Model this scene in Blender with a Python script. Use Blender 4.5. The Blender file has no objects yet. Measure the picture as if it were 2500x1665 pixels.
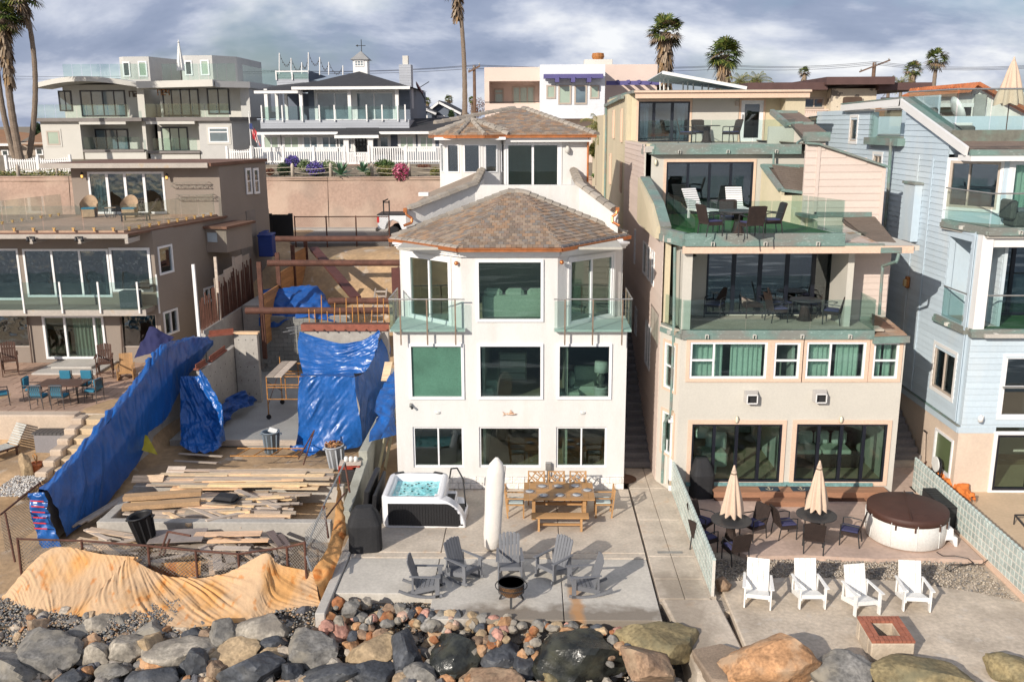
import bpy,bmesh,math,random
from mathutils import Vector,Matrix,noise
sc=bpy.context.scene
C=sc.collection
rad=math.radians
# camera
F,PITCH,YAW,ROLL,CH=2250.0,rad(13.25),rad(1.25),rad(-0.27),11.75
Rz=Matrix.Rotation(YAW,3,'Z')
cf=Rz@Vector((0,math.cos(PITCH),-math.sin(PITCH)))
r1=Rz@Vector((1,0,0));u1=r1.cross(cf)
cr=r1*math.cos(ROLL)+u1*math.sin(ROLL)
cu=-r1*math.sin(ROLL)+u1*math.cos(ROLL)
CO=Vector((0,0,CH))
cam_d=bpy.data.cameras.new('camera');cam=bpy.data.objects.new('camera',cam_d);C.objects.link(cam)
m3=Matrix((cr,cu,-cf)).transposed()
cam.matrix_world=Matrix.Translation(CO)@m3.to_4x4()
cam_d.sensor_width=36;cam_d.lens=F/2500*36;cam_d.clip_end=5000;cam_d.clip_start=0.5
sc.camera=cam
# sun, sky, exposure
SUN_AZ,SUN_EL=rad(54),rad(25)
sd=Vector((math.cos(SUN_AZ)*math.cos(SUN_EL),math.sin(SUN_AZ)*math.cos(SUN_EL),-math.sin(SUN_EL)))
sun_d=bpy.data.lights.new('sun','SUN');sun_d.energy=5.0;sun_d.angle=rad(0.5);sun_d.color=(1,0.92,0.81)
sun=bpy.data.objects.new('sun',sun_d);C.objects.link(sun);sun.location=(-30,-30,40)
sun.rotation_euler=(-sd).to_track_quat('Z','Y').to_euler()
w=bpy.data.worlds.new('World');sc.world=w;w.use_nodes=True
nt=w.node_tree;nt.nodes.clear()
def N(nt,t,**k):
    n=nt.nodes.new(t)
    for a,b in k.items():
        if a[0]=='i' and a[1:].isdigit():n.inputs[int(a[1:])].default_value=b
        else:setattr(n,a,b)
    return n
L=nt.links.new
sky=N(nt,'ShaderNodeTexSky',sky_type='NISHITA',sun_disc=False,sun_elevation=SUN_EL,altitude=0,air_density=1.0,dust_density=1.0,ozone_density=1.5)
sky.sun_rotation=math.atan2(-sd.x,-sd.y)
tc=N(nt,'ShaderNodeTexCoord');sep=N(nt,'ShaderNodeSeparateXYZ');L(tc.outputs['Generated'],sep.inputs[0])
zz=N(nt,'ShaderNodeMath',operation='ADD',i1=0.42);L(sep.outputs[2],zz.inputs[0])
zm=N(nt,'ShaderNodeMath',operation='MAXIMUM',i1=0.05);L(zz.outputs[0],zm.inputs[0])
dv=N(nt,'ShaderNodeVectorMath',operation='DIVIDE');L(tc.outputs['Generated'],dv.inputs[0])
cb=N(nt,'ShaderNodeCombineXYZ');[L(zm.outputs[0],cb.inputs[i])for i in range(3)];L(cb.outputs[0],dv.inputs[1])
def cloudnoise(scale,det,off,stretch=(1,1,0.0)):
    mp=N(nt,'ShaderNodeMapping');mp.inputs['Location'].default_value=off;mp.inputs['Scale'].default_value=stretch
    L(dv.outputs[0],mp.inputs[0])
    n=N(nt,'ShaderNodeTexNoise');n.inputs['Scale'].default_value=scale;n.inputs['Detail'].default_value=det
    n.inputs['Roughness'].default_value=.56;n.inputs['Distortion'].default_value=.25
    L(mp.outputs[0],n.inputs[0]);return n
def ramp(nt,src,stops):
    r=nt.nodes.new('ShaderNodeValToRGB');e=r.color_ramp.elements
    while len(e)<len(stops):e.new(.5)
    for el,(p,c)in zip(e,stops):el.position=p;el.color=(*c,1)if len(c)==3 else c
    nt.links.new(src,r.inputs[0]);return r
n1=cloudnoise(2.0,7,(3.1,1.7,0),(.8,1.1,0));n2=cloudnoise(1.6,5,(7.3,2.2,0))
ccol=ramp(nt,n1.outputs[0],[(.36,(3.5,4.3,6.4)),(.46,(5.2,6.0,8.2)),(.52,(9.0,9.6,11.4)),(.60,(14.5,14.6,14.9))])
cmask=ramp(nt,n2.outputs[0],[(.36,(.1,.1,.1)),(.50,(1,1,1))])
cvol=N(nt,'ShaderNodeMath',operation='MULTIPLY',i1=.9);L(cmask.outputs[0],cvol.inputs[0])
sbl=N(nt,'ShaderNodeMixRGB',blend_type='MULTIPLY');sbl.inputs[0].default_value=1;sbl.inputs[2].default_value=(.95,1.0,1.15,1);L(sky.outputs[0],sbl.inputs[1])
mx=N(nt,'ShaderNodeMixRGB');L(cvol.outputs[0],mx.inputs[0]);L(sbl.outputs[0],mx.inputs[1]);L(ccol.outputs[0],mx.inputs[2])
bg=N(nt,'ShaderNodeBackground');bg.inputs[1].default_value=0.070;L(mx.outputs[0],bg.inputs[0])
wo=N(nt,'ShaderNodeOutputWorld');L(bg.outputs[0],wo.inputs[0])
sc.view_settings.view_transform='Standard';sc.view_settings.look='None';sc.view_settings.gamma=1
sc.view_settings.exposure=0.0;sc.view_settings.use_curve_mapping=False
sc.render.engine='CYCLES'
sc.cycles.transparent_max_bounces=16
# measuring helpers: photograph pixel -> point on a real plane
RX=(0,600,1200,1800);RY={'a':0,'b':380,'c':780,'d':1185}
def q(r,x,y):return(RX[int(r[1])-1]+x/3.267,RY[r[0]]+y/3.267)if r else(x,y)
def ray(px,py):return cf+cr*((px-1250)/F)+cu*((832.5-py)/F)
def G(r,x,y,z=0.0):
    d=ray(*q(r,x,y));return CO+d*((z-CH)/d.z)
def P(r,x,y,Y):
    d=ray(*q(r,x,y));return CO+d*(Y/d.y)
# materials
MATS={}
def mat(name,col,rough=.7,var=.12,vs=1.5,fine=.08,fs=18,bump=0.0,bs=30,metal=0,spec=.4,rnd=0.0,hue=0.0,
        stain=None,ss=.8,samt=.5,island=0,isl_cols=None,stretch=None,emis=None,coat=0):
    if name in MATS:return MATS[name]
    m=bpy.data.materials.new(name);m.use_nodes=True;t=m.node_tree;b=t.nodes['Principled BSDF'];K=t.links.new
    b.inputs['Roughness'].default_value=rough;b.inputs['Metallic'].default_value=metal
    b.inputs['Specular IOR Level'].default_value=spec
    if coat:b.inputs['Coat Weight'].default_value=coat;b.inputs['Coat Roughness'].default_value=.15
    geo=N(t,'ShaderNodeNewGeometry');vec=geo.outputs['Position']
    if stretch:
        mp=N(t,'ShaderNodeMapping');mp.inputs['Scale'].default_value=stretch;K(vec,mp.inputs[0]);vec=mp.outputs[0]
    def noi(s,d=3):
        n=N(t,'ShaderNodeTexNoise');n.inputs['Scale'].default_value=s;n.inputs['Detail'].default_value=d;K(vec,n.inputs[0]);return n
    cur=None
    base=N(t,'ShaderNodeRGB');base.outputs[0].default_value=(*col,1);cur=base.outputs[0]
    if isl_cols:
        oi=N(t,'ShaderNodeObjectInfo')
        rp=ramp(t,geo.outputs['Random Per Island']if island else oi.outputs['Random'],[(i/len(isl_cols),c)for i,c in enumerate(isl_cols)])
        rp.color_ramp.interpolation='CONSTANT';cur=rp.outputs[0]
    def scale_by(cur,src,lo,hi,smin=.3,smax=.7):
        mr=N(t,'ShaderNodeMapRange');mr.inputs[1].default_value=smin;mr.inputs[2].default_value=smax
        mr.inputs[3].default_value=lo;mr.inputs[4].default_value=hi;K(src,mr.inputs[0])
        hs=N(t,'ShaderNodeVectorMath',operation='SCALE');K(cur,hs.inputs[0]);K(mr.outputs[0],hs.inputs['Scale']);return hs.outputs[0]
    if var:cur=scale_by(cur,noi(vs,4).outputs[0],1-var,1+var)
    if fine:cur=scale_by(cur,noi(fs,3).outputs[0],1-fine,1+fine)
    if rnd or hue:
        oi=N(t,'ShaderNodeObjectInfo');src=geo.outputs['Random Per Island']if island else oi.outputs['Random']
        if rnd:cur=scale_by(cur,src,1-rnd,1+rnd,0,1)
        if hue:
            wn=N(t,'ShaderNodeTexWhiteNoise',noise_dimensions='1D');K(src,wn.inputs['W'])
            hs=N(t,'ShaderNodeHueSaturation');K(cur,hs.inputs['Color'])
            mr=N(t,'ShaderNodeMapRange');mr.inputs[3].default_value=.5-hue;mr.inputs[4].default_value=.5+hue;K(wn.outputs[0],mr.inputs[0]);K(mr.outputs[0],hs.inputs['Hue'])
            mr2=N(t,'ShaderNodeMapRange');mr2.inputs[3].default_value=.6;mr2.inputs[4].default_value=1.3;K(src,mr2.inputs[0]);K(mr2.outputs[0],hs.inputs['Saturation']);cur=hs.outputs[0]
    if stain:
        for i,(sc_,lo,hi,c,a)in enumerate(stain):
            rp=ramp(t,noi(sc_,5).outputs[0],[(lo,(0,0,0)),(hi,(a,a,a))])
            mxn=N(t,'ShaderNodeMixRGB');K(rp.outputs[0],mxn.inputs[0]);K(cur,mxn.inputs[1]);mxn.inputs[2].default_value=(*c,1);cur=mxn.outputs[0]
    K(cur,b.inputs['Base Color'])
    if bump:
        bp=N(t,'ShaderNodeBump');bp.inputs['Strength'].default_value=bump;bp.inputs['Distance'].default_value=.03
        K(noi(bs,9 if 'rock' in name else 4).outputs[0],bp.inputs['Height']);K(bp.outputs[0],b.inputs['Normal'])
    if emis:b.inputs['Emission Color'].default_value=(*emis[0],1);b.inputs['Emission Strength'].default_value=emis[1]
    MATS[name]=m;return m
def glassmat(name,tint,refl=.9,f0=.04,rough=.0,wav=0.0,cap=.6):
    if name in MATS:return MATS[name]
    m=bpy.data.materials.new(name);m.use_nodes=True;t=m.node_tree;t.nodes.clear();K=t.links.new
    o=N(t,'ShaderNodeOutputMaterial');tr=N(t,'ShaderNodeBsdfTransparent');tr.inputs[0].default_value=(*tint,1)
    gl=N(t,'ShaderNodeBsdfGlossy');gl.inputs['Roughness'].default_value=rough;gl.inputs[0].default_value=(refl,refl,refl,1)
    lw=N(t,'ShaderNodeFresnel',i0=1.5);mr=N(t,'ShaderNodeMath',operation='ADD',i1=f0,use_clamp=True);K(lw.outputs[0],mr.inputs[0]);mc=N(t,'ShaderNodeMath',operation='MINIMUM',i1=cap);K(mr.outputs[0],mc.inputs[0]);mr=mc
    if wav:
        ge=N(t,'ShaderNodeNewGeometry');n=N(t,'ShaderNodeTexNoise');n.inputs['Scale'].default_value=1.2;K(ge.outputs['Position'],n.inputs[0])
        bp=N(t,'ShaderNodeBump');bp.inputs['Strength'].default_value=wav;bp.inputs['Distance'].default_value=.05;K(n.outputs[0],bp.inputs['Height']);K(bp.outputs[0],gl.inputs['Normal'])
    mx=N(t,'ShaderNodeMixShader');K(mr.outputs[0],mx.inputs[0]);K(tr.outputs[0],mx.inputs[1]);K(gl.outputs[0],mx.inputs[2]);K(mx.outputs[0],o.inputs[0])
    MATS[name]=m;return m
# geometry
class Fr:
    def __init__(s,ox,oy,ang=0):
        s.o=Vector((ox,oy,0));a=rad(ang);s.ang=a
        s.U=Vector((math.cos(a),math.sin(a),0));s.N=Vector((math.sin(a),-math.cos(a),0))
    def pt(s,u,n,z):return s.o+s.U*u+s.N*n+Vector((0,0,z))
    def pix(s,r,x,y):
        d=ray(*q(r,x,y));t=(s.o-CO).dot(s.N)/d.dot(s.N);p=CO+d*t
        return(p-s.o).dot(s.U),p.z
    def rect(s,r,x0,y0,x1,y1,r2=None):
        a=s.pix(r,x0,y0);b=s.pix(r2 or r,x1,y1);c=s.pix(r,x0,y1);d=s.pix(r2 or r,x1,y0)
        return((a[0]+c[0])/2,(b[0]+d[0])/2,(b[1]+c[1])/2,(a[1]+d[1])/2)
def FY(Y):return Fr(0,Y,0)
class MB:
    def __init__(s):s.v=[];s.f=[]
    def add(s,vs,fs):
        k=len(s.v);s.v+=[tuple(v)for v in vs];s.f+=[tuple(i+k for i in f)for f in fs];return s
    def hexa(s,p):return s.add(p,[(0,3,2,1),(4,5,6,7),(0,1,5,4),(1,2,6,5),(2,3,7,6),(3,0,4,7)])
    def box(s,x0,x1,y0,y1,z0,z1):
        return s.hexa([(x0,y0,z0),(x1,y0,z0),(x1,y1,z0),(x0,y1,z0),(x0,y0,z1),(x1,y0,z1),(x1,y1,z1),(x0,y1,z1)])
    def fbox(s,fr,u0,u1,n0,n1,z0,z1):
        return s.hexa([fr.pt(u0,n1,z0),fr.pt(u1,n1,z0),fr.pt(u1,n0,z0),fr.pt(u0,n0,z0),fr.pt(u0,n1,z1),fr.pt(u1,n1,z1),fr.pt(u1,n0,z1),fr.pt(u0,n0,z1)])
    def ob(s,c,size,rx=0,ry=0,rz=0):
        M=Matrix.Translation(c)@Matrix.Rotation(rz,4,'Z')@Matrix.Rotation(ry,4,'Y')@Matrix.Rotation(rx,4,'X')
        a,b,d=[k/2 for k in size]
        return s.hexa([M@Vector(p)for p in[(-a,-b,-d),(a,-b,-d),(a,b,-d),(-a,b,-d),(-a,-b,d),(a,-b,d),(a,b,d),(-a,b,d)]])
    def beam(s,p0,p1,w,h,up=(0,0,1)):
        p0=Vector(p0);p1=Vector(p1);d=(p1-p0).normalized();up=Vector(up)
        if abs(d.dot(up))>.98:up=Vector((0,1,0))
        r=d.cross(up).normalized()*w/2;u=r.cross(d).normalized()*h/2
        return s.hexa([p0-r-u,p0+r-u,p1+r-u,p1-r-u,p0-r+u,p0+r+u,p1+r+u,p1-r+u])
    def tube(s,p0,p1,r,n=8,r2=None):
        p0=Vector(p0);p1=Vector(p1);d=(p1-p0)
        if d.length<1e-6:return s
        d.normalize();a=d.orthogonal().normalized();b=d.cross(a);r2=r if r2 is None else r2
        vs=[p0+(a*math.cos(2*math.pi*i/n)+b*math.sin(2*math.pi*i/n))*r for i in range(n)]+[p1+(a*math.cos(2*math.pi*i/n)+b*math.sin(2*math.pi*i/n))*r2 for i in range(n)]
        return s.add(vs,[(i,(i+1)%n,n+(i+1)%n,n+i)for i in range(n)]+[tuple(range(n))[::-1],tuple(range(n,2*n))])
    def path(s,pts,r,n=6):
        for a,b in zip(pts[:-1],pts[1:]):s.tube(a,b,r,n)
        return s
    def prism(s,poly,vec):
        n=len(poly);vec=Vector(vec);a=[Vector(p)for p in poly]
        return s.add(a+[p+vec for p in a],[tuple(range(n))[::-1],tuple(range(n,2*n))]+[(i,(i+1)%n,n+(i+1)%n,n+i)for i in range(n)])
    def lathe(s,prof,c=(0,0,0),n=20,sx=1,sy=1):
        k=len(prof);vs=[]
        for r,z in prof:vs+=[(c[0]+r*sx*math.cos(2*math.pi*i/n),c[1]+r*sy*math.sin(2*math.pi*i/n),c[2]+z)for i in range(n)]
        fs=[(j*n+i,j*n+(i+1)%n,(j+1)*n+(i+1)%n,(j+1)*n+i)for j in range(k-1)for i in range(n)]
        if prof[0][0]>1e-4:fs.append(tuple(range(n))[::-1])
        if prof[-1][0]>1e-4:fs.append(tuple(range((k-1)*n,k*n)))
        return s.add(vs,fs)
    def grid(s,fn,nu,nv):
        k=[(fn(i/nu,j/nv))for j in range(nv+1)for i in range(nu+1)]
        return s.add(k,[(j*(nu+1)+i,j*(nu+1)+i+1,(j+1)*(nu+1)+i+1,(j+1)*(nu+1)+i)for j in range(nv)for i in range(nu)])
    def merge(s,o):return s.add(o.v,o.f)
    def xf(s,M):s.v=[tuple(M@Vector(p))for p in s.v];return s
def wloc(o):
    v=Vector((0,0,0))
    while o is not None:v+=o.location;o=o.parent
    return v
def build(mb,name,m,parent=None,smooth=False,bevel=0,kind=None,label=None,cat=None,group=None,loc=None,recalc=False):
    off=wloc(parent)if parent else Vector((0,0,0))
    if loc is not None:off=off+Vector(loc)
    me=bpy.data.meshes.new(name)
    me.from_pydata([(x-off.x,y-off.y,z-off.z)for x,y,z in mb.v],[],mb.f)
    if smooth:me.polygons.foreach_set('use_smooth',[True]*len(me.polygons))
    if bevel or recalc or 'glass' in m.name:
        bm=bmesh.new();bm.from_mesh(me)
        if bevel:
            bmesh.ops.bevel(bm,geom=bm.edges[:],offset=bevel,segments=1,affect='EDGES',clamp_overlap=True)
        bmesh.ops.recalc_face_normals(bm,faces=bm.faces);bm.to_mesh(me);bm.free()
    me.materials.append(m)
    o=bpy.data.objects.new(name,me);C.objects.link(o);o.parent=parent
    if loc is not None:o.location=loc
    if kind:o['kind']=kind
    if label:o['label']=label
    if cat:o['category']=cat
    if group:o['group']=group
    return o
def thing(name,label,cat,loc=(0,0,0),group=None):
    o=bpy.data.objects.new(name,None);C.objects.link(o);o.location=loc;o.empty_display_size=.2
    o['label']=label;o['category']=cat
    if group:o['group']=group
    return o
def dup(root,loc,rz=0,label=None,group=None,scale=None):
    def cp(o,par):
        c=o.copy();C.objects.link(c);c.parent=par
        for ch in o.children:cp(ch,c)
        return c
    r=cp(root,None);r.location=loc;r.rotation_euler=(0,0,rz)
    if label:r['label']=label
    if group:r['group']=group
    if scale:r.scale=(scale,)*3 if isinstance(scale,(int,float))else scale
    return r
def inst(me,name,M,parent,m=None):
    o=bpy.data.objects.new(name,me);C.objects.link(o);o.parent=parent
    o.matrix_local=Matrix.Translation(-wloc(parent))@M if parent else M
    return o
def wall_holes(mb,fr,u0,u1,z0,z1,n0,n1,holes):
    us=sorted({u0,u1,*[min(max(h[i],u0),u1)for h in holes for i in(0,1)]})
    zs=sorted({z0,z1,*[min(max(h[i],z0),z1)for h in holes for i in(2,3)]})
    for a,b in zip(zs[:-1],zs[1:]):
        if b-a<1e-4:continue
        st=None
        for c,d in zip(us[:-1],us[1:]):
            mu,mz=(c+d)/2,(a+b)/2
            solid=not any(h[0]<mu<h[1]and h[2]<mz<h[3]for h in holes)
            if solid and st is None:st=c
            if not solid and st is not None:mb.fbox(fr,st,c,n0,n1,a,b);st=None
        if st is not None:mb.fbox(fr,st,us[-1],n0,n1,a,b)
    return mb
def window(par,fr,rect,fm,gm,cols=(),rows=None,fw=.07,bw=.05,proud=.02,deep=.07,name='window',trim=None,tw=.1,td=.04,label=None,curtain=None,gn=-.03):
    u0,u1,z0,z1=rect
    mb=MB()
    for a,b,c,d in((u0,u1,z1-fw,z1),(u0,u1,z0,z0+fw),(u0,u0+fw,z0+fw,z1-fw),(u1-fw,u1,z0+fw,z1-fw)):
        mb.fbox(fr,a,b,-deep,proud,c,d)
    o=build(mb,name,fm,par,label=label)
    if trim:
        t=MB()
        for a,b,c,d in((u0-tw,u1+tw,z1,z1+tw),(u0-tw,u1+tw,z0-tw,z0),(u0-tw,u0,z0,z1),(u1,u1+tw,z0,z1)):
            t.fbox(fr,a,b,0.002,td,c,d)
        build(t,'trim',trim,o)
    ed=[u0+fw]+[u0+(u1-u0)*c for c in cols]+[u1-fw]
    for i in range(len(ed)-1):
        a=ed[i]+(bw/2 if i else 0);b=ed[i+1]-(bw/2 if i<len(ed)-2 else 0)
        if i:build(MB().fbox(fr,ed[i]-bw/2,ed[i]+bw/2,-deep+.01,proud-.004,z0+fw,z1-fw),'mullion',fm,o)
        rr=(rows or{}).get(i,())if isinstance(rows,dict)or rows is None else rows
        ez=[z0+fw]+[z0+(z1-z0)*c for c in rr]+[z1-fw]
        for j in range(len(ez)-1):
            c=ez[j]+(bw/2 if j else 0);d=ez[j+1]-(bw/2 if j<len(ez)-2 else 0)
            if j:build(MB().fbox(fr,a,b,-deep+.012,proud-.006,ez[j]-bw/2,ez[j]+bw/2),'muntin',fm,o)
            build(MB().fbox(fr,a,b,gn-.008,gn,c,d),'pane',gm,o)
    return o
def curtain(par,fr,u0,u1,z0,z1,n,m,amp=.04,wl=.16):
    nu=max(8,int((u1-u0)/wl*8));mb=MB()
    mb.grid(lambda s,t:fr.pt(u0+(u1-u0)*s,n+amp*math.sin(s*(u1-u0)/wl*6.28+.7*math.sin(s*9)),z0+(z1-z0)*t),nu,2)
    return build(mb,'curtain',m,par,smooth=True)
def clip_u(poly,z):
    xs=[]
    for(a,b),(c,d)in zip(poly,poly[1:]+poly[:1]):
        if(b-z)*(d-z)<=0 and abs(b-d)>1e-9:xs.append(a+(c-a)*(z-b)/(d-b))
    return(min(xs),max(xs))if len(xs)>=2 else None
def siding(par,fr,poly,bh,m,holes=(),n0=.0,proud=.03,name='siding_board'):
    z=min(p[1]for p in poly);top=max(p[1]for p in poly)
    while z<top-.02:
        zt=min(z+bh,top);mz=(z+zt)/2
        e=clip_u(poly,mz)
        if e:
            segs=[e]
            for h in holes:
                if h[2]<mz<h[3]:
                    ns=[]
                    for a,b in segs:
                        if h[0]>a:ns.append((a,min(b,h[0])))
                        if h[1]<b:ns.append((max(a,h[1]),b))
                    segs=[x for x in ns if x[1]-x[0]>.03]
            for a,b in segs:
                mb=MB().hexa([fr.pt(a,n0+proud,z),fr.pt(b,n0+proud,z),fr.pt(b,n0,z),fr.pt(a,n0,z),
                                fr.pt(a,n0+.008,zt),fr.pt(b,n0+.008,zt),fr.pt(b,n0,zt),fr.pt(a,n0,zt)])
                build(mb,name,m,par)
        z+=bh
def poly_clip_line(pts,o,d):
    ts=[]
    n=len(pts)
    for i in range(n):
        a=pts[i];b=pts[(i+1)%n];ex,ey=b[0]-a[0],b[1]-a[1];den=d[0]*ey-d[1]*ex
        if abs(den)<1e-9:continue
        t=((a[0]-o[0])*ey-(a[1]-o[1])*ex)/den;s=((a[0]-o[0])*d[1]-(a[1]-o[1])*d[0])/den
        if-1e-6<=s<=1+1e-6:ts.append(t)
    return(min(ts),max(ts))if len(ts)>=2 else None
TILE={}
def shingles(par,corners,rh,tw,th,m,seed=1,name='roof_tile',maxp=300,jit=.0,stuffname='roof_tiles'):
    """corners: 3D planar convex polygon, first edge = eave (left to right seen from outside)"""
    rnd=random.Random(seed)
    c=[Vector(p)for p in corners];U=(c[1]-c[0]).normalized();Nn=None
    for k in range(2,len(c)):
        nn=U.cross(c[k]-c[0])
        if nn.length>1e-3:Nn=nn.normalized();break
    V=Nn.cross(U)
    p2=[((p-c[0]).dot(U),(p-c[0]).dot(V))for p in c]
    top=max(p[1]for p in p2)
    if 'me' not in TILE:
        me=bpy.data.meshes.new('roof_tile')
        me.from_pydata([(0,0,0),(1,0,0),(1,1,0),(0,1,0),(0,0,1),(1,0,1),(1,1,.35),(0,1,.35)],[],[(0,3,2,1),(4,5,6,7),(0,1,5,4),(1,2,6,5),(2,3,7,6),(3,0,4,7)]);TILE['me']=me
    key=('m',m.name)
    if key not in TILE:me=TILE['me'].copy();me.materials.append(m);TILE[key]=me
    me=TILE[key];R=Matrix((U,V,Nn)).transposed().to_4x4()
    stuff=MB();cnt=0;z=0;row=0
    while z<top-rh*.3:
        e=poly_clip_line(p2,(0,min(z+rh*.35,top-1e-3)),(1,0))
        if e:
            a,b=e;x=math.floor(a/tw)*tw-(tw/2 if row%2 else 0)
            while x<b:
                wdt=tw*(1+jit*rnd.uniform(-1,1))if jit else tw
                x0,x1=max(x,a),min(x+wdt,b)
                if x1-x0>.03:
                    dz=rnd.uniform(0,.012);hh=th*rnd.uniform(.85,1.2);ofs=rnd.uniform(-.015,.015)
                    M=Matrix.Translation(c[0]+U*(x0+.004)+V*(z+ofs)+Nn*(.002+dz*.3))@R@Matrix.Diagonal((x1-x0-.008,rh*1.25,hh,1))
                    if cnt<maxp:inst(me,name,M,par)
                    else:stuff.add([M@v.co for v in me.vertices],[tuple(pp.vertices)for pp in me.polygons])
                    cnt+=1
                x+=wdt
        z+=rh;row+=1
    if stuff.v:build(stuff,stuffname,m,par,kind='stuff')
def cloth(par,name,rows,nu,nv,m,amp=.04,fs=3.0,seed=0,dirv=None,label=None,kind=None,thick=0,lin=False,pw=None,**kw):
    """surface through a grid of control points (rows of equal length), Catmull-Rom, with wrinkles"""
    def cr1(P_,t):
        n=len(P_)-1;x=min(t*n,n-1e-6);i=int(x);f=x-i
        if lin:return P_[i].lerp(P_[i+1],f)
        a,b,c_,d=P_[max(i-1,0)],P_[i],P_[i+1],P_[min(i+2,n)]
        return .5*((2*b)+(c_-a)*f+(2*a-5*b+4*c_-d)*f*f+(3*b-a-3*c_+d)*f**3)
    R_=[[Vector(p)for p in r]for r in rows]
    def S(u,v):return cr1([cr1(r,u)for r in R_],v)
    mb=MB();pts=[]
    for j in range(nv+1):
        for i in range(nu+1):
            u,v=i/nu,j/nv;p=S(u,v)
            du=S(min(u+.01,1),v)-S(max(u-.01,0),v);dv_=S(u,min(v+.01,1))-S(u,max(v-.01,0))
            n=du.cross(dv_);n=n.normalized()if n.length>1e-9 else Vector((0,-1,0))
            w_=p*fs+Vector((seed*7.1,0,0))
            if dirv:w_=Vector((w_.x*dirv[0],w_.y*dirv[1],w_.z*dirv[2]))
            d=(abs(noise.noise(w_))-.25)*amp*2+(abs(noise.noise(w_*2.3+Vector((5,5,5))))-.25)*amp
            if pw:d+=pw[3]*max(.12,.5+1.1*noise.noise(Vector((u*5,v*1.5,seed+4))))*(.5-2.2*abs(noise.noise(Vector(((u+pw[2]*v)*pw[0],v*pw[1],seed))))-abs(noise.noise(Vector(((u+pw[2]*v)*pw[0]*2.3,v*pw[1]*1.5,seed+9)))))
            mb.v.append(tuple(p+n*d))
    mb.f=[(j*(nu+1)+i,j*(nu+1)+i+1,(j+1)*(nu+1)+i+1,(j+1)*(nu+1)+i)for j in range(nv)for i in range(nu)]
    return build(mb,name,m,par,smooth=True,label=label,kind=kind,**kw)
# palette
white_st=mat('white_stucco',(.67,.655,.635),.8,.05,.9,.03,25,.35,60,stain=[(1.6,.52,.78,(.50,.42,.34),.28)],stretch=(1.4,1.4,.3))
white_pt=mat('white_paint',(.76,.75,.74),.45,.03,1,.02)
white_fr=mat('white_vinyl',(.76,.76,.77),.35,.02)
tan_st=mat('tan_stucco',(.555,.525,.465),.85,.05,.5,.04,22,.25,70)
yel_st=mat('yellow_stucco',(.60,.52,.37),.85,.08,.4,.04,22,.25,60,stain=[(.8,.5,.75,(.35,.36,.22),.35)],stretch=(1,1,.35))
pink_sd=mat('pink_siding',(.62,.51,.45),.7,.04,.5,.03,14,.1,40,rnd=.04)
blue_sd=mat('blue_siding',(.49,.58,.65),.7,.05,.5,.03,14,.1,40,rnd=.05,stain=[(.7,.52,.8,(.66,.64,.58),.55)],stretch=(1,1,.4))
blue_dk=mat('slate_siding',(.13,.155,.20),.7,.05,.5,.03,rnd=.06)
gray_sd=mat('pale_grey_siding',(.36,.38,.42),.7,.05,.5,.03,rnd=.05)
gray_st=mat('grey_stucco',(.27,.225,.19),.9,.06,.5,.06,20,.3,60)
cream_st=mat('cream_stucco',(.58,.56,.515),.85,.04,.5,.03,20,.2,50)
patina=mat('green_copper',(.165,.245,.22),.6,.12,1.5,.1,18,.1,30,stain=[(.9,.46,.58,(.22,.20,.18),.75),(9,.58,.72,(.40,.50,.46),.45)],stretch=(1,1,2))
peach=mat('peach_trim',(.68,.49,.37),.7,.04)
blk_fr=mat('black_frame',(.012,.014,.022),.3,.05,spec=.5)
brz_fr=mat('beige_frame',(.45,.38,.32),.5,.03)
copper=mat('copper',(.55,.20,.075),.35,.2,4,.1,metal=.6)
rust=mat('rusty_steel',(.10,.042,.028),.75,.3,3,.2,20,.3,40)
rust_lt=mat('orange_rusted_steel',(.42,.19,.05),.7,.3,5,.2,20,.2,40)
steel=mat('galvanised_steel',(.35,.35,.34),.4,.15,5,metal=.6)
dk_metal=mat('dark_metal',(.03,.03,.032),.45,.1)
blackp=mat('black_plastic',(.016,.016,.018),.5,.1)
conc=mat('concrete',(.47,.44,.40),.9,.1,1.2,.08,16,.2,50,stain=[(1.1,.55,.75,(.30,.27,.23),.5)])
conc_dk=mat('weathered_concrete',(.52,.45,.37),.92,.14,1.4,.12,12,.3,40,stain=[(.9,.5,.72,(.36,.3,.24),.5),(2.2,.6,.7,(.5,.28,.12),.25)])
conc_gy=mat('grey_concrete',(.52,.485,.43),.9,.14,.9,.1,14,.25,50,stain=[(1.8,.55,.8,(.34,.31,.28),.4)])
wood_lt=mat('pale_lumber',(.56,.42,.29),.8,.2,2,.2,12,.1,30,rnd=.42,hue=.012,stretch=(.6,6,6))
wood_gy=mat('grey_weathered_wood',(.43,.36,.30),.85,.15,2,.15,14,.1,30,rnd=.25,stretch=(.8,5,5))
teak=mat('teak_wood',(.42,.235,.10),.6,.12,3,.12,20,rnd=.12,stretch=(.6,5,3))
dkwood=mat('dark_stained_wood',(.09,.045,.03),.6,.15,3,.1,rnd=.15)
deckw=mat('redwood_deck',(.33,.17,.10),.65,.12,2,.1,15,rnd=.12,stretch=(.6,6,3))
sand=mat('sand',(.46,.34,.22),.95,.15,.9,.12,9,.6,12,stain=[(.8,.5,.7,(.33,.22,.13),.5)])
dirt=mat('dirt_bank',(.40,.27,.155),.95,.2,.5,.15,5,.7,6,stain=[(.6,.5,.68,(.30,.22,.15),.7),(1.2,.62,.74,(.6,.55,.48),.6)])
asph=mat('asphalt',(.16,.15,.145),.9,.1,.8,.1,30)
turf=mat('artificial_turf',(.025,.11,.025),.95,.1,2,.25,40,.4,80)
rshing=mat('brown_asphalt_shingle',(.15,.115,.095),.9,.1,2,.12,30,isl_cols=[(.13,.10,.085),(.19,.145,.12),(.105,.085,.075),(.165,.13,.105)])
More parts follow.
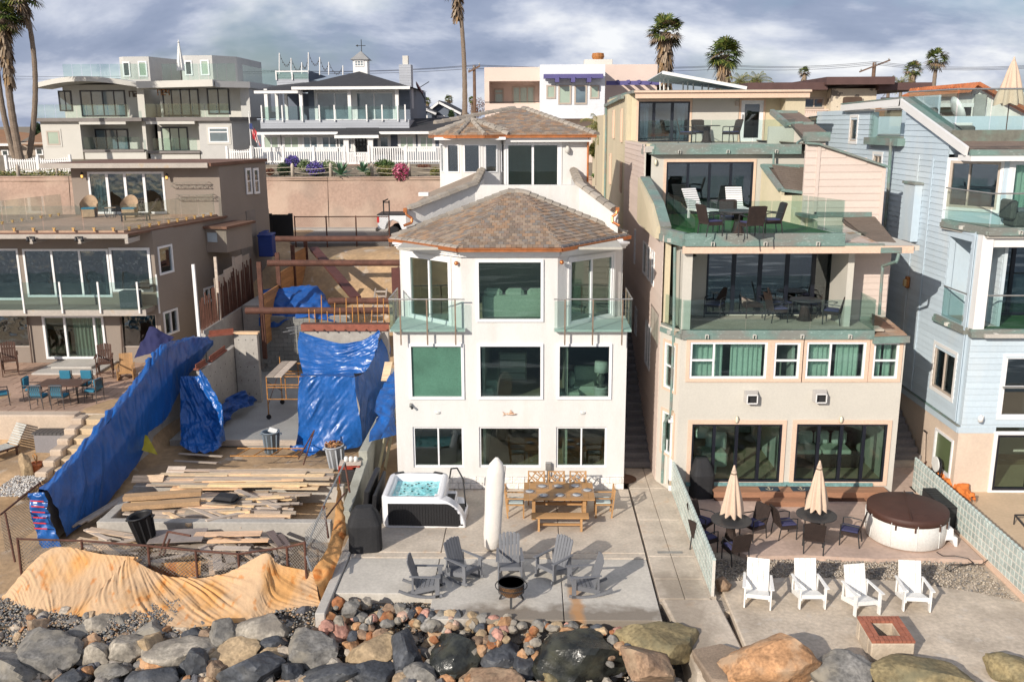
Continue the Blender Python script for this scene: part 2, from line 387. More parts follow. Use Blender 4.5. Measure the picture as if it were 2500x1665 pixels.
bshing=mat('charcoal_shingle',(.045,.045,.05),.9,.1,2,.15,30,.3,40)
tiles=mat('taupe_roof_tile',(.3,.24,.19),.85,.08,3,.12,25,.2,60,isl_cols=[(.25,.175,.12),(.30,.235,.18),(.205,.16,.125),(.33,.25,.185),(.26,.19,.145),(.23,.20,.175),(.34,.22,.14)])
tiles_j=mat('taupe_roof_tile_field',(.3,.24,.19),.85,.08,3,.12,25,.2,60,island=1,isl_cols=[(.25,.175,.12),(.30,.235,.18),(.205,.16,.125),(.33,.25,.185),(.26,.19,.145),(.23,.20,.175),(.34,.22,.14)])
ridget=mat('grey_ridge_tile',(.30,.265,.225),.85,.1,3,.12,25,.2,60,rnd=.18)
tarp_b=mat('blue_tarpaulin',(.008,.09,.33),.36,.15,1.5,.12,14,.3,6,spec=.5,coat=.12)
gl_dark=glassmat('tinted_glass',(.82,.93,.88),.8,.02)
gl_ref=glassmat('reflective_glass',(.52,.62,.66),.85,.12)
gl_wav=glassmat('wavy_reflective_glass',(.52,.62,.64),.85,.12,wav=.8)
gl_rail=glassmat('railing_glass',(.86,.94,.92),.6,.015,cap=.16)
gl_railg=glassmat('green_railing_glass',(.88,.955,.935),.6,.02,cap=.16)
gl_clear=glassmat('clear_glass',(.92,.96,.95),.6,.02,cap=.16)
roomm=mat('room_plaster',(.45,.43,.38),.9,.05)
roomf=mat('room_floor',(.42,.33,.24),.6,.1)
cur_gr=mat('pale_green_curtain',(.66,.74,.70),.9,.05,2)
cur_wh=mat('white_curtain',(.7,.7,.68),.9,.04)
fab_gr=mat('pale_sofa_fabric',(.55,.60,.52),.95,.05)
cushb=mat('teal_blue_cushion',(.03,.17,.26),.9,.08)
wicker=mat('dark_brown_wicker',(.035,.022,.018),.7,.2,8,.3,60,.6,120)
navyf=mat('navy_cushion',(.05,.05,.12),.9,.08)
adgray=mat('grey_poly_lumber',(.16,.165,.18),.6,.05,4,.04,rnd=.05)
# ground
def sm(a,b,t):
    t=min(max((t-a)/(b-a),0),1);return t*t*(3-2*t)
def gh(x,y):
    n=noise.noise(Vector((x*.35,y*.35,0)))
    z=-5+sm(8,18.5,y)*3.4+sm(18.5,20.8,y)*1.15
    z+=sm(20.5,22,y)*.15+.12*n
    if y>20.5:z=max(z,-.5)
    z=min(z,-.3+.1*n)
    pit=sm(-14.6,-14.3,x)*(1-sm(-4.6,-4.4,x))
    up=sm(46.5,54,y)*4.9*(1+.06*n)
    if pit>.5:
        b=sm(43.5,53,y);z2=-.25+.15*n+5.0*b**1.2+(noise.noise(Vector((x*.8,y*.8,3)))*.9+noise.noise(Vector((x*2.2,y*2.2,3)))*.3)*b*(1-b)*3
        if 29<y<32.2:z2+=.35*math.exp(-((x+8)/1.6)**2-((y-30.3)/1.0)**2)+.1*noise.noise(Vector((x*1.5,y*1.5,0)))
        return z2 if y>23 else z
    if x<-14.3:
        s=sm(28,29.5,y)*.45+sm(31.8,32.4,y)*1.15
        return z+s+sm(42,54,y)*3.7
    return max(z,-.3)+up if y>21 else z
xs=[-150,-110,-80,-60,-48,-40,-34]+[-30+.5*i for i in range(109)]+[26,30,40,60,90,150]
ys=[6,9,12,14]+[15+.4*i for i in range(117)]
gm=MB();gm.v=[(x,y,gh(x,y))for y in ys for x in xs];nx=len(xs)
gm.f=[(j*nx+i,j*nx+i+1,(j+1)*nx+i+1,(j+1)*nx+i)for j in range(len(ys)-1)for i in range(nx-1)]
build(gm,'ground',dirt,smooth=True,kind='structure')
uy=[(61.9,8.15),(64,8.3),(70,8.85),(84,9.0),(200,9.0),(3500,9.0)]
ux=[-3000,-200,-60,0,60,200,3000]
um=MB();um.v=[(x,y,z)for y,z in uy for x in ux]
um.f=[(j*7+i,j*7+i+1,(j+1)*7+i+1,(j+1)*7+i)for j in range(5)for i in range(6)]
build(um,'upper_ground',mat('dry_soil',(.22,.18,.13),.95,.2,.3,.1,3),kind='structure')
build(MB().box(-150,150,54.2,61.7,4.6,4.93),'road',asph,kind='structure')
build(MB().box(-150,150,60.6,61.75,4.6,5.05),'pavement',conc,kind='structure')
seam=mat('sea_water',(.012,.035,.045),.08,.2,.05,0,1,1.0,.45,spec=.5,stretch=(1,2.2,1),stain=[(.22,.54,.62,(.6,.64,.64),.9)])
def place_stain(m,x0,x1,y0,y1,edge,c,a,nz=.5):
    t=m.node_tree;K=t.links.new;b=t.nodes['Principled BSDF'];src=b.inputs['Base Color'].links[0].from_socket;ge=N(t,'ShaderNodeNewGeometry');sp=N(t,'ShaderNodeSeparateXYZ');n=N(t,'ShaderNodeTexNoise');n.inputs['Scale'].default_value=2.2;n.inputs['Detail'].default_value=5;K(ge.outputs['Position'],n.inputs[0]);K(ge.outputs['Position'],sp.inputs[0]);out=None
    for ax,lo,hi in((0,x0,x1),(1,y0,y1)):
        ad=N(t,'ShaderNodeMath',operation='MULTIPLY_ADD',i1=nz);K(n.outputs[0],ad.inputs[0]);K(sp.outputs[ax],ad.inputs[2])
        for u,v in((lo,lo+edge),(hi,hi-edge)):
            mr=N(t,'ShaderNodeMapRange');mr.inputs[1].default_value=u+nz*.5;mr.inputs[2].default_value=v+nz*.5;K(ad.outputs[0],mr.inputs[0])
            if out is None:out=mr.outputs[0]
            else:mu=N(t,'ShaderNodeMath',operation='MULTIPLY');K(out,mu.inputs[0]);K(mr.outputs[0],mu.inputs[1]);out=mu.outputs[0]
    mu=N(t,'ShaderNodeMath',operation='MULTIPLY',i1=a);K(out,mu.inputs[0]);mx=N(t,'ShaderNodeMixRGB');K(mu.outputs[0],mx.inputs[0]);K(src,mx.inputs[1]);mx.inputs[2].default_value=(*c,1);K(mx.outputs[0],b.inputs['Base Color'])
place_stain(conc_gy,-2,3.4,18,21.15,.4,(.19,.155,.12),.85,1.2);place_stain(conc_gy,.9,1.35,20.2,22.3,.15,(.50,.25,.09),.75,.35);place_stain(conc_dk,3.0,4.6,18.5,23.0,.5,(.2,.16,.12),.6,.9)
build(MB().add([(-3000,-3000,-3.2),(3000,-3000,-3.2),(3000,14.5,-3.2),(-3000,14.5,-3.2)],[(0,1,2,3)]),'sea',seam,kind='structure')
rw=mat('pink_shotcrete',(.40,.28,.22),.95,.1,.25,.1,6,.8,9,stain=[(.35,.46,.60,(.50,.38,.30),.75),(.6,.55,.7,(.28,.22,.18),.5)])
rwall=thing('retaining_wall','long pinkish rough plastered retaining wall behind the street, below the picket fence','retaining wall',(0,62,4.9))
for i,(a,b)in enumerate([(-70,-45),(-45,-31),(-31,-22.4),(-22.4,-13.6),(-13.6,-5.2),(-5.2,3.4),(3.4,12),(12,30)]):
    mb=MB();nu=max(4,int((b-a)*1.5))
    zt=8.42 if i<3 else 8.3
    mb.grid(lambda s,t:(a+.02+(b-a-.04)*s,62-.35*(1-t)+.12*noise.noise(Vector(((a+(b-a)*s)*.4,t*1.5,i))),4.8+(zt-4.8)*t),nu,8)
    mb.box(a+.02,b-.02,62.02,62.4,4.8,zt-.01);mb.box(a+.02,b-.02,61.93,62.45,zt-.01,zt+.05)
    build(mb,'wall_panel',rw,rwall,smooth=False)
# patios (setting), each slab a piece
patio=build(MB().box(-5.1,3.2,21.8,28.6,-.6,-.1),'patio',conc,kind='structure')
for a,b in((-5.08,-2.56),(-2.54,.79),(.81,3.19)):
    build(MB().box(a,b,23.92,28.59,-.1,.0),'slab',conc_dk,patio,bevel=.012)
    y0=20.35 if a>-4 else 21.6
    build(MB().box(a,b,y0,23.6,-.5,-.03),'slab',conc_gy if a>-9 else conc,patio,bevel=.015)
build(MB().box(-5.08,3.19,23.61,23.91,-.1,-.012),'step_edge',conc_dk,patio,bevel=.01)
walk=build(MB().box(3.24,4.58,21.3,33,-.6,-.1),'path',conc_dk,kind='structure')
for a,b in((3.26,3.9),(3.915,4.56)):
    for c,d in((21.42,22.45),(22.47,23.75),(23.77,26.2),(26.22,28.7),(28.72,30.55)):
        build(MB().box(a,b,c,d,-.12,-.02),'slab',conc_dk,walk,bevel=.012)
dr=build(MB().box(3.55,4.25,23.95,24.07,-.05,-.01),'drain_grate',steel,walk)
stairm=mat('stair_concrete',(.20,.19,.19),.9,.12,1.5,.1,15,.2,40)
st=build(MB().box(3.08,4.6,30.6,46,-.6,-.02),'stairs',stairm,kind='structure')
for i in range(24):
    y=30.6+i*.42
    build(MB().box(3.1,4.58,y,y+.9,-.1,.18*(i+1)),'stair_step',stairm,st,bevel=.012)
mb=MB();mb.prism([(3.3,21.35,.02),(3.62,19.6,-.15),(3.75,18.6,-.3),(5.05,18.4,-.3),(4.72,21.35,.02)],(0,0,-1.1))
ramp_o=build(mb,'ramp',conc_dk,kind='structure',bevel=.05)
mb=MB();mb.prism([(3.66,19.15,-.05),(3.95,18.1,-.15),(5.1,17.8,-.1),(5.0,18.95,.0),(4.4,19.35,0)],(.1,-.2,-.35))
o=build(mb,'concrete_slab',mat('brown_concrete',(.25,.19,.14),.9,.15,2,.15,20,.4,50),bevel=.04)
o['label']='broken flat concrete block lying at the foot of the ramp between boulders';o['category']='concrete block'
stamped=mat('pink_stamped_concrete',(.50,.37,.30),.8,.12,1.1,.1,8,.3,8,stain=[(1.2,.52,.72,(.36,.27,.22),.5),(.9,.66,.72,(.6,.28,.1),.5)])
mb=MB();edge=[(4.72,24.3),(5.6,24.3),(6.1,23.75),(7.6,23.85),(9.5,23.65),(11,23.72),(12.45,23.6)]
mb.prism([(x,y,0.0)for x,y in edge]+[(12.45,28.2,0),(13.7,31,0),(11.6,31,0),(4.72,28.3,0)],(0,0,-.3))
build(mb,'stone_patio',stamped,kind='structure')
cracked=mat('cracked_concrete',(.52,.44,.35),.92,.16,1.2,.15,10,.3,30,stain=[(.8,.5,.68,(.33,.27,.21),.6),(3,.6,.68,(.55,.5,.44),.5)])
mb=MB();mb.prism([(4.95,22.4,-.06),(4.98,18.6,-.1),(6.6,18.1,-.12),(9,17.6,-.12),(14.5,17.4,-.12),(14.5,20.6,-.06),(12.6,21.3,-.05),(11.5,21.9,-.05),(9.8,22.5,-.05),(7,22.7,-.05)],(0,0,-.8))
build(mb,'lower_patio',cracked,kind='structure',bevel=.03)
build(MB().box(4.7,12.5,21,28,-.5,-.14),'gravel_bed',mat('packed_gravel',(.44,.37,.29),.95,.25,3,.3,20,.8,18),kind='structure')
sandm=mat('beach_sand',(.56,.42,.28),.95,.06,1,.06,10,.25,20)
build(MB().box(12.72,40,17,31,-.5,-.02),'sand',sandm,kind='structure')
# white house in the middle
wh=thing('white_house','white stucco house in the middle with brown tiled roofs and green tinted picture windows','house',(-.7,28.6,0))
f=FY(28.6);WX0,WX1=-4.42,3.04
rc={}
def wr(k,*a):rc[k]=f.rect(*a)
wr('m1','c2',1302,192,1742,635);wr('m2','c2',1850,192,412,635,'c3');wr('m3','c3',520,192,958,635)
wr('l1','c2',1335,858,1738,1180);wr('l2','c2',1862,858,392,1180,'c3');wr('l3','c3',515,858,918,1180)
wr('t2','b2',1838,828,415,1325,'b3')
mb=MB();wall_holes(mb,f,WX0,WX1,.42,5.42,-.22,0,[rc[k]for k in('m1','m2','m3','l1','l2','l3')])
CX0=f.pix('b2',1716,900)[0];CX1=f.pix('b3',528,900)[0];EZ=7.95
wall_holes(mb,f,CX0,CX1,5.42,EZ,-.22,0,[rc['t2']])
mb.box(WX0,WX0+.2,28.82,45,-.2,5.42);mb.box(WX1-.2,WX1,28.82,45,-.2,5.42);mb.box(WX0,WX1,44.8,45,5.42,8.8)
mb.box(WX0,WX0+.2,30.6,45,5.42,8.0);mb.box(WX1-.2,WX1,30.6,45,5.42,8.0)
build(mb,'wall',white_st,wh)
mb=MB()
for z in(.25,2.72,5.36):mb.box(WX0+.2,WX1-.2,28.82,34.5,z-.12,z)
build(mb,'floor',roomf,wh)
mb=MB();mb.box(WX0+.2,WX1-.2,34.5,34.6,0,8.2);mb.box(WX0+.2,WX1-.2,28.82,34.5,7.9,7.98)
for x in(-1.6,1.1):mb.box(x,x+.08,28.9,34.5,.25,5.3)
build(mb,'interior_wall',roomm,wh)
spl=mat('painted_split_block',(.76,.73,.69),.9,.06,3,.12,12,1.0,14,rnd=.05)
for r in range(2):
    x=WX0-(.2 if r else 0)
    while x<WX1:
        a,b=max(x,WX0),min(x+.4,WX1)
        if b-a>.05:build(MB().box(a+.004,b-.004,28.53-random.Random(int(x*90)+r).random()*.03,28.82,.01+r*.205,.205+r*.205),'block',spl,wh,bevel=.012)
        x+=.4
window(wh,f,rc['m1'],white_fr,mat('frosted_green_glass',(.07,.17,.12),.25,.25,.9,.35,60,.3,80,spec=.6),fw=.09,proud=.05)
for k in('m2','m3','t2'):window(wh,f,rc[k],white_fr,gl_dark,fw=.09,proud=.05,trim=None)
for k in('l1','l3'):window(wh,f,rc[k],white_fr,gl_dark,cols=(.5,),fw=.06,proud=-.05,deep=.14,gn=-.1)
window(wh,f,rc['l2'],white_fr,gl_dark,fw=.06,proud=-.05,deep=.14,gn=-.1)
def cant(ax,bx,ua,ub,sgn):
    a=Vector((ax,28.6));b=Vector((bx,30.55));d=b-a
    if sgn<0:o_,e_=b,a
    else:o_,e_=a,b
    v=e_-o_;fr=Fr(o_.x,o_.y,math.degrees(math.atan2(v.y,v.x)));Lw=v.length
    r=(Lw*ua,Lw*ub,5.5,7.55)
    mb=MB();wall_holes(mb,fr,0,Lw,5.42,EZ,-.18,0,[r]);build(mb,'bay_wall',white_st,wh)
    window(wh,fr,r,white_fr,gl_dark,cols=(.5,),fw=.07,bw=.07,name='sliding_door',trim=white_pt,tw=.09)
    return fr,Lw
fl,Ll=cant(CX0,WX0+.05,.14,.82,-1)
frr,Lr=cant(CX1,WX1-.05,.18,.86,1)
mb=MB()
for k,(o1,z0,z1)in enumerate(((.1,7.72,7.80),(.17,7.80,7.88),(.26,7.88,7.95))):
    mb.fbox(f,CX0-.05,CX1+.05,0.002,o1,z0,z1)
    mb.fbox(fl,-.1,Ll,0.002,o1,z0+.001,z1-.001);mb.fbox(frr,0,Lr+.1,0.002,o1,z0+.001,z1-.001)
build(mb,'cornice',white_pt,wh)
for side,xa,xb in((-1,WX0-.06,CX0+.12),(1,CX1-.12,WX1+.1)):
    mb=MB();xin=CX0 if side<0 else CX1;xo=WX0 if side<0 else WX1
    mb.prism([(xa,28.33,5.44),(xb,28.33,5.44),(xb,28.6,5.44),(xo,30.5,5.44),(xa if side<0 else xo,30.5,5.44)][::1]if side<0 else
             [(xa,28.33,5.44),(xb,28.33,5.44),(xb,30.5,5.44),(xo,30.5,5.44),(xa,28.6,5.44)],(0,0,-.07))
    bal=build(mb,'balcony',mat('balcony_floor',(.50,.55,.52),.8,.06),wh)
    rz0,rz1=5.38,6.42
    xm=(xa+xb)/2
    for a,b in((xa+.02,xm-.02),(xm+.02,xb-.02)):build(MB().box(a,b,28.30,28.312,rz0,rz1-.06),'glass_panel',gl_railg,bal)
    xe=xa if side<0 else xb
    for c,d in((28.34,29.3),(29.34,30.3)):build(MB().box(xe-.006,xe+.006,c,d,rz0,rz1-.06),'glass_panel',gl_railg,bal)
    mb=MB();mb.tube((xa,28.31,rz1),(xb,28.31,rz1),.022);mb.tube((xe,28.31,rz1),(xe,30.3,rz1),.022);build(mb,'handrail',steel,bal)
    for x,y in((xa+.35,28.32),(xm,28.32),(xb-.3,28.32),(xe,29.3),(xe,30.25)):
        build(MB().box(x-.022,x+.022,y-.03,y+.01,4.95 if y<28.4 else 5.3,rz1),'railing_post',mat('rusty_stainless',(.36,.26,.19),.4,.2,6,metal=.6),bal)
PK=P('b2',2150,292,32.4)
eave=[G('b2',1148,655,8.05),P('b2',1690,702,28.25),P('b3',560,706,28.25),G('b3',1104,632,8.05)]
EZr=8.03
for e in eave:e.z=EZr
xw=WX0;
pk0=Vector((PK.x-.25,32.4,PK.z));pk1=Vector((PK.x+.25,32.4,PK.z))
shingles(wh,[eave[1],eave[2],pk1,pk0],.2,.165,.03,tiles,3,jit=0,maxp=300)
shingles(wh,[eave[0],eave[1],pk0],.2,.165,.03,tiles_j,4,maxp=0)
shingles(wh,[eave[2],eave[3],pk1],.2,.165,.03,tiles_j,5,maxp=0)
mb=MB()
for a,b,c_ in((eave[0],eave[1],pk0),(eave[2],eave[3],pk1)):
    mb.add([a,b,c_,a-Vector((0,0,.06)),b-Vector((0,0,.06)),c_-Vector((0,0,.06))],[(0,1,2),(5,4,3),(0,3,4,1),(1,4,5,2),(2,5,3,0)])
mb.add([eave[1],eave[2],pk1,pk0],[(0,1,2,3)])
build(mb,'roof_deck',dkwood,wh)
def ridge(par,a,b,wdt=.3,ln=.3,m=ridget,th=.1,name='ridge_tile',rise=.05):
    a=Vector(a);b=Vector(b);n=max(1,int((b-a).length/ln));d=(b-a)/n
    for i in range(n):
        p0=a+d*i;p1=a+d*(i+1.12)
        dn=d.normalized();s=dn.cross(Vector((0,0,1))).normalized();u=s.cross(dn)
        mb=MB();pr=[(-wdt/2,-.06),(-wdt*.38,.04),(0,.09),(wdt*.38,.04),(wdt/2,-.06)]
        top=[p0+s*x+u*(z+rise)for x,z in pr];bot=[p1+s*x*.85+u*(z*.9+rise*.5)for x,z in pr]
        mb.add(top+bot,[(0,1,2,3,4),(9,8,7,6,5)]+[(i_,i_+5,i_+6,i_+1)for i_ in range(4)]+[(0,4,9,5)])
        build(mb,name,m,par)
ridge(wh,eave[0]+Vector((.1,.05,.02)),pk0,.32,.28);ridge(wh,eave[3]+Vector((-.1,.05,.02)),pk1,.32,.28);ridge(wh,pk0,pk1,.32,.25)
ridge(wh,eave[1]+Vector((.05,.05,-.02)),eave[0]+Vector((.1,0,-.02)),.3,.3,rise=.02)
ridge(wh,eave[2]+Vector((-.05,.05,-.02)),eave[3]+Vector((-.1,0,-.02)),.3,.3,m=mat('dark_ridge_tile',(.13,.12,.12),.8,.1,rnd=.15),rise=.02)
def gutter(par,pts,m=copper,r=.055,name='gutter'):
    mb=MB()
    for a,b in zip(pts[:-1],pts[1:]):
        a=Vector(a);b=Vector(b);mb.beam(a,b,.1,.1);mb.beam(a+Vector((0,-.02,.05)),b+Vector((0,-.02,.05)),.13,.025)
    build(mb,name,m,par)
gutter(wh,[e+Vector((0,-.05,-.06))for e in eave])
par_pts=[P('b2',1275,430,31.2),P('b2',1828,236,32.6),P('b3',700,236,32.6),P('b3',1010,440,31.2)]
mb=MB()
for a,b in zip(par_pts[:-1],par_pts[1:]):
    mb.hexa([Vector((a.x,a.y,7.9)),Vector((b.x,b.y,7.9)),Vector((b.x,b.y+.2,7.9)),Vector((a.x,a.y+.2,7.9)),a,b,b+Vector((0,.2,0)),a+Vector((0,.2,0))])
mb.box(par_pts[1].x-.1,par_pts[1].x+.1,32.8,37.4,8.0,par_pts[1].z-.01);mb.box(par_pts[2].x-.1,par_pts[2].x+.1,32.8,37.4,8.0,par_pts[2].z-.01)
build(mb,'parapet',white_st,wh)
build(MB().box(WX0,WX1,30.9,45,7.9,8.0),'terrace_floor',conc,wh)
for sg,a,b in((-1,par_pts[0],par_pts[1]),(1,par_pts[3],par_pts[2])):
    A=a+Vector((-.12*(-sg)*-1,.05,.02));B=b+Vector((0,.05,.05))
    back=Vector((0,5.4,0));Cq=Vector((B.x,37.4,B.z+.25));Dq=Vector((A.x,37.4,A.z+.1))
    build(MB().add([A,B,Cq,Dq,A-Vector((0,0,.08)),B-Vector((0,0,.08)),Cq-Vector((0,0,.08)),Dq-Vector((0,0,.08))],
                   [(0,1,2,3),(7,6,5,4),(0,4,5,1),(1,5,6,2),(2,6,7,3),(3,7,4,0)]),'side_roof',tiles,wh)
    ridge(wh,A,B,.42,.34);ridge(wh,B,Cq,.36,.34)
mb=MB();mb.path([P('b2',1272,440,31.1),P('b2',1285,475,31.05),P('b2',1325,500,31.05),P('b2',1325,535,31.0),P('b2',1260,560,30.9)],.045,8);mb.ob(P('b2',1272,435,31.1),(.12,.12,.14))
mb.path([P('b3',1005,425,31.1),P('b3',995,465,31.05),P('b3',962,490,31.05),P('b3',965,530,31.0),P('b3',1020,560,30.9)],.045,8);mb.ob(P('b3',1004,430,31.1),(.12,.12,.14))
build(mb,'downpipe',copper,wh)
build(MB().ob(P('b2',1420,308,33),(.35,.3,.12)),'floodlight',white_pt,wh)
f2=FY(37.4)
bx0=f2.pix('a2',1540,1300)[0];bx1=f2.pix('a3',770,1300)[0];tx=f2.pix('a2',2078,1300)[0]
dz=f2.rect('a3',118,1145,540,1520);dz=(dz[0],dz[1],8.9,dz[3])
mb=MB();wall_holes(mb,f2,tx,bx1,7.9,11.3,-.2,0,[dz]);mb.box(bx1-.2,bx1,37.6,44,7.9,11.3);mb.box(bx0,bx0+.2,37.9,44,7.9,11.3);mb.box(bx0,bx1,44,44.2,7.9,11.3)
mb.box(bx0+.2,bx1-.2,41.5,41.6,8.0,11.3)
build(mb,'upper_wall',white_st,wh)
build(MB().box(bx0,bx1,37.7,44,8.7,8.88),'floor',roomf,wh)
window(wh,f2,dz,white_fr,gl_dark,cols=(.5,),fw=.08,bw=.09,name='sliding_door',trim=white_pt,tw=.1)
cx,rT=(bx0+tx)/2,(tx-bx0)/2
angs=[180,216,252,288,324,360]
pts=[(cx+rT*math.cos(rad(a)),37.75+rT*.55*math.sin(rad(a)))for a in angs]
zw=(f2.pix('a2',1700,1375)[1],f2.pix('a2',1700,1152)[1])
for(ax,ay),(bx_,by)in zip(pts[:-1],pts[1:]):
    d=Vector((bx_-ax,by-ay));fr=Fr(ax,ay,math.degrees(math.atan2(d.y,d.x)));Lw=d.length
    r=(.1,Lw-.1,*zw);mb=MB();wall_holes(mb,fr,0,Lw,7.9,11.3,-.15,0,[r]);build(mb,'bay_wall',white_st,wh)
    window(wh,fr,r,white_fr,gl_ref,fw=.04,proud=.03)
ze=11.32
ex0=P('a2',1478,1080,36.4).x;ex1=P('a3',838,1078,36.9).x
pkm=P('a2',2140,868,41.5);pkr=P('a2',2215,872,41.5)
q0,q1_=Vector((tx-.1,36.9,ze)),Vector((ex1,36.9,ze))
A0=Vector((bx0-.3,37.2,ze))
shingles(wh,[A0,q1_,Vector((pkr.x,41.5,pkm.z)),Vector((pkm.x,41.5,pkm.z))],.24,.2,.03,tiles_j,7,maxp=0)
mb=MB();pa=[A0,q1_,Vector((ex1,44.5,ze)),Vector((bx0-.3,44.5,ze))];T1=Vector((pkm.x,41.5,pkm.z-.03));T2=Vector((pkr.x,41.5,pkm.z-.03))
mb.add(pa+[T1,T2],[(3,2,1,0),(0,1,5,4),(1,2,5),(2,3,4,5),(3,0,4)]);build(mb,'upper_roof',tiles,wh)
ridge(wh,q1_,Vector((pkr.x,41.5,pkm.z)),.32,.35);ridge(wh,A0+Vector((0,2,.45)),Vector((pkm.x,41.5,pkm.z)),.32,.35)
tpk=P('a2',1795,958,38.0);rE=rT+.3
tp=[Vector((cx+rE*1.08*math.cos(rad(a)),37.75+rE*.75*math.sin(rad(a)),ze))for a in(170,216,252,288,324,370)]
for i in range(5):
    shingles(wh,[tp[i],tp[i+1],Vector((tpk.x,38.0,tpk.z))],.2,.2,.03,tiles_j,20+i,maxp=0)
    ridge(wh,tp[i],(tpk.x,38.0,tpk.z),.2,.3)
ridge(wh,tp[5],(tpk.x,38.0,tpk.z),.2,.3)
build(MB().add([*tp,Vector((tpk.x,38,tpk.z-.05))],[(0,1,6),(1,2,6),(2,3,6),(3,4,6),(4,5,6),(5,0,6),(5,4,3,2,1,0)]),'turret_roof',tiles,wh)
gutter(wh,[p+Vector((0,-.04,-.06))for p in tp[:5]]+[Vector((tx,36.88,ze-.06)),Vector((ex1,36.88,ze-.06))])
mb=MB();mb.box(bx0-.1,tx,36.75,37.7,11.14,11.25);mb.box(tx,ex1-.2,37.0,37.4,11.05,11.25);build(mb,'cornice',white_pt,wh)
xx=P('a3',768,1300,37.3).x
mb=MB();mb.path([(xx,37.0,11.2),(xx,37.3,11.0),(xx,37.3,8.9),(xx+.05,37.1,8.6)],.04,8);build(mb,'downpipe',copper,wh)
def soft(par,name,m,c,s,bev=.06):return build(MB().ob(c,s),name,m,par,bevel=bev)
sf=thing('sofa','pale green sofa seen from behind through the top floor picture window','sofa',(.3,29.6,5.4))
tx0=rc['t2'][0]+.1
soft(sf,'backrest',fab_gr,(rc['t2'][0]+1.2,29.3,6.0),(2.1,.3,.75));soft(sf,'seat',fab_gr,(rc['t2'][0]+1.2,29.8,5.7),(2.1,.9,.45))
for i in range(3):soft(sf,'cushion',fab_gr,(rc['t2'][0]+.5+i*.7,29.4,6.42),(.6,.25,.32),.1)
lp=thing('table_lamp','table lamp with white drum shade behind the right middle window','lamp',(rc['m3'][1]-.3,29.35,3.5))
c_=(rc['m3'][1]-.28,29.35,0)
build(MB().lathe([(.14,3.28),(.06,3.34),(.12,3.5),(.14,3.6),(.05,3.75),(.03,3.85)],c_,14),'lamp_base',mat('grey_ceramic',(.12,.12,.11),.4),lp,smooth=True)
build(MB().lathe([(.23,3.8),(.21,4.15)],c_,18),'lamp_shade',cur_wh,lp,smooth=True)
t=thing('side_table','white round drum side table under the lamp behind the right middle window','table',(c_[0],c_[1],2.72))
build(MB().lathe([(.24,2.72),(.2,3.0),(.24,3.26),(.25,3.28)],c_,18),'drum',cur_wh,t,smooth=True)
ch=thing('chaise','pale chaise longue with ottoman behind the right middle window','chaise',(rc['m3'][0]+.8,29.6,2.72))
soft(ch,'ottoman',fab_gr,(rc['m3'][0]+.42,29.25,2.97),(.75,.6,.45));soft(ch,'seat',fab_gr,(rc['m3'][0]+.95,29.95,3.0),(.8,1.0,.5));soft(ch,'backrest',fab_gr,(rc['m3'][0]+1.15,30.5,3.3),(1.0,.3,.8));soft(ch,'armrest',fab_gr,(rc['m3'][0]+.55,30.2,3.2),(.2,.8,.6))
bd=thing('bed','bed with pale cover and bolster behind the middle window of the white house','bed',(rc['m2'][0]+.2,30.5,2.72))
soft(bd,'mattress',fab_gr,(rc['m2'][0]+.1,30.7,3.1),(1.0,1.9,.55));soft(bd,'bench',fab_gr,(rc['m2'][0]+.25,29.4,3.0),(.45,.5,.5))
dd=thing('dresser','grey chest of drawers behind the middle window of the white house','dresser',(rc['m2'][0]+1.2,32.2,2.72))
soft(dd,'carcass',roomm,(rc['m2'][0]+1.05,32.3,3.25),(1.0,.5,1.05),.02)
for i in range(4):soft(dd,'drawer',cur_wh,(rc['m2'][0]+1.05,32.03,2.9+i*.24),(.9,.03,.2),.01)
def fit(name,label,cat,r,x,y,fn,Y=28.6,group=None):
    p=P(r,x,y,Y);o=thing(name,label,cat,p,group);fn(o,p);return o
def oval(o,p,m=None):build(MB().lathe([(.001,.045),(.06,.04),(.1,.0)],(0,0,0),16,1.0,.55).xf(Matrix.Translation(p+Vector((0,-.01,0)))@Matrix.Rotation(rad(90),4,'X')),'lens',m or mat('frosted_lens',(.6,.6,.58),.3),o,smooth=True);build(MB().ob(p+Vector((0,.0,0)),(.2,.03,.12)),'backplate',white_pt,o,bevel=.01)
fit('wall_light','small oval bulkhead light between the left middle and left ground windows','wall light','c2',1532,742,oval)
fit('wall_light','small oval bulkhead light between the right middle and right ground windows','wall light','c3',728,745,oval)
def camf(o,p):build(MB().ob(p+Vector((0,-.06,0)),(.08,.12,.1),.3),'housing',steel,o,bevel=.01);build(MB().tube(p+Vector((.04,-.12,-.03)),p+Vector((.06,-.2,-.06)),.04,10),'lens',dk_metal,o)
fit('floodlight','small grey twin floodlight under the left middle window of the white house','floodlight','c2',1318,680,camf)
def fish(o,p):
    fm_=mat('painted_fish',(.65,.5,.38),.5,.3,9,stain=[(14,.5,.6,(.5,.18,.05),.9)])
    build(MB().lathe([(.001,-.2),(.04,-.14),(.07,0),(.05,.12),(.015,.2)],(0,0,0),10,1,.4).xf(Matrix.Translation(p+Vector((0,-.04,.0)))@Matrix.Rotation(rad(90),4,'Y')@Matrix.Rotation(rad(90),4,'Z')),'body',fm_,o,smooth=True)
    build(MB().prism([p+Vector((-.14,-.05,0)),p+Vector((-.26,-.05,.08)),p+Vector((-.22,-.05,0)),p+Vector((-.26,-.05,-.06))],(0,.02,0)),'tail',fm_,o)
    build(MB().prism([p+Vector((-.05,-.05,.04)),p+Vector((.08,-.05,.04)),p+Vector((0,-.05,.14))],(0,.02,0)),'fin',fm_,o)
fit('fish_ornament','orange and white fish ornament on the wall above the central ground window','ornament','c3',152,750,fish)
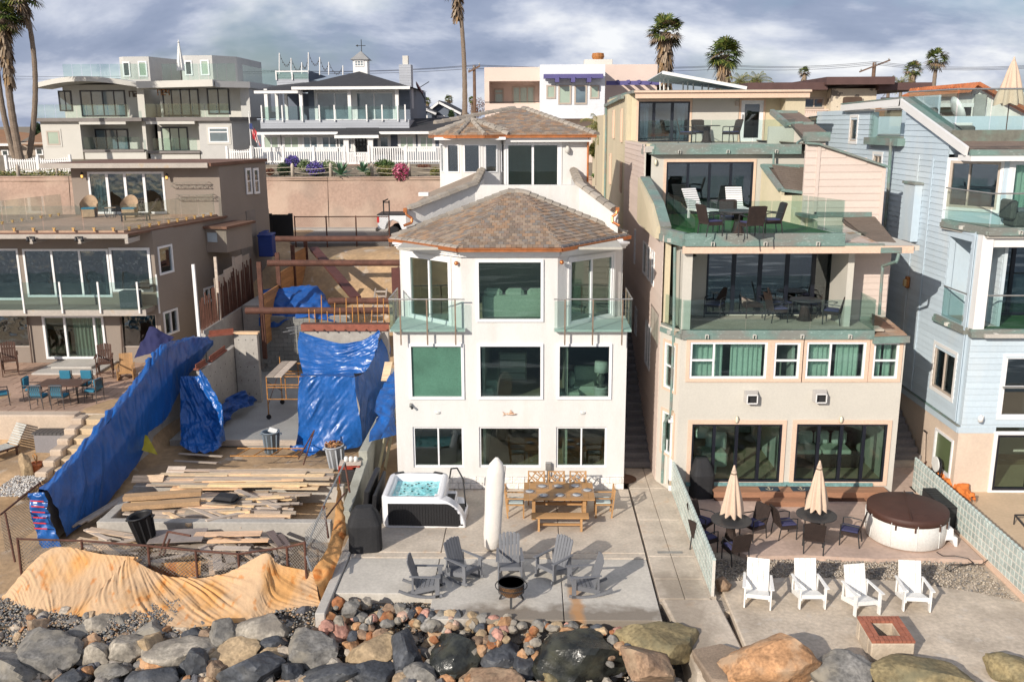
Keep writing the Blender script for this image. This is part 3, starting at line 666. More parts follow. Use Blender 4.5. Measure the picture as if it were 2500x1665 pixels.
def shell(o,p):build(MB().lathe([(.001,.1),(.05,.09),(.07,.05),(.05,0)],(0,0,0),10).xf(Matrix.Translation(p)@Matrix.Rotation(rad(90),4,'X')),'shade',copper,o,smooth=True);build(MB().ob(p,(.08,.02,.12)),'backplate',copper,o)
fit('wall_light','little copper wall light beside the left balcony door of the white house','wall light','b2',1680,858,shell,28.6)
fit('wall_light','little copper wall light beside the right balcony door of the white house','wall light','b3',560,850,shell,28.6)
fit('wall_light','white wall lantern on the upper storey right of the sliding door','wall light','a3',605,1185,lambda o,p:(build(MB().lathe([(.03,.05),(.1,-.05),(.09,-.2),(.001,-.25)],p+Vector((0,-.15,.05)),10),'shade',cream_st,o,smooth=True),build(MB().path([p,p+Vector((0,-.1,.12)),p+Vector((0,-.15,.08))],.015),'arm',dk_metal,o)),37.4)
def panel(o,p):
    build(MB().box(p.x-.09,p.x+.09,28.45,28.6,p.z-.13,p.z+.13),'box',steel,o,bevel=.01);build(MB().tube((p.x-.03,28.5,.1),(p.x-.03,28.5,p.z-.13),.02),'conduit',steel,o);build(MB().tube((p.x+.04,28.5,.1),(p.x+.04,28.5,p.z-.13),.02),'conduit',steel,o)
fit('electrical_box','grey electrical box with conduits between the central and right ground windows','electrical box','c3',452,1162,panel)
# tan terraced house on the right
th_=thing('tan_house','tan and yellow stucco terraced house with green copper balcony edges and black folding doors','house',(8.1,28.2,0))
f=FY(28.2);tr={}
TL,TR=4.68,10.62
tr['d1']=(f.pix('c3',1598,900)[0],f.pix('c4',356,900)[0],f.pix('c3',1700,1290)[1],f.pix('c3',1700,832)[1])
tr['d2']=f.rect('c4',460,832,1178,1290)
tr['w1']=f.rect('c3',1580,178,2195,470);tr['w2']=f.rect('c4',290,182,495,470);tr['w3']=f.rect('c4',545,178,1018,470);tr['w4']=f.rect('c4',1078,182,1282,470)
TR2=f.pix('c4',1345,170)[0]
mb=MB();wall_holes(mb,f,TL,TR,0,5.4,-.22,0,list(tr.values()));wall_holes(mb,f,TR,TR2,0,5.05,-.22,0,list(tr.values()))
mb.box(TR2-.2,TR2,28.42,44,-.1,5.05);mb.box(4.2,4.4,29.35,60,-.1,5.4);mb.box(4.68,TR2-.2,35,35.2,0,8.3)
build(mb,'wall',tan_st,th_)
mb=MB()
for z in(.35,2.75,5.4):mb.box(4.5,TR2-.2,28.42,34.9,z-.15,z-(.0 if z<5 else .01))
build(mb,'floor',roomf,th_)
mb=MB();mb.box(4.5,TR2-.2,33.2,33.3,.4,5.2);mb.box((tr['d1'][1]+tr['d2'][0])/2,(tr['d1'][1]+tr['d2'][0])/2+.1,28.5,33.2,.35,5.2);build(mb,'interior_wall',cur_wh,th_)
for k in('d1','d2'):window(th_,f,tr[k],blk_fr,gl_dark,cols=(.25,.5,.75),fw=.06,bw=.1,name='folding_door',trim=peach,tw=.13,deep=.12)
for k,c,r_ in(('w1',(.31,),{0:(.5,)}),('w2',(),{0:(.5,)}),('w3',(.41,),{0:(.5,)}),('w4',(),{0:(.5,)})):
    window(th_,f,tr[k],white_fr,gl_dark,cols=c,rows=r_,fw=.07,bw=.06,trim=peach,tw=.11)
    u0,u1,z0,z1=tr[k]
    if k!='w2':
        curtain(th_,f,u0+.05,u0+(u1-u0)*.45,z0,z1,-.3,cur_gr);curtain(th_,f,u0+(u1-u0)*.55,u1-.1,z0,z1,-.3,cur_gr)
def wallpoly(par,name,m,pts,th=.12):
    a=[Vector(p)for p in pts];n=(a[1]-a[0]).cross(a[2]-a[0]).normalized()
    return build(MB().prism(a,-n*th),name,m,par,recalc=True)
fc=Fr(4.2,29.3,math.degrees(math.atan2(-1.1,.48)));Lc=math.hypot(1.1,.48)
mb=MB();wall_holes(mb,fc,0,Lc,0,5.4,-.15,0,[(.3,.95,3.4,4.9),(.3,.95,1.2,2.6)]);build(mb,'corner_wall',tan_st,th_)
window(th_,fc,(.3,.95,3.4,4.9),white_fr,gl_dark,rows=(.5,),trim=peach,tw=.08);window(th_,fc,(.3,.95,1.2,2.6),white_fr,gl_dark,trim=peach,tw=.08)
fl_=Fr(4.2,0,-90)
hol=[(-33.1,-32.3,6.3,7.5),(-34.4,-33.4,6.3,7.5),(-31.9,-31.2,6.3,7.5),(-37.4,-37.0,6.2,7.6)]
siding(th_,fl_,[(-42.3,5.5),(-29.3,5.5),(-29.3,8.3),(-35,9.6),(-35,11.0),(-42.3,11.0)],.2,pink_sd,hol)
siding(th_,fl_,[(-42.3,0),(-29.4,0),(-29.4,5.5),(-42.3,5.5)],.2,pink_sd,[(-33,-31.6,3.2,4.8),(-36.5,-35.8,3.5,4.6)])
for h in hol:window(th_,fl_,h,white_fr,gl_ref,fw=.06,proud=.05,deep=.02,gn=.01)
window(th_,fl_,(-33,-31.6,3.2,4.8),white_fr,gl_ref,cols=(.5,),proud=.05,deep=.02,gn=.01);window(th_,fl_,(-36.5,-35.8,3.5,4.6),white_fr,gl_ref,proud=.05,deep=.02,gn=.01)
mb=MB();mb.box(4.25,4.45,29.4,34.8,5.4,8.3);mb.box(4.25,4.45,35,42.3,5.4,11);mb.box(4.21,4.42,42.3,53,0,13);mb.box(4.0,4.2,53.2,62,0,12.2);mb.box(4.0,10,61.8,62,0,12.2);mb.box(4.0,4.4,53,53.2,0,12.2)
mb.box(4.4,12,52.8,53,8,13)
build(mb,'flank_wall',yel_st,th_)
for a,b,c,d in((-44.2,-43.8,10.9,12.4),(-43.9,-43.5,8.6,10.0),(-48.5,-48,11,12.4),(-50,-49.5,8.6,10.2)):window(th_,fl_,(a,b,c,d),peach,gl_ref,fw=.08,proud=.08,deep=.0,gn=.02)
# third level: recessed balcony
bk=FY(30.46)
g3=(bk.pix('b3',1718,900)[0],bk.pix('b4',838,900)[0],5.5,7.75)
mb=MB();wall_holes(mb,bk,4.7,10.9,5.4,8.2,-.2,0,[g3]);mb.box(4.68,4.85,28.75,30.4,5.4,8.1);build(mb,'recess_wall',tan_st,th_)
window(th_,bk,g3,blk_fr,gl_ref,cols=(.2,.395,.595,.79),fw=.06,bw=.13,name='folding_door',deep=.1)
mb=MB();mb.box(4.7,11.0,30.7,34.9,5.4,5.5);build(mb,'floor',roomf,th_)
build(MB().box(4.5,11.0,28.3,30.46,5.4,5.46),'balcony_floor',mat('pale_deck_coating',(.45,.40,.33),.9,.1,2,.1),th_)
mb=MB();mb.box(4.66,4.95,28.25,28.6,5.46,8.1);px0=f.pix('b4',940,900)[0];px1=f.pix('b4',978,900)[0]
build(mb,'post',tan_st,th_);build(MB().box(px0-.05,px1,28.7,30.3,5.4,8.1),'pier',tan_st,th_)
sw=FY(29.6);siding(th_,sw,[(px1+.02,5.3),(TR2-.15,5.3),(TR2-.15,8.1),(px1+.02,8.1)],.2,pink_sd)
build(MB().box(px1,TR2-.15,29.6,34,5.1,8.15),'flank_block',pink_sd,th_)
def copperband(par,pts,z0,z1,proud=.12,m=patina,name='copper_edge'):
    for(a,b)in zip(pts[:-1],pts[1:]):
        d=Vector((b[0]-a[0],b[1]-a[1]));fr=Fr(a[0],a[1],math.degrees(math.atan2(d.y,d.x)))
        mb=MB();mb.fbox(fr,-.04,d.length+.04,-.12,proud,z0+(z1-z0)*.55,z1);mb.fbox(fr,-.03,d.length+.03,-.12,proud+.05,z0,z0+(z1-z0)*.55)
        build(mb,name,m,par)
        n=max(1,int(d.length/1.35))
        for i in range(n):
            u=(i+.5)*d.length/n;t=MB()
            for q_ in((-.05,-.035,0,.1),(.035,.05,0,.1)):t.fbox(fr,u+q_[0],u+q_[1],proud,proud+.13,z0+.04,z0+.14)
            t.fbox(fr,u-.05,u+.05,proud,proud+.13,z0+.14,z0+.155)
            build(t,'scupper',cream_st,par)
copperband(th_,[(4.25,29.3),(4.72,28.2),(TR,28.2)],5.18,5.46,.04)
for a,b,y in((4.68,6.65,28.16),(6.67,8.64,28.16),(8.66,10.62,28.16)):build(MB().box(a,b,y,y+.014,5.46,6.42),'glass_panel',gl_rail,th_)
build(MB().box(10.62,10.634,28.2,29.5,5.46,6.42),'glass_panel',gl_rail,th_);build(MB().prism([(4.66,28.24,5.46),(4.3,29.2,5.46),(4.314,29.21,5.46),(4.674,28.25,5.46)],(0,0,.96)),'glass_panel',gl_rail,th_)
rr_=[P('b4',1085,1445,28.1),P('b4',1358,1435,28.1),P('b4',1180,1290,29.6),P('b4',1075,1250,29.6)]
shingles(th_,rr_,.3,.5,.03,mat('rusty_slate',(.34,.22,.15),.85,.2,2,.1,rnd=.2,stain=[(2,.5,.7,(.2,.2,.18),.6)]),9,name='slate')
wallpoly(th_,'roof_deck',dkwood,[v-Vector((0,0,.04))for v in rr_],.06)
mb=MB();mb.beam(rr_[0]+Vector((-.02,-.06,-.1)),rr_[1]+Vector((.04,-.06,-.1)),.12,.2);build(mb,'copper_edge',patina,th_)
# fourth level deck: fascia, copper, turf
mb=MB();mb.box(4.66,TR2+.1,28.1,30.6,7.95,8.1);mb.box(4.2,TR2,30.6,35,8.0,8.2);build(mb,'soffit',tan_st,th_)
mb=MB();mb.box(4.6,TR2-.1,28.02,28.12,7.88,8.1);build(mb,'fascia',peach,th_)
copperband(th_,[(4.22,29.7),(4.7,28.15),(f.pix('b4',840,650)[0],28.15)],8.08,8.48,.08)
DR=f.pix('b4',840,650)[0]
turfo=build(MB().prism([(4.3,29.8,8.2),(4.72,28.2,8.2),(DR,28.2,8.2),(8.6,33.0,8.2),(8.35,35,8.2),(4.4,35,8.2)],(0,0,.22)),'turf',turf,th_)
for i in range(4):
    a=5.05+(DR-5.05)*i/4;build(MB().box(a+.01,a+(DR-5.05)/4-.01,28.16,28.174,8.46,9.45),'glass_panel',gl_rail,th_)
gy=mat('yellowed_glass_frame',(.5,.42,.22),.5)
for i in range(4):
    y0=28.4+i*.75;x0=5.0-i*.12;build(MB().prism([(x0,y0,8.46),(x0-.11,y0+.7,8.46),(x0-.098,y0+.702,8.46),(x0+.012,y0+.002,8.46)],(0,0,.99+.0*i)),'glass_panel',gl_rail,th_)
for i in range(3):
    y0=28.25+i*.85;x0=DR-.02-i*.3;build(MB().prism([(x0,y0,8.46),(x0-.28,y0+.8,8.46),(x0-.268,y0+.804,8.46),(x0+.012,y0+.004,8.46)],(0,0,1.0)),'glass_panel',gl_railg,th_)
W0,W1,W2=Vector((4.15,35.0,9.75)),Vector((4.2,31.3,9.1)),Vector((4.22,29.75,8.5))
wallpoly(th_,'wing_wall',yel_st,[(4.15,35,8.1),(4.15,29.8,8.1),W2,W1,W0],-.18)
mb=MB();mb.beam(W0+Vector((.08,0,.03)),W1+Vector((.08,0,.03)),.34,.08);mb.beam(W1+Vector((.08,0,.03)),W2+Vector((.08,-.1,.0)),.34,.08);build(mb,'copper_cap',patina,th_)
f4=FY(35.0);d4=f4.rect('b3',1390,52,2080,470);d4=(d4[0],d4[1],8.42,d4[3])
RE=f4.pix('b4',545,60)[0]
mb=MB();wall_holes(mb,f4,4.2,RE,8.2,10.72,-.2,0,[d4]);build(mb,'upper_wall',tan_st,th_)
window(th_,f4,d4,blk_fr,gl_ref,cols=(.25,.5,.745),fw=.06,bw=.09,name='folding_door',trim=peach,tw=.1)
build(MB().box(4.4,RE,35.2,41.9,8.2,8.4),'floor',roomf,th_);build(MB().box(4.4,RE,39,39.1,8.4,10.7),'interior_wall',roomm,th_)
copperband(th_,[(4.2,35.4),(4.55,34.8),(f4.pix('a4',490,1180)[0],34.8)],10.62,10.98,.04)
D5R=f4.pix('a4',490,1180)[0]
build(MB().box(4.2,D5R,34.8,42,10.7,10.92),'upper_deck',conc,th_)
for i in range(3):
    a=5.05+(D5R-5.3)*i/3;build(MB().box(a+.01,a+(D5R-5.3)/3-.01,34.78,34.794,10.95,11.85),'glass_panel',gl_rail,th_)
build(MB().prism([(5.03,34.8,10.95),(4.4,35.9,10.95),(4.41,35.91,10.95),(5.04,34.81,10.95)],(0,0,.9)),'glass_panel',gl_railg,th_)
f5=FY(42.0);d5=f5.rect('a3',1170,812,1578,1150);d5=(d5[0],d5[1],10.93,d5[3]);d6=f5.rect('a3',1985,803,2162,1150);d6=(d6[0],d6[1],10.93,d6[3])
R5=f5.pix('a4',515,760)[0]
mb=MB();wall_holes(mb,f5,4.66,R5-.9,10.8,13.0,-.2,0,[d5,d6]);mb.hexa([(4.2,42.6,10.8),(4.66,42,10.8),(4.7,42.1,10.8),(4.3,42.7,10.8),(4.2,42.6,13),(4.66,42,13),(4.7,42.1,13),(4.3,42.7,13)]);mb.box(R5-.9,R5-.05,41.2,42.2,10.8,13);mb.box(R5-.2,R5,42.2,53,8,13)
build(mb,'top_wall',yel_st,th_)
build(MB().box(f5.pix('a3',1600,900)[0],f5.pix('a3',1970,900)[0],41.96,41.995,10.95,12.9),'wall_infill',tan_st,th_)
window(th_,f5,d5,blk_fr,gl_ref,cols=(.3,.66),fw=.07,bw=.13,name='folding_door',trim=peach,tw=.09)
dd_=window(th_,f5,d6,white_fr,gl_ref,fw=.16,name='door',trim=peach,tw=.08);build(MB().fbox(f5,d6[0]+.05,d6[0]+.11,.02,.06,11.9,12.1),'handle',steel,dd_)
curtain(th_,f5,d5[0]+.1,d5[0]+.5,10.95,d5[3]-.1,-.3,cur_wh);curtain(th_,f5,d5[1]-.55,d5[1]-.15,10.95,d5[3]-.1,-.3,cur_gr)
build(MB().box(4.6,R5-.2,44.5,44.6,10.9,13),'interior_wall',roomm,th_);build(MB().box(4.6,R5-.2,42.2,44.5,10.8,10.92),'floor',roomf,th_)
mb=MB();mb.box(4.3,R5+.1,41.0,53,13.0,13.12);build(mb,'flat_roof',patina,th_)
mb=MB();mb.box(4.45,R5+.05,40.95,41.1,12.78,13.02);mb.box(4.4,R5+.1,40.85,41.1,13.02,13.1);build(mb,'fascia',peach,th_)
mb=MB();mb.beam((4.1,43,12.9),(4.1,53,12.7),.15,.15);mb.path([(4.1,52.5,12.6),(4.12,52.5,11.9),(4.12,52.5,5)],.06);build(mb,'gutter',patina,th_)
def pipe(par,pts,r=.05,m=patina,name='downpipe'):
    mb=MB();mb.path(pts,r,8);build(mb,name,m,par)
pipe(th_,[(4.45,28.62,8.0),(4.5,28.55,5.3),(4.5,28.55,2.6),(4.35,28.85,2.2),(4.35,28.9,.1)])
g_=P('b4',1290,780,28.0);pipe(th_,[g_,g_+Vector((-.05,0,-.25)),P('b4',1160,880,28.8),P('b4',1132,1270,28.8)])
pipe(th_,[P('a4',290,1215,34.7),P('a4',288,1330,34.7)],.04);pipe(th_,[P('a4',530,1105,36),P('a4',480,1140,35.5),P('a4',465,1200,35)],.04)
def roofpatch(reg,pts,Y0,Y1,ys,rh=.2,tw=.33):
    V_=[P(reg,x,y,Y)for(x,y),Y in zip(pts,ys)]
    return V_
A=[P('b4',375,268,33.2),P('b4',540,290,33.2),P('b4',540,105,34.6),P('b4',265,110,34.6)]
shingles(th_,A,.14,.25,.02,rshing,11,maxp=0);wallpoly(th_,'roof_deck',rshing,A,.08)
mb=MB();mb.beam(P('b4',205,78,34.7),P('b4',350,275,33.1),.22,.1);mb.beam(P('b4',350,275,33.1),P('b4',535,297,33.1),.1,.1);mb.beam(P('b4',205,80,34.7),P('b4',540,85,34.7),.1,.12);build(mb,'copper_edge',patina,th_)
B_=[P('b4',195,85,34.8),P('b4',350,285,33.1),P('b4',535,300,33.1),P('b4',535,480,33.1),P('b4',610,500,30.6),P('b4',585,595,30.6),P('b4',280,500,34.8)]
mb=MB();z8=8.2
x1,x2,x3,x4=B_[0].x,B_[1].x,B_[3].x,B_[4].x
mb.hexa([(x1,34.8,z8),(x2,33.05,z8),(x2+.12,33.1,z8),(x1+.12,34.85,z8),(x1,34.8,B_[0].z),(x2,33.05,B_[1].z-.05),(x2+.12,33.1,B_[1].z-.05),(x1+.12,34.85,B_[0].z)])
mb.box(x2,x3+.1,33.05,33.2,z8,B_[2].z-.08)
mb.hexa([(x3,33.0,z8),(x4,30.5,z8),(x4+.12,30.55,z8),(x3+.12,33.05,z8),(x3,33.0,B_[3].z),(x4,30.5,B_[4].z-.1),(x4+.12,30.55,B_[4].z-.1),(x3+.12,33.05,B_[3].z)])
build(mb,'deck_parapet',yel_st,th_)
mb=MB();mb.beam(P('b4',490,465,33.0),P('b4',610,490,30.6),.26,.1);build(mb,'copper_edge',patina,th_)
ft=FY(33.0)
t0,t1,t2,t3=ft.pix('a4',550,1148),ft.pix('a4',640,1155),ft.pix('a4',1180,1338),ft.pix('b4',1150,560)
poly=[(t0[0],7.6),(t2[0],7.6),(t2[0],t2[1]),(t1[0],t1[1]),(t0[0],t0[1])]
siding(th_,ft,poly,.245,pink_sd)
wallpoly(th_,'tower_wall',pink_sd,[(u,33.004,z)for u,z in poly],.1)
build(MB().box(t2[0]-.15,t2[0],33.1,42,5,t2[1]-.05),'tower_flank',pink_sd,th_);build(MB().fbox(ft,t0[0]+(t1[0]-t0[0]),t1[0]+.12,0,.05,8.6,t1[1]-.05),'corner_board',pink_sd,th_)
build(MB().fbox(ft,t2[0]-.1,t2[0]+.02,0,.05,7.6,t2[1]-.02),'corner_board',pink_sd,th_)
mb=MB();mb.beam((t0[0]-.03,32.95,t0[1]+.03),(t1[0],32.95,t1[1]+.03),.25,.07);mb.beam((t1[0],32.95,t1[1]+.03),(t2[0]+.05,32.95,t2[1]+.03),.25,.07);build(mb,'copper_cap',patina,th_)
build(MB().prism([(t1[0],33.15,t1[1]-.02),(t2[0],33.15,t2[1]-.02),(t2[0],42,t2[1]-.02),(t1[0],42,t1[1]-.02)],(0,0,.04)),'tower_roof',rshing,th_)
S_=[P('b4',1145,742,28.2),P('b4',1300,738,28.2),P('b4',1095,488,33.0),P('b4',835,505,33.0),P('b4',835,560,31.3)]
Sx=[Vector((S_[0].x-.9,28.25,8.15)),Vector((S_[1].x,28.2,S_[1].z)),S_[2],S_[3]]
shingles(th_,[S_[0],S_[1],S_[2],S_[3]],.16,.3,.02,rshing,12,maxp=0);wallpoly(th_,'roof_deck',rshing,[S_[0],S_[1],S_[2],S_[3]],.1)
mem=mat('pink_roof_membrane',(.52,.42,.36),.8,.1,2,stain=[(2.5,.5,.62,(.35,.18,.07),.7)])
wallpoly(th_,'roof_membrane',mem,[P('b4',835,700,28.15),P('b4',1148,705,28.15),P('b4',880,590,31),P('b4',835,590,31)],.08)
mb=MB();mb.beam(P('b4',1140,755,28.05),P('b4',1306,752,28.05),.12,.16);mb.beam(P('b4',842,712,28.1),P('b4',1170,718,28.1),.12,.12);build(mb,'copper_edge',patina,th_);build(MB().beam(P('b4',610,470,33),P('b4',1068,470,33.0),.1,.18),'copper_edge',patina,th_)
U_=[P('a4',525,1078,36),P('a4',735,1072,36),P('a4',500,905,40),P('a4',335,905,40)]
shingles(th_,U_,.2,.33,.02,rshing,14,maxp=0);wallpoly(th_,'roof_deck',rshing,U_,.08)
mb=MB();mb.beam(P('a4',525,1092,35.9),P('a4',740,1092,35.9),.12,.35);mb.beam(P('a4',275,893,40),P('a4',395,995,38),.18,.2);mb.beam(P('a4',395,990,38),P('a4',520,985,38),.14,.14);mb.beam(P('a4',265,893,40),P('a4',480,897,40),.1,.12);mb.ob(P('a4',562,1005,37.8),(.4,.3,.3));build(mb,'copper_edge',patina,th_)
mb=MB();a_=P('a4',525,1110,36);b_=P('a4',715,1110,36);c__=P('a4',715,1190,36);mb.box(a_.x,b_.x,36.1,36.3,8,a_.z);a_=P('a4',400,1000,38);mb.box(a_.x-.7,a_.x+1.3,38.1,38.3,9,a_.z-.05);build(mb,'flank_parapet',tan_st,th_)
def bulk(o,p):build(MB().lathe([(.001,.06),(.07,.05),(.1,.0)],(0,0,0),14,.6,1.3).xf(Matrix.Translation(p+Vector((0,-.01,0)))@Matrix.Rotation(rad(90),4,'X')),'lens',mat('cream_lens',(.72,.68,.52),.3),o,smooth=True)
fit('wall_light','cream oval wall light over the left pair of ground floor folding doors','wall light','c3',1956,798,bulk,28.15)
fit('wall_light','cream oval wall light over the right pair of ground floor folding doors','wall light','c4',828,798,bulk,28.15)
fit('wall_light','cream oval wall light left of the upper deck doors of the tan house','wall light','b3',1310,55,bulk,34.95)
fit('wall_light','beige square wall light left of the white top floor door','wall light','a3',1958,826,lambda o,p:build(MB().ob(p,(.14,.16,.22)),'shade',brz_fr,o,bevel=.02),41.9)
def ac(o,p):
    sl=mat('galvanised_hood',(.42,.40,.38),.5,.1)
    mb=MB();w_,h_=.22,.19;pts=lambda y,s:[p+Vector((-w_*s,y,-h_*s)),p+Vector((w_*s,y,-h_*s)),p+Vector((w_*s,y,h_*s)),p+Vector((-w_*s,y,h_*s))]
    a=pts(0,1);b=pts(-.22,.72);b=[v+Vector((0,0,-.04))for v in b]
    mb.add(a+b,[(0,1,5,4),(1,2,6,5),(2,3,7,6),(3,0,4,7)]);build(mb,'hood',sl,o)
    m2=MB()
    for q0_,q1 in zip(b,b[1:]+b[:1]):m2.beam(q0_,q1,.03,.03)
    build(m2,'rim',white_pt,o);build(MB().box(b[0].x,b[1].x,p.y-.1,p.y-.09,b[0].z,b[2].z),'grille',dk_metal,o)
fit('vent_hood','grey square vent hood under the left curtained window of the tan house','vent','c3',2068,612,ac,28.19)
fit('vent_hood','grey square vent hood under the right curtained window of the tan house','vent','c4',655,605,ac,28.19)
def lantern(o,p,m=dk_metal):
    build(MB().path([p+Vector((0,0,.15)),p+Vector((0,-.15,.22)),p+Vector((0,-.2,.12))],.015),'arm',m,o);build(MB().lathe([(.001,.14),(.12,.04),(.1,.02),(.03,.02)],p+Vector((0,-.2,0)),10),'cap',m,o)
    build(MB().lathe([(.05,.02),(.06,-.08),(.03,-.14),(.001,-.15)],p+Vector((0,-.2,0)),10),'globe',mat('frosted_lens',(.6,.6,.58),.3),o,smooth=True)
fit('wall_lantern','black gooseneck lantern on the left end of the third floor balcony wall','wall lantern','b3',1600,800,lantern,30.4)
fit('wall_lantern','black gooseneck lantern on the right end of the third floor balcony wall','wall lantern','b4',880,815,lantern,30.4)
sill=mat('turquoise_tile_sill',(.16,.30,.30),.4,.2,8,.2)
zt=tr['d1'][2]
build(MB().box(5.0,11.0,28.1,28.2,0.3,zt-.01),'sill',sill,th_)
dk=thing('wooden_deck','long low redwood deck step in front of the ground floor doors of the tan house','deck',(8.3,27.8,0))
xa,xb=G('c3',1760,1350,.3).x,G('c4',1190,1360,.3).x
for i in range(4):build(MB().box(xa,xb,27.6+i*.125,27.715+i*.125,.28,.32),'deck_board',deckw,dk)
build(MB().box(xa,xb,27.58,27.6,.14,.315),'riser',deckw,dk);build(MB().box(xa+.05,xb-.05,27.62,28.1,0,.27),'frame',dkwood,dk)
for a,b in((('c3',2120),('c4',505)),(('c4',978),('c4',1190))):
    u,v=G(a[0],a[1],1400,.08).x,G(b[0],b[1],1400,.08).x
    s_=thing('wooden_step','lower redwood step '+('at the left middle of the long deck, below two anchor mats' if a[0]=='c3' else 'at the right end of the long deck'),'step',((u+v)/2,27.3,0),'steps of the redwood deck')
    for i in range(3):build(MB().box(u,v,27.2+i*.125,27.315+i*.125,.12,.16),'board',deckw,s_)
    build(MB().box(u,v,27.18,27.2,0,.155),'riser',deckw,s_)
matm=mat('navy_door_mat',(.03,.05,.07),.95,.1,3,.2,40);anch=mat('beige_print',(.5,.42,.30),.9)
for j,(r,cx_,cy_,z_,lb)in enumerate((('c3',2215,1352,.33,'navy door mat with beige anchor, left end of the redwood deck'),('c4',510,1350,.33,'navy door mat with beige anchor, partly behind the right parasol on the deck'),('c4',1338,1390,.01,'navy door mat with beige anchor lying on the patio right of the deck'))):
    if j==0:r,cx_,cy_='c4',255,1350
    c=G(r,cx_,cy_,z_);o=thing('door_mat',lb,'door mat',(c.x,c.y,z_),'anchor door mats')
    build(MB().ob((c.x,c.y,z_),(.62,.34,.014)),'mat',matm,o)
    m_=MB();z2=z_+.012;x,y=c.x,c.y
    m_.box(x-.012,x+.012,y-.11,y+.08,z2,z2+.004);m_.box(x-.05,x+.05,y+.045,y+.06,z2,z2+.0045)
    m_.lathe([(.02,0),(.03,.0),(.03,.004),(.02,.004)],(x,y+.1,z2),12)
    for k in range(8):
        a0,a1=rad(200+k*17.5),rad(217.5+k*17.5);m_.beam((x+.1*math.cos(a0),y-.02+.09*math.sin(a0),z2+.002),(x+.1*math.cos(a1),y-.02+.09*math.sin(a1),z2+.002),.024,.004)
    m_.prism([(x-.12,y-.03,z2),(x-.07,y-.05,z2),(x-.115,y+.01,z2)],(0,0,.004));m_.prism([(x+.12,y-.03,z2),(x+.07,y-.05,z2),(x+.115,y+.01,z2)],(0,0,.004))
    build(m_,'anchor_print',anch,o)
s_=thing('wicker_sofa','wicker sofa with white cushions behind the right folding doors','sofa',(tr['d2'][0]+1.2,29.9,.35));bx=tr['d2'][0]
soft(s_,'frame',wicker,(bx+1.35,30.1,.6),(2.6,.95,.5));soft(s_,'backrest',wicker,(bx+1.35,30.6,.95),(2.6,.2,.8))
for i in range(2):soft(s_,'seat_cushion',fab_gr,(bx+.85+i*1.0,30.0,.92),(.95,.8,.16),.04)
for i,a in enumerate((.35,.95,1.5,2.1)):soft(s_,'pillow',cur_wh,(bx+a,30.3,1.22),(.5,.2,.5),.08)
s_=thing('armchair','pale armchair behind the left folding doors of the tan house','armchair',(tr['d1'][0]+1,30,.35));bx=tr['d1'][0]
soft(s_,'seat',fab_gr,(bx+1.0,29.8,.7),(.9,.8,.5));soft(s_,'backrest',cur_wh,(bx+1.2,30.2,1.1),(.7,.25,.7),.08);soft(s_,'pillow',cur_wh,(bx+.75,30.3,1.4),(.45,.15,.45),.06)
t_=thing('coffee_table','low wicker coffee table behind the left folding doors','table',(bx+.8,29.1,.35));soft(t_,'box',fab_gr,(bx+.75,29.15,.6),(.5,.4,.45),.02)
# light blue house at the right edge
bh=thing('blue_house','light blue board sided house at the right edge with green copper trim and roof deck','house',(16,28.5,0))
fs=Fr(13.75,0,-90)
win_s=[fs.rect('a4',905,940,958,1128),fs.rect('a4',1090,1235,1155,1315)]
wlow=(-30.75,-29.2,2.95,4.4);wbase=(-30.1,-28.75,.35,1.65);rec=(-30.55,-29.0,5.45,8.15)
niche=(-38.4,-35.1,11.1,12.6)
poly=[(-46,2.2),(-28.9,2.2),(-28.9,8.5),(-31.2,8.5),(-31.2,11.0),(-30.4,11.0),(-35.2,12.3),(-42,12.25),(-46,12.2)]
wallz=[win_s[0],win_s[1],wlow,rec,niche]
mb=MB();wall_holes(mb,fs,-46,-28.75,2.2,8.5,-.2,-.01,[wlow,rec]);wall_holes(mb,fs,-46,-31.3,8.5,10.7,-.2,-.01,[win_s[1]]);wall_holes(mb,fs,-46,-35.2,10.7,12.15,-.2,-.01,[win_s[0],niche])
mb.prism([(13.77,31.3,10.6),(13.77,35.2,10.6),(13.77,35.2,12.2),(13.77,31.3,11.15)],(.18,0,0));mb.box(13.77,30,45.8,46,0,12);build(mb,'wall',blue_sd,bh)
siding(bh,fs,[(-46,2.3),(-28.78,2.3),(-28.78,8.45),(-46,8.45)],.2,blue_sd,[wlow,rec])
siding(bh,fs,[(-46,8.45),(-31.3,8.45),(-31.3,11.2),(-35.2,12.3),(-42,12.2),(-46,12.2)],.2,blue_sd,[win_s[0],win_s[1],niche])
mb=MB();wall_holes(mb,fs,-46,-28.6,-.2,2.1,-.2,-.005,[wbase]);basew=mat('weathered_beige_base',(.62,.50,.40),.85,.06,.8,.05,15,.3,40,stain=[(1.1,.55,.75,(.45,.36,.3),.5)]);build(mb,'base_wall',basew,bh)
mb=MB();mb.fbox(fs,-46,-28.55,-.05,.05,2.0,2.22);mb.fbox(Fr(13.72,28.55,0),0,1.2,-.05,.06,2.0,2.2);build(mb,'trim_board',blue_sd,bh)
mb=MB();mb.fbox(fs,-46,-28.5,-.02,.07,2.22,2.26);build(mb,'flashing',patina,bh)
for w_,m_ in((win_s[0],brz_fr),(win_s[1],brz_fr),(wlow,brz_fr)):window(bh,fs,w_,m_,gl_ref,cols=(.5,)if w_ is not win_s[0]else(),fw=.07,trim=white_pt,tw=.12)
window(bh,fs,wbase,white_fr,mat('olive_screen',(.10,.13,.06),.4),fw=.08,proud=.04,trim=None)
for u in(-33.6,-32.4,-28.85):build(MB().fbox(fs,u,u+.12,.03,.055,2.3,10.6 if u<-30 else 8.3),'corner_board',blue_sd,bh)
build(MB().box(13.45,13.72,33.0,34.0,7.6,9.6),'chimney_chase',blue_sd,bh)
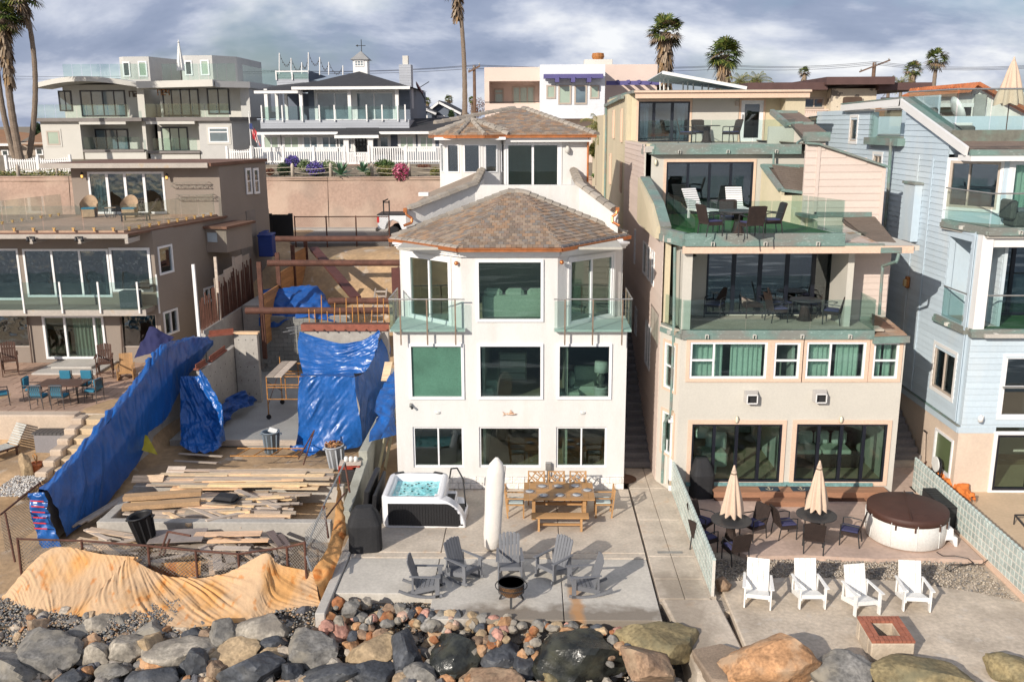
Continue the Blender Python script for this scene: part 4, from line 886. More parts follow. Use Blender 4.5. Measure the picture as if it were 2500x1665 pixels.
build(MB().box(13.40,13.75,32.95,34.05,9.6,9.68),'copper_cap',patina,bh)
pipe(bh,[P('a4',1228,1110,35.6),P('a4',1200,1560,35.9),Vector((13.6,35.9,3))],.06)
build(MB().box(13.8,14.9,35.1,38.4,11.0,11.1),'niche_floor',conc,bh);build(MB().box(14.85,14.95,35.1,38.4,11.1,12.7),'niche_back',blue_sd,bh)
build(MB().box(13.45,13.75,34.95,38.5,10.88,11.15),'copper_edge',patina,bh)
for a in(35.15,36.25,37.35):build(MB().box(13.6,13.614,a,a+1.06,11.15,12.15),'glass_panel',gl_rail,bh)
build(MB().tube((13.6,35.0,12.2),(13.6,41.5,12.2),.025),'handrail',steel,bh)
K0,K1,K2,K3=P('a4',880,862,42),P('a4',1350,843,35.3),P('a4',1835,1188,29.9),None
mb=MB();mb.beam((13.6,42,12.35),(13.6,35.3,12.45),.1,.26);mb.beam((13.6,35.4,12.45),(13.6,29.7,10.85),.1,.28);build(mb,'rake_board',white_pt,bh)
mb=MB();mb.beam((13.62,42,12.52),(13.62,35.3,12.62),.16,.05);build(mb,'copper_cap',patina,bh)
mb=MB();mb.beam((13.9,35.6,12.62),(13.9,31.4,11.42),.5,.08);build(mb,'copper_cap',patina,bh)
mb=MB();mb.box(13.85,26,31.35,31.5,11.05,11.48);build(mb,'copper_edge',mat('brown_patina',(.17,.17,.14),.6,.2,3,stain=[(1.5,.5,.66,(.14,.24,.2),.6)]),bh);build(MB().box(13.85,26,31.3,31.52,11.0,11.06),'copper_edge',patina,bh)
R_=[Vector((13.66,29.5,10.88)),Vector((26,29.5,10.88)),Vector((26,31.35,11.1)),Vector((13.9,31.35,11.1))]
shingles(bh,R_,.2,.35,.02,rshing,31,maxp=120);wallpoly(bh,'roof_deck',rshing,R_,.08)
mb=MB();mb.box(13.6,26,29.38,29.5,10.72,10.9);build(mb,'gutter',patina,bh)
build(MB().box(13.62,26,29.4,30.3,10.55,10.72),'soffit_board',white_pt,bh)
build(MB().box(13.9,26,31.5,45,11.0,11.2),'roof_deck',conc,bh)
for i in range(4):build(MB().box(13.95+i*1.1,15.02+i*1.1,31.4,31.414,11.48,12.75),'glass_panel',gl_rail,bh)
for i in range(3):build(MB().prism([(13.9,31.45+i*1.35,11.5+i*.38),(13.9,32.75+i*1.35,11.88+i*.38),(13.9,32.75+i*1.35,12.8),(13.9,31.45+i*1.35,12.75)],(.014,0,0)),'glass_panel',gl_rail,bh)
mb=MB();mb.tube((13.9,31.4,12.78),(26,31.4,12.78),.03);mb.tube((13.9,31.4,12.78),(13.9,35.5,12.82),.03);build(mb,'handrail',steel,bh)
fa=Fr(13.75,31.3,math.degrees(math.atan2(-1.5,1.15)));La=math.hypot(1.5,1.15)
r4=(.12,La-.12,9.0,10.5);mb=MB();wall_holes(mb,fa,0,La,8.5,10.6,-.15,0,[r4]);build(mb,'angled_wall',blue_sd,bh)
window(bh,fa,r4,brz_fr,gl_ref,cols=(.4,),fw=.08,trim=white_pt,tw=.1)
fb=FY(29.8);mb=MB();r5=(15.15,17.2,8.65,10.5);wall_holes(mb,fb,14.9,26,8.5,10.6,-.15,0,[r5]);build(mb,'upper_wall',blue_sd,bh)
window(bh,fb,r5,white_fr,gl_dark,cols=(.5,),fw=.08,trim=white_pt,tw=.12);curtain(bh,fb,15.2,17.1,8.65,10.4,-.25,cur_gr)
build(MB().prism([(13.6,31.0,8.3),(13.85,28.3,8.3),(26,28.3,8.3),(26,31,8.3)],(0,0,.25)),'balcony',conc,bh)
copperband(bh,[(13.62,30.9),(13.88,28.3),(17.5,28.3)],8.38,8.62,.04)
build(MB().prism([(13.62,30.8,8.62),(13.86,28.32,8.62),(13.874,28.32,8.62),(13.634,30.8,8.62)],(0,0,.98)),'glass_panel',gl_rail,bh)
for i in range(3):build(MB().box(13.9+i*1.2,15.07+i*1.2,28.26,28.274,8.62,9.6),'glass_panel',gl_rail,bh)
mb=MB();mb.tube((13.62,30.9,9.64),(13.86,28.27,9.64),.025);mb.tube((13.86,28.27,9.64),(18,28.27,9.64),.025);build(mb,'handrail',steel,bh)
build(MB().box(14.75,14.85,28.9,31,5.4,8.3),'recess_wall',blue_sd,bh)
siding(bh,Fr(14.74,0,-90),[(-30.6,5.45),(-28.95,5.45),(-28.95,8.2),(-30.6,8.2)],.2,blue_sd)
build(MB().box(13.9,14.75,30.6,30.7,5.4,8.3),'recess_side',blue_sd,bh);build(MB().box(13.78,14.75,28.9,30.6,5.35,5.44),'recess_floor',conc,bh)
mb=MB();mb.box(13.78,14.12,28.4,28.72,5.35,8.38);build(mb,'post',white_pt,bh)
build(MB().box(13.70,13.714,29.05,30.5,5.45,6.4),'glass_panel',gl_rail,bh);build(MB().tube((13.7,30.5,6.45),(13.75,28.75,6.45),.025),'handrail',steel,bh)
copperband(bh,[(13.66,30.9),(13.72,28.75)],5.2,5.42,.02)
ff=FY(28.5)
mb=MB();hs=[(15.0,18.4,.05,1.95),(14.95,17,2.55,4.55)]
wall_holes(mb,ff,13.8,26,2.2,5.2,-.2,0,[hs[1]]);build(mb,'front_wall',blue_sd,bh)
siding(bh,ff,[(13.8,2.3),(20,2.3),(20,5.15),(13.8,5.15)],.2,blue_sd,[hs[1]],n0=.002)
window(bh,ff,hs[1],white_fr,gl_ref,rows=(.5,),fw=.08,trim=white_pt,tw=.08);build(MB().box(14.9,17,28.3,28.36,3.55,3.6),'handrail',steel,bh)
mb=MB();wall_holes(mb,ff,13.75,26,-.2,2.0,-.2,0,[hs[0]]);build(mb,'base_front',basew,bh)
window(bh,ff,hs[0],blk_fr,gl_dark,cols=(.33,.66),fw=.08,bw=.1,name='folding_door',trim=white_pt,tw=.12,deep=.1)
build(MB().box(14.1,26,28.2,28.6,5.2,5.32),'balcony_slab',conc,bh);copperband(bh,[(13.75,28.42),(18,28.42)],5.18,5.44,.06)
build(MB().box(14.1,26,28.6,31,5.3,5.42),'turf',turf,bh)
f3b=FY(30.6);window(bh,f3b,(14.9,19,5.45,8.1),blk_fr,gl_ref,cols=(.25,.5,.75),fw=.08,bw=.12,name='folding_door')
build(MB().box(14.85,26,30.7,30.9,5.4,8.4),'back_wall',roomm,bh)
build(MB().box(14.2,18,28.44,28.454,5.44,6.45),'glass_panel',gl_rail,bh);build(MB().tube((14.12,28.44,6.5),(18,28.44,6.5),.028),'handrail',steel,bh)
mb=MB();mb.box(14.1,26,28.45,28.6,8.0,8.38);build(mb,'beam',white_pt,bh)
build(MB().box(13.9,26,31,45.8,4.9,5.1),'floor',roomf,bh);build(MB().box(13.95,14.05,31,45,0,2),'room',roomm,bh);build(MB().box(14.2,26,32,32.1,0,5.2),'interior_wall',roomm,bh)
def rl(o,p):
    rm=mat('rusted_lamp',(.35,.14,.04),.7,.3,9,.2)
    build(MB().ob(p,(.12,.22,.42)),'backplate',rm,o,bevel=.03);build(MB().ob(p+Vector((-.09,0,-.02)),(.1,.16,.26)),'glass',mat('amber_glass',(.5,.36,.18),.3),o,bevel=.02)
for r,x,y,lb in(('b4',1440,300,'upper rusty lamp on the blue flank, above the roof shadow'),('b4',1378,1010,'lower rusty lamp on the blue flank, at the edge of the roof shadow')):
    u,z=fs.pix(r,x,y);p=fs.pt(u,.1,z);o=thing('wall_lamp',lb,'wall lamp',p);rl(o,p)
p=P('b4',1835,800,29.6);p.x=14.6;o=thing('wall_lantern','weathered lantern hanging in the corner balcony recess of the blue house','wall lantern',p)
build(MB().lathe([(.02,.2),(.1,.1),(.1,.08),(.08,.08),(.06,-.12),(.001,-.14)],p,8),'cage',mat('verdigris_iron',(.2,.18,.15),.6,.2),o);build(MB().path([p+Vector((0,0,.18)),p+Vector((.05,0,.28)),p+Vector((.12,0,.2))],.015),'arm',rust,o)
p=P('c4',1945,780,28.4);o=thing('floodlight','white twin floodlight at the corner of the blue house above the beige base','floodlight',p);build(MB().lathe([(.07,-.12),(.09,.02),(.02,.12)],p+Vector((-.06,-.1,0)),10),'lamp_head',white_pt,o,smooth=True);build(MB().ob(p,(.14,.08,.1)),'base',white_pt,o)
pu=Vector((P('a4',2175,770,38).x,38,11.2))
def closed_umbrella(name,lb,loc,h,m,zc=None,r=.24,group=None,pole=None,table=False):
    o=thing(name,lb,'parasol',loc,group);x,y,z=loc
    build(MB().tube((x,y,z),(x,y,z+h),.022),'pole',pole or dkwood,o)
    z0=zc if zc else h*.42;n=48;mb=MB();vs=[];K_=10
    for j in range(K_+1):
        t=j/K_;zz_=z+z0+(h-z0)*t;R0=r*(1-t)**.8*(1+.0*t)+.02
        if j==0:R0*=.97
        for i in range(n):
            a=2*math.pi*i/n;rr=R0*(1+.22*math.cos(8*a)*(1-t*.7));rr*=1+.05*math.sin(a*3+t*6)
            vs.append((x+rr*math.cos(a),y+rr*math.sin(a),zz_-(.05*(1+math.cos(8*a))if j==0 else 0)))
    mb.add(vs,[(j*n+i,j*n+(i+1)%n,(j+1)*n+(i+1)%n,(j+1)*n+i)for j in range(K_)for i in range(n)]);build(mb,'canopy',m,o,smooth=True)
    build(MB().lathe([(.07,h-.12),(.09,h-.2),(.03,h+.02),(.02,h+.06)],loc,12),'cap',m,o,smooth=True)
    return o
beigef=mat('beige_canvas',(.60,.45,.34),.9,.06,3,.04,20)
closed_umbrella('parasol','large closed beige parasol on the roof deck of the blue house',pu,2.95,beigef,zc=1.25,r=.48)
rf=mat('grey_wicker',(.10,.095,.085),.8,.2,12)
o=thing('lounge_sofa','dark wicker lounge sofa with pale cushion on the roof deck of the blue house','sofa',(15.3,35,11.2));soft(o,'frame',rf,(15.3,35,11.4),(1.6,.8,.4));soft(o,'backrest',rf,(14.6,35,11.8),(.2,.8,.9));soft(o,'cushion',cur_wh,(15.3,35,11.65),(1.4,.7,.12),.03)
o=thing('armchair','striped wicker armchair on the upper balcony of the blue house','armchair',(15.2,29,8.55));soft(o,'frame',rf,(15.3,29.1,8.8),(.9,.8,.45));soft(o,'backrest',rf,(14.8,29.1,9.1),(.2,.8,.6));soft(o,'cushion',adgray,(15.3,29.1,9.07),(.7,.7,.12),.04)
# grey stucco house on the left
gh_=thing('grey_house','grey stucco flat roofed house on the left with a glass railed roof terrace','house',(-21.6,40,1.3))
f=FY(40);GL,GR=-32,-16.6
gw={'a':f.rect('b1',200,745,880,1128),'b':f.rect('b1',885,735,1208,1085),'s':f.rect('c1',358,-20,845,345),'l':(f.pix('b1',10,0)[0]-3.2,f.rect('b1',0,745,165,1128)[1],4.2,6.5),'p':(f.pix('b1',960,1290)[0],f.pix('b1',1245,1290)[0],2.05,3.55),'q':(-24.6,f.pix('b1',218,1290)[0],2.05,3.55)}
gw['s']=(gw['s'][0],gw['s'][1],1.5,3.5)
mb=MB();wall_holes(mb,f,GL,GR,-.2,7.2,-.2,0,list(gw.values()))
sf_=Fr(-16.6,40,79.2)
SE=sf_.pix('b1',2135,300)[0];RC_=sf_.pt(SE,0,0)
sw=[sf_.rect('b1',1262,715,1378,945),sf_.rect('b1',1305,1228,1422,1425),sf_.rect('b1',1625,1045,1715,1170)]
wall_holes(mb,sf_,0,SE,-.2,7.25,-.2,-.001,sw);build(mb,'wall',gray_st,gh_)
mb=MB();mb.box(GL,-16.8,40.2,44.8,1.3,1.45);mb.box(GL,-16.8,40.2,44.8,3.8,4.15);build(mb,'floor',roomf,gh_)
mb=MB();mb.box(GL,-16.9,44.8,44.9,1,7.2);mb.box(-19.0,-18.9,40.2,44.8,1.4,7.1);build(mb,'interior_wall',roomm,gh_)
window(gh_,f,gw['a'],white_fr,gl_wav,cols=(.335,.66),fw=.09,bw=.09,name='sliding_door');window(gh_,f,gw['b'],white_fr,gl_wav,fw=.11,proud=.05);window(gh_,f,gw['s'],white_fr,gl_dark,cols=(.36,.84),fw=.1,bw=.09,name='sliding_door',proud=.06)
window(gh_,f,gw['l'],white_fr,gl_wav,fw=.09);window(gh_,f,gw['p'],brz_fr,gl_wav,fw=.04);window(gh_,f,gw['q'],brz_fr,gl_wav,fw=.04)
for w_ in sw:window(gh_,sf_,w_,white_fr,gl_ref,fw=.09,proud=.04,cols=(.5,)if w_ is not sw[0]else())
curtain(gh_,f,gw['s'][0]+1.2,gw['s'][1]-.2,1.5,3.4,-.3,mat('dim_curtain',(.3,.3,.27),.9));
build(MB().box(GL,-16.75,38.85,40,3.78,4.0),'balcony',gray_st,gh_);build(MB().box(GL,-16.7,38.8,38.86,3.72,3.98),'fascia',mat('pale_grey_paint',(.4,.36,.32),.7,.1,2,stain=[(2,.6,.7,(.4,.25,.1),.4)]),gh_)
bx=[P('b1',x,1010,38.78).x for x in(170,475,780,1093)]
for x in bx:build(MB().beam((x,38.74,3.85),(x,38.74,5.22),.07,.05),'railing_post',white_pt,gh_)
xs_=[-25]+bx
for a,b in zip(xs_[:-1],xs_[1:]):build(MB().box(a+.05,b-.05,38.76,38.774,4.0,5.2),'glass_panel',gl_rail,gh_)
build(MB().prism([(-16.84,38.8,4.0),(-16.6,39.95,4.0),(-16.586,39.95,4.0),(-16.826,38.8,4.0)],(0,0,1.25)),'glass_panel',gl_railg,gh_)
build(MB().beam((-16.58,39.95,3.6),(-16.58,39.95,5.35),.06,.06),'railing_post',white_pt,gh_)
o=thing('wicker_box','dark wicker storage box at the right end of the grey house balcony','box',(-17.4,39.3,4));soft(o,'body',mat('slate_wicker',(.08,.09,.1),.8,.2,12,.2,60,.5,90),(-17.5,39.25,4.38),(.8,.5,.75),.02);soft(o,'lid',dk_metal,(-17.1,39.7,4.9),(.9,.5,.08),.02)
rfm=mat('brown_rolled_roofing',(.17,.09,.06),.85,.15,1,.1)
edge=[(-32,38.5,7.2),(-17.0,38.5,7.2),(-15.3,46,7.2),(-15.3,46.3,7.2),(-32,46.3,7.2)]
build(MB().prism([(x,y,7.22)for x,y,z in edge],(0,0,.1)),'roof_slab',rfm,gh_)
build(MB().prism([(-32,38.9,7.32),(-17.35,38.9,7.32),(-15.75,46,7.32),(-32,46,7.32)],(0,0,.1)),'terrace_floor',mat('terrace_decking',(.42,.28,.20),.75,.12,2,.1,rnd=.1),gh_)
build(MB().box(-32,-17.0,38.42,38.5,7.12,7.3),'fascia',mat('pale_grey_paint',(.4,.36,.32)),gh_)
for x,r in((255,'b1'),(640,'b1'),(1015,'b1')):
    p=P(r,x,665,38.4);build(MB().ob((p.x,38.9,7.02),(.14,1.2,.2)),'rafter_tail',mat('pale_grey_paint',(.4,.36,.32)),gh_)
    if x<1000:
        o=thing('floodlight','black twin floodlight under the '+('left' if x<300 else 'middle')+' rafter of the grey house terrace','floodlight',(p.x,38.35,7.15))
        for s in(-1,1):build(MB().lathe([(.04,.1),(.07,-.02),(.075,-.1)],(p.x+s*.13,38.3,7.12),10),'lamp_head',dk_metal,o,smooth=True)
        build(MB().ob((p.x,38.38,7.2),(.2,.05,.05)),'bracket',dk_metal,o)
gold=mat('brass_clamp',(.6,.36,.14),.4,.1,metal=.5)
def railrun(pts,n,par):
    for(a,b),k in zip(zip(pts[:-1],pts[1:]),n):
        a=Vector(a);b=Vector(b);d=(b-a)/k;dn=d.normalized()
        for i in range(k):
            p0=a+d*i+dn*.03;p1=a+d*(i+1)-dn*.03;nn=Vector((-dn.y,dn.x,0))*.012
            build(MB().prism([p0,p1,p1+nn,p0+nn],(0,0,1.02)),'glass_panel',gl_clear,par)
            for s in(.25,.75):
                c=p0.lerp(p1,s);m_=MB();m_.ob(c+Vector((0,0,.02)),(.07,.07,.16));m_.ob(c+Vector((0,0,.08)),(.13,.09,.04));build(m_,'clamp',gold,par)
railrun([(-27.6,38.8,7.44),(-17.3,38.8,7.44),(-15.75,45.8,7.44)],(6,5),gh_)
railrun([(-24.4,39.2,7.44),(-23.4,45.8,7.44)],(5,),gh_)
fp=FY(46);pd=fp.rect('b1',712,130,1318,462);pd=(pd[0],pd[1],7.45,pd[3]);PX0,PX1=fp.pix('b1',572,200)[0],fp.pix('b1',1752,200)[0]
mb=MB();wall_holes(mb,fp,PX0,PX1,7.2,9.78,-.2,0,[pd]);wall_holes(mb,sf_,6.16,SE,7.25,9.78,-.25,-.02,[]);mb.box(PX0,PX0+.2,46.2,RC_.y-.1,7.2,9.7);build(mb,'penthouse_wall',gray_st,gh_)
window(gh_,fp,pd,white_fr,gl_wav,cols=(.25,.485,.735),fw=.1,bw=.13,name='french_door');curtain(gh_,fp,pd[0]+.15,pd[0]+.9,7.5,9.2,-.25,cur_gr)
build(MB().box(PX0+.3,-15.7,49,49.1,7.4,9.7),'interior_wall',roomm,gh_);build(MB().box(PX0+.3,-15.7,46.2,49,7.3,7.42),'floor',roomf,gh_)
for x,y in((1975,205),(2035,203)):
    u,z=sf_.pix('b1',x+5,y);window(gh_,sf_,(u-.3,u+.3,z-.68,z+.68),white_fr,gl_ref,rows=(.5,),fw=.12,proud=.06,deep=0,gn=.03)
build(MB().prism([(PX0-1.1,45.2,9.8),(PX1-.1,45.2,9.8),(PX1+.1,46,9.8),(RC_.x+.1,RC_.y,9.8),(PX0-.3,RC_.y,9.8)],(0,0,.16)),'flat_roof',rfm,gh_)
build(MB().box(PX0-1.1,PX1-.25,45.12,45.2,9.74,9.97),'fascia',mat('pale_grey_paint',(.4,.36,.32)),gh_)
for k,(x0,x1,y)in enumerate(((1360,1660,232),(1405,1700,330))):
    a,b=P('b1',x0,y,45.8),P('b1',x1,y,45.8);w_=b.x-a.x
    o=thing('wall_planter',('upper' if k==0 else 'lower')+' scrollwork iron window box on the grey penthouse wall','planter',((a.x+b.x)/2,45.9,a.z));ir=mat('verdigris_iron',(.2,.18,.15),.6,.2)
    mb=MB()
    for z in(-.1,.1):mb.beam((a.x,45.75,a.z+z),(b.x,45.75,a.z+z),.025,.03);mb.beam((a.x,45.75,a.z+z),(a.x,46,a.z+z),.02,.02);mb.beam((b.x,45.75,a.z+z),(b.x,46,a.z+z),.02,.02)
    for i in range(10):
        cx_=a.x+w_*(i+.5)/10
        for t in range(6):
            a0=rad(t*50+(0 if i%2 else 180));a1=rad(t*50+50+(0 if i%2 else 180));r0,r1_=.08-t*.01,.08-(t+1)*.01
            mb.beam((cx_+r0*math.cos(a0),45.75,a.z+r0*math.sin(a0)),(cx_+r1_*math.cos(a1),45.75,a.z+r1_*math.sin(a1)),.02,.018)
    build(mb,'scrollwork',ir,o,kind='stuff')
for x,y,lb in((655,165,'lit amber lantern left of the penthouse doors'),(1330,175,'lit amber lantern right of the penthouse doors')):
    p=P('b1',x,y,45.8);o=thing('wall_lantern',lb,'wall lantern',p);build(MB().lathe([(.001,.22),(.09,.12),(.09,.1),(.06,.1),(.05,-.1),(.001,-.14)],p,8),'cage',dk_metal,o);build(MB().lathe([(.05,.06),(.055,0),(.04,-.08)],p+Vector((0,-.03,0)),8,1.1,1.1),'glass',mat('amber_lit_glass',(.6,.3,.08),.4,emis=((1,.55,.15),1.2)),o)
u0,z0=sf_.pix('b1',1600,800);u1_,z1=sf_.pix('b1',1815,560)
mb=MB();mb.fbox(sf_,u0+.6,u1_+.4,0,1.1,z0+.1,z1+.1);bx_o=build(mb,'utility_bay',gray_st,gh_)
mb=MB();mb.fbox(sf_,u0+.4,u1_+.6,0,1.25,z1+.1,z1+.22);build(mb,'bay_roof',rfm,bx_o)
vf=Fr(*(sf_.pt(u0+.58,.12,0).xy),-10.8);mb=MB();mb.fbox(vf,0,.5,0,.04,z1-.55,z1-.1);build(mb,'vent_louver',mat('pale_blue_metal',(.4,.46,.5),.5),bx_o)
for x,y,h_ in((2000,500,1.0),(1950,640,1.2)):
    u,z=sf_.pix('b1',x,y);build(MB().fbox(sf_,u-.5,u+.5,0,.03,z-h_,z+h_*.4),'side_door',mat('grey_door',(.22,.19,.17),.7),gh_)
pipe(gh_,[P('b1',215,1290,39.9),P('c1',262,380,39.9)],.035,mat('brown_pipe',(.14,.1,.08),.7));pipe(gh_,[P('b1',960,1290,39.9),P('c1',985,380,39.9)],.04,mat('brown_pipe',(.14,.1,.08),.7))
brickp=mat('paver',(.40,.27,.20),.9,.12,1,.1,12,.3,30,rnd=.12)
gp=build(MB().box(-34,-14.5,32.5,40,.2,1.3),'terrace',conc_dk,kind='structure')
n=0
for j in range(12):
    y=32.75+j*.6
    x=-26+(j%2)*.45
    while x<-14.7:build(MB().box(x+.01,min(x+.88,-14.6),y+.01,y+.59,1.3,1.33),'paver',brickp,gp);x+=.9
pw=mat('plastered_garden_wall',(.50,.40,.31),.9,.12,1,.08,14,.3,30,stain=[(1.2,.52,.7,(.32,.24,.18),.5)])
o=thing('garden_wall','beige plastered low wall below the grey house patio, stepping down beside the stairs','wall',(-21,32.2,0))
build(MB().box(-34,-16.75,31.95,32.5,-.3,1.42),'wall',pw,o,bevel=.05)
for i in range(6):build(MB().box(-16.85,-16.4,29.0+(5-i)*.55,29.55+(5-i)*.55+.02,-.3,1.35-i*.2),'stepped_block',pw,o,bevel=.05)
stp=build(MB().box(-16.3,-14.5,29.2,32.5,-.5,-.1),'garden_stairs',pw,kind='structure')
for i in range(6):build(MB().box(-16.38,-14.4,32.4-(i+1)*.5,32.5,-.3,1.28-i*.2),'stair_step',mat('yellow_concrete_step',(.52,.40,.26),.9,.1),stp,bevel=.02)
# houses across the street
def simple_house(nm,lb,loc):return thing(nm,lb,'house',loc)
def block(par,x0,x1,y0,y1,z0,z1,m,name='wall'):return build(MB().box(x0,x1,y0,y1,z0,z1),name,m,par)
def bwin(par,fr,r,x0,y0,x1,y1,fm=None,gm=None,cols=(),rows=None,fw=.12,bw=.1,trim=None,tw=.15,name='window',r2=None):
    return window(par,fr,fr.rect(r,x0,y0,x1,y1,r2),fm or white_fr,gm or gl_op,cols=cols,rows=rows,fw=fw,bw=bw,proud=.06,deep=-.005,gn=.03,trim=trim,tw=tw,name=name)
gl_op=mat('dark_window_glass',(.03,.045,.05),.04,.3,1.5,.0,spec=.9,coat=.6)
gl_bl=mat('grey_blue_window_glass',(.12,.17,.20),.06,.3,.8,.0,spec=.9,coat=.6)
gl_gn=mat('blinds_behind_glass',(.34,.42,.34),.15,.1,1,.0,spec=.8,coat=.6)
def grail(par,x0,x1,y,z0,z1,n,m=None,post=None):
    for i in range(n):
        a=x0+(x1-x0)*i/n;b=x0+(x1-x0)*(i+1)/n
        build(MB().box(a+.03,b-.03,y,y+.02,z0,z1),'glass_panel',m or gl_railg,par)
        if post:build(MB().box(a-.05,a+.05,y-.06,y+.02,z0-.1,z1+.12),'railing_post',post,par)
h1=simple_house('modern_house','pale modern house with a curved roof edge and glass balconies, number 1722',(-37.5,80,9));f1=FY(80);f1b=FY(81.6)
x0,x1=-41.9,-33.0
block(h1,x0,-38.5,79.9,92,8.8,12.2,cream_st,'lower_bay');block(h1,-38.5,-33.0,82.2,92,8.8,12.2,cream_st,'lower_wall')
block(h1,-33.3,-33.0,80.2,92,8.8,12.2,cream_st,'flank_wall')
block(h1,x0+1.2,-33.0,82,92,12.4,15.2,cream_st,'upper_wall');block(h1,-33.6,-33.0,80.5,82,12.4,15.2,cream_st,'upper_flank')
block(h1,-38.3,-33,79.8,82.2,8.7,9.6,cream_st,'balcony_parapet');build(MB().box(-38.4,-33.1,79.7,82,9.55,9.75),'balcony_edge',mat('grey_cap',(.2,.18,.17),.7),h1)
build(MB().box(x0-.3,-33.0,79.5,82,12.1,12.4),'balcony_floor',mat('grey_cap',(.2,.18,.17),.7),h1);build(MB().box(-38.4,-34.4,79.55,79.75,11.85,12.12),'fascia',cream_st,h1)
mb=MB();n=14
for i in range(n):
    a,b=i/n,(i+1)/n;xa,xb=x0+.05+8.9*a,x0+.05+8.9*b;ya,yb=79.6-.9*math.sin(a*math.pi),79.6-.9*math.sin(b*math.pi);za,zb=14.9+.6*math.sin(a*math.pi*.9+.15),14.9+.6*math.sin(b*math.pi*.9+.15)
    mb.hexa([(xa,ya,za-.15),(xb,yb,zb-.15),(xb,82.5,zb-.15),(xa,82.5,za-.15),(xa,ya,za+.25),(xb,yb,zb+.25),(xb,82.5,zb+.25),(xa,82.5,za+.25)])
build(mb,'curved_roof',cream_st,h1)
build(MB().box(x0+.3,-33,82.5,100,15.1,15.5),'roof_terrace',mat('grey_cap',(.2,.18,.17),.7),h1)
f82=FY(82.0);f822=FY(82.2)
bwin(h1,f82,'a1',470,725,575,890,blk_fr,gl_bl,cols=(.5,));bwin(h1,f82,'a1',645,722,1005,932,blk_fr,gl_bl,cols=(.25,.5,.75),name='folding_door')
bwin(h1,f822,'a1',765,1030,1030,1235,blk_fr,gl_bl,cols=(.33,.66),name='folding_door');bwin(h1,FY(79.9),'a1',375,1045,478,1160,brz_fr,gl_gn,trim=cream_st)
grail(h1,x0-.2,-34,79.55,12.35,13.5,9);grail(h1,-38.3,-33.4,79.75,9.75,10.8,5);grail(h1,-40.4,-33,81.8,15.6,16.9,9)
def numtext(par,s,fr,r,x,y,h_,m):
    seg={'1':'bc','7':'abc','2':'abged','4':'fgbc'}
    u,z=fr.pix(r,x,y);mb=MB();w_=h_*.5
    for ch in s:
        S={'a':(0,h_,w_,h_),'b':(w_,h_/2,w_,h_),'c':(w_,0,w_,h_/2),'d':(0,0,w_,0),'e':(0,0,0,h_/2),'f':(0,h_/2,0,h_),'g':(0,h_/2,w_,h_/2)}
        for k in seg[ch]:
            a,b,c,d=S[k];t=h_*.09;mb.fbox(fr,u+a-t,u+c+t,.0,.05,z+b-t,z+d+t)
        u+=w_*1.55
    build(mb,'house_number',m,par,kind='stuff')
numtext(h1,'1722',FY(81.98),'a1',1015,772,.42,mat('brown_numerals',(.12,.08,.06),.5))
h2=simple_house('modern_house','pale modern house with angled corner bay and glass balconies, number 1724',(-28.5,79,9));x0,x1=-32.3,-24.4
block(h2,x0,-28.0,81,92,8.8,12.1,cream_st,'lower_wall');pale=mat('pale_grey_stucco',(.50,.49,.47),.85,.04)
build(MB().prism([(-28.0,79,8.8),(-25.2,79,8.8),(-24.0,80.6,8.8),(-24.0,95,8.8),(-28,95,8.8)],(0,0,3.4)),'corner_bay',pale,h2)
block(h2,x0+.3,-24.8,81.4,95,12.4,15.1,cream_st,'upper_wall');block(h2,-24.8,-24.0,80.6,98,12.4,15.2,pale,'flank_wall')
block(h2,x0,-28.1,79,81,8.7,9.5,cream_st,'balcony_parapet');g_c=mat('grey_cap',(.2,.18,.17),.7)
build(MB().box(x0-.1,-28.0,78.8,81,9.45,9.65),'balcony_edge',g_c,h2);build(MB().prism([(x0-.2,78.6,12.1),(-25.2,78.6,12.1),(-23.9,80.4,12.1),(-23.9,82,12.1),(x0-.2,82,12.1)],(0,0,.3)),'balcony_floor',g_c,h2)
build(MB().box(x0,-28.2,78.65,78.85,11.85,12.12),'fascia',cream_st,h2)
build(MB().prism([(x0-.4,78.4,14.75),(-26.2,78.0,14.85),(-26.0,82,14.85),(x0-.4,82,14.75)],(0,0,.55)),'roof_edge',cream_st,h2);build(MB().prism([(-26.1,78.3,14.8),(-23.8,80.3,14.8),(-23.8,100,14.8),(-26.1,100,14.8)],(0,0,.5)),'roof_edge',pale,h2)
f814=FY(81.4)
bwin(h2,f814,'a1',1300,705,1590,930,blk_fr,gl_bl,cols=(.25,.5,.75),name='folding_door');bwin(h2,f814,'a1',1655,700,1832,915,blk_fr,gl_bl,cols=(.5,),name='folding_door')
bwin(h2,FY(81),'a1',1290,1015,1505,1225,blk_fr,gl_gn,cols=(.33,.66),name='folding_door');bwin(h2,FY(79),'a1',1665,1018,1825,1140,white_fr,gl_bl,rows=(.7,),trim=cream_st)
fr24=Fr(-24.0,0,90)
for a,b,c,d in((87,90,12.9,15),(85,86.2,9.6,10.9)):window(h2,fr24,(a,b,c,d),white_fr,gl_op,cols=(.5,),fw=.1,proud=.06,deep=0,gn=.03)
grail(h2,x0,-25.2,78.6,12.4,13.5,7);grail(h2,x0+.3,-28.2,78.9,9.65,10.7,4);grail(h2,x0+1,-25,80.5,15.35,16.8,8)
mb_=[(-24.4,80.5+i*2.2)for i in range(9)]
for a,b in zip(mb_[:-1],mb_[1:]):build(MB().box(-24.41,-24.39,a[1]+.03,b[1]-.03,15.35,16.7),'glass_panel',gl_railg,h2)
numtext(h2,'1724',FY(81.38),'a1',1242,760,.42,mat('orange_numerals',(.5,.22,.08),.5))
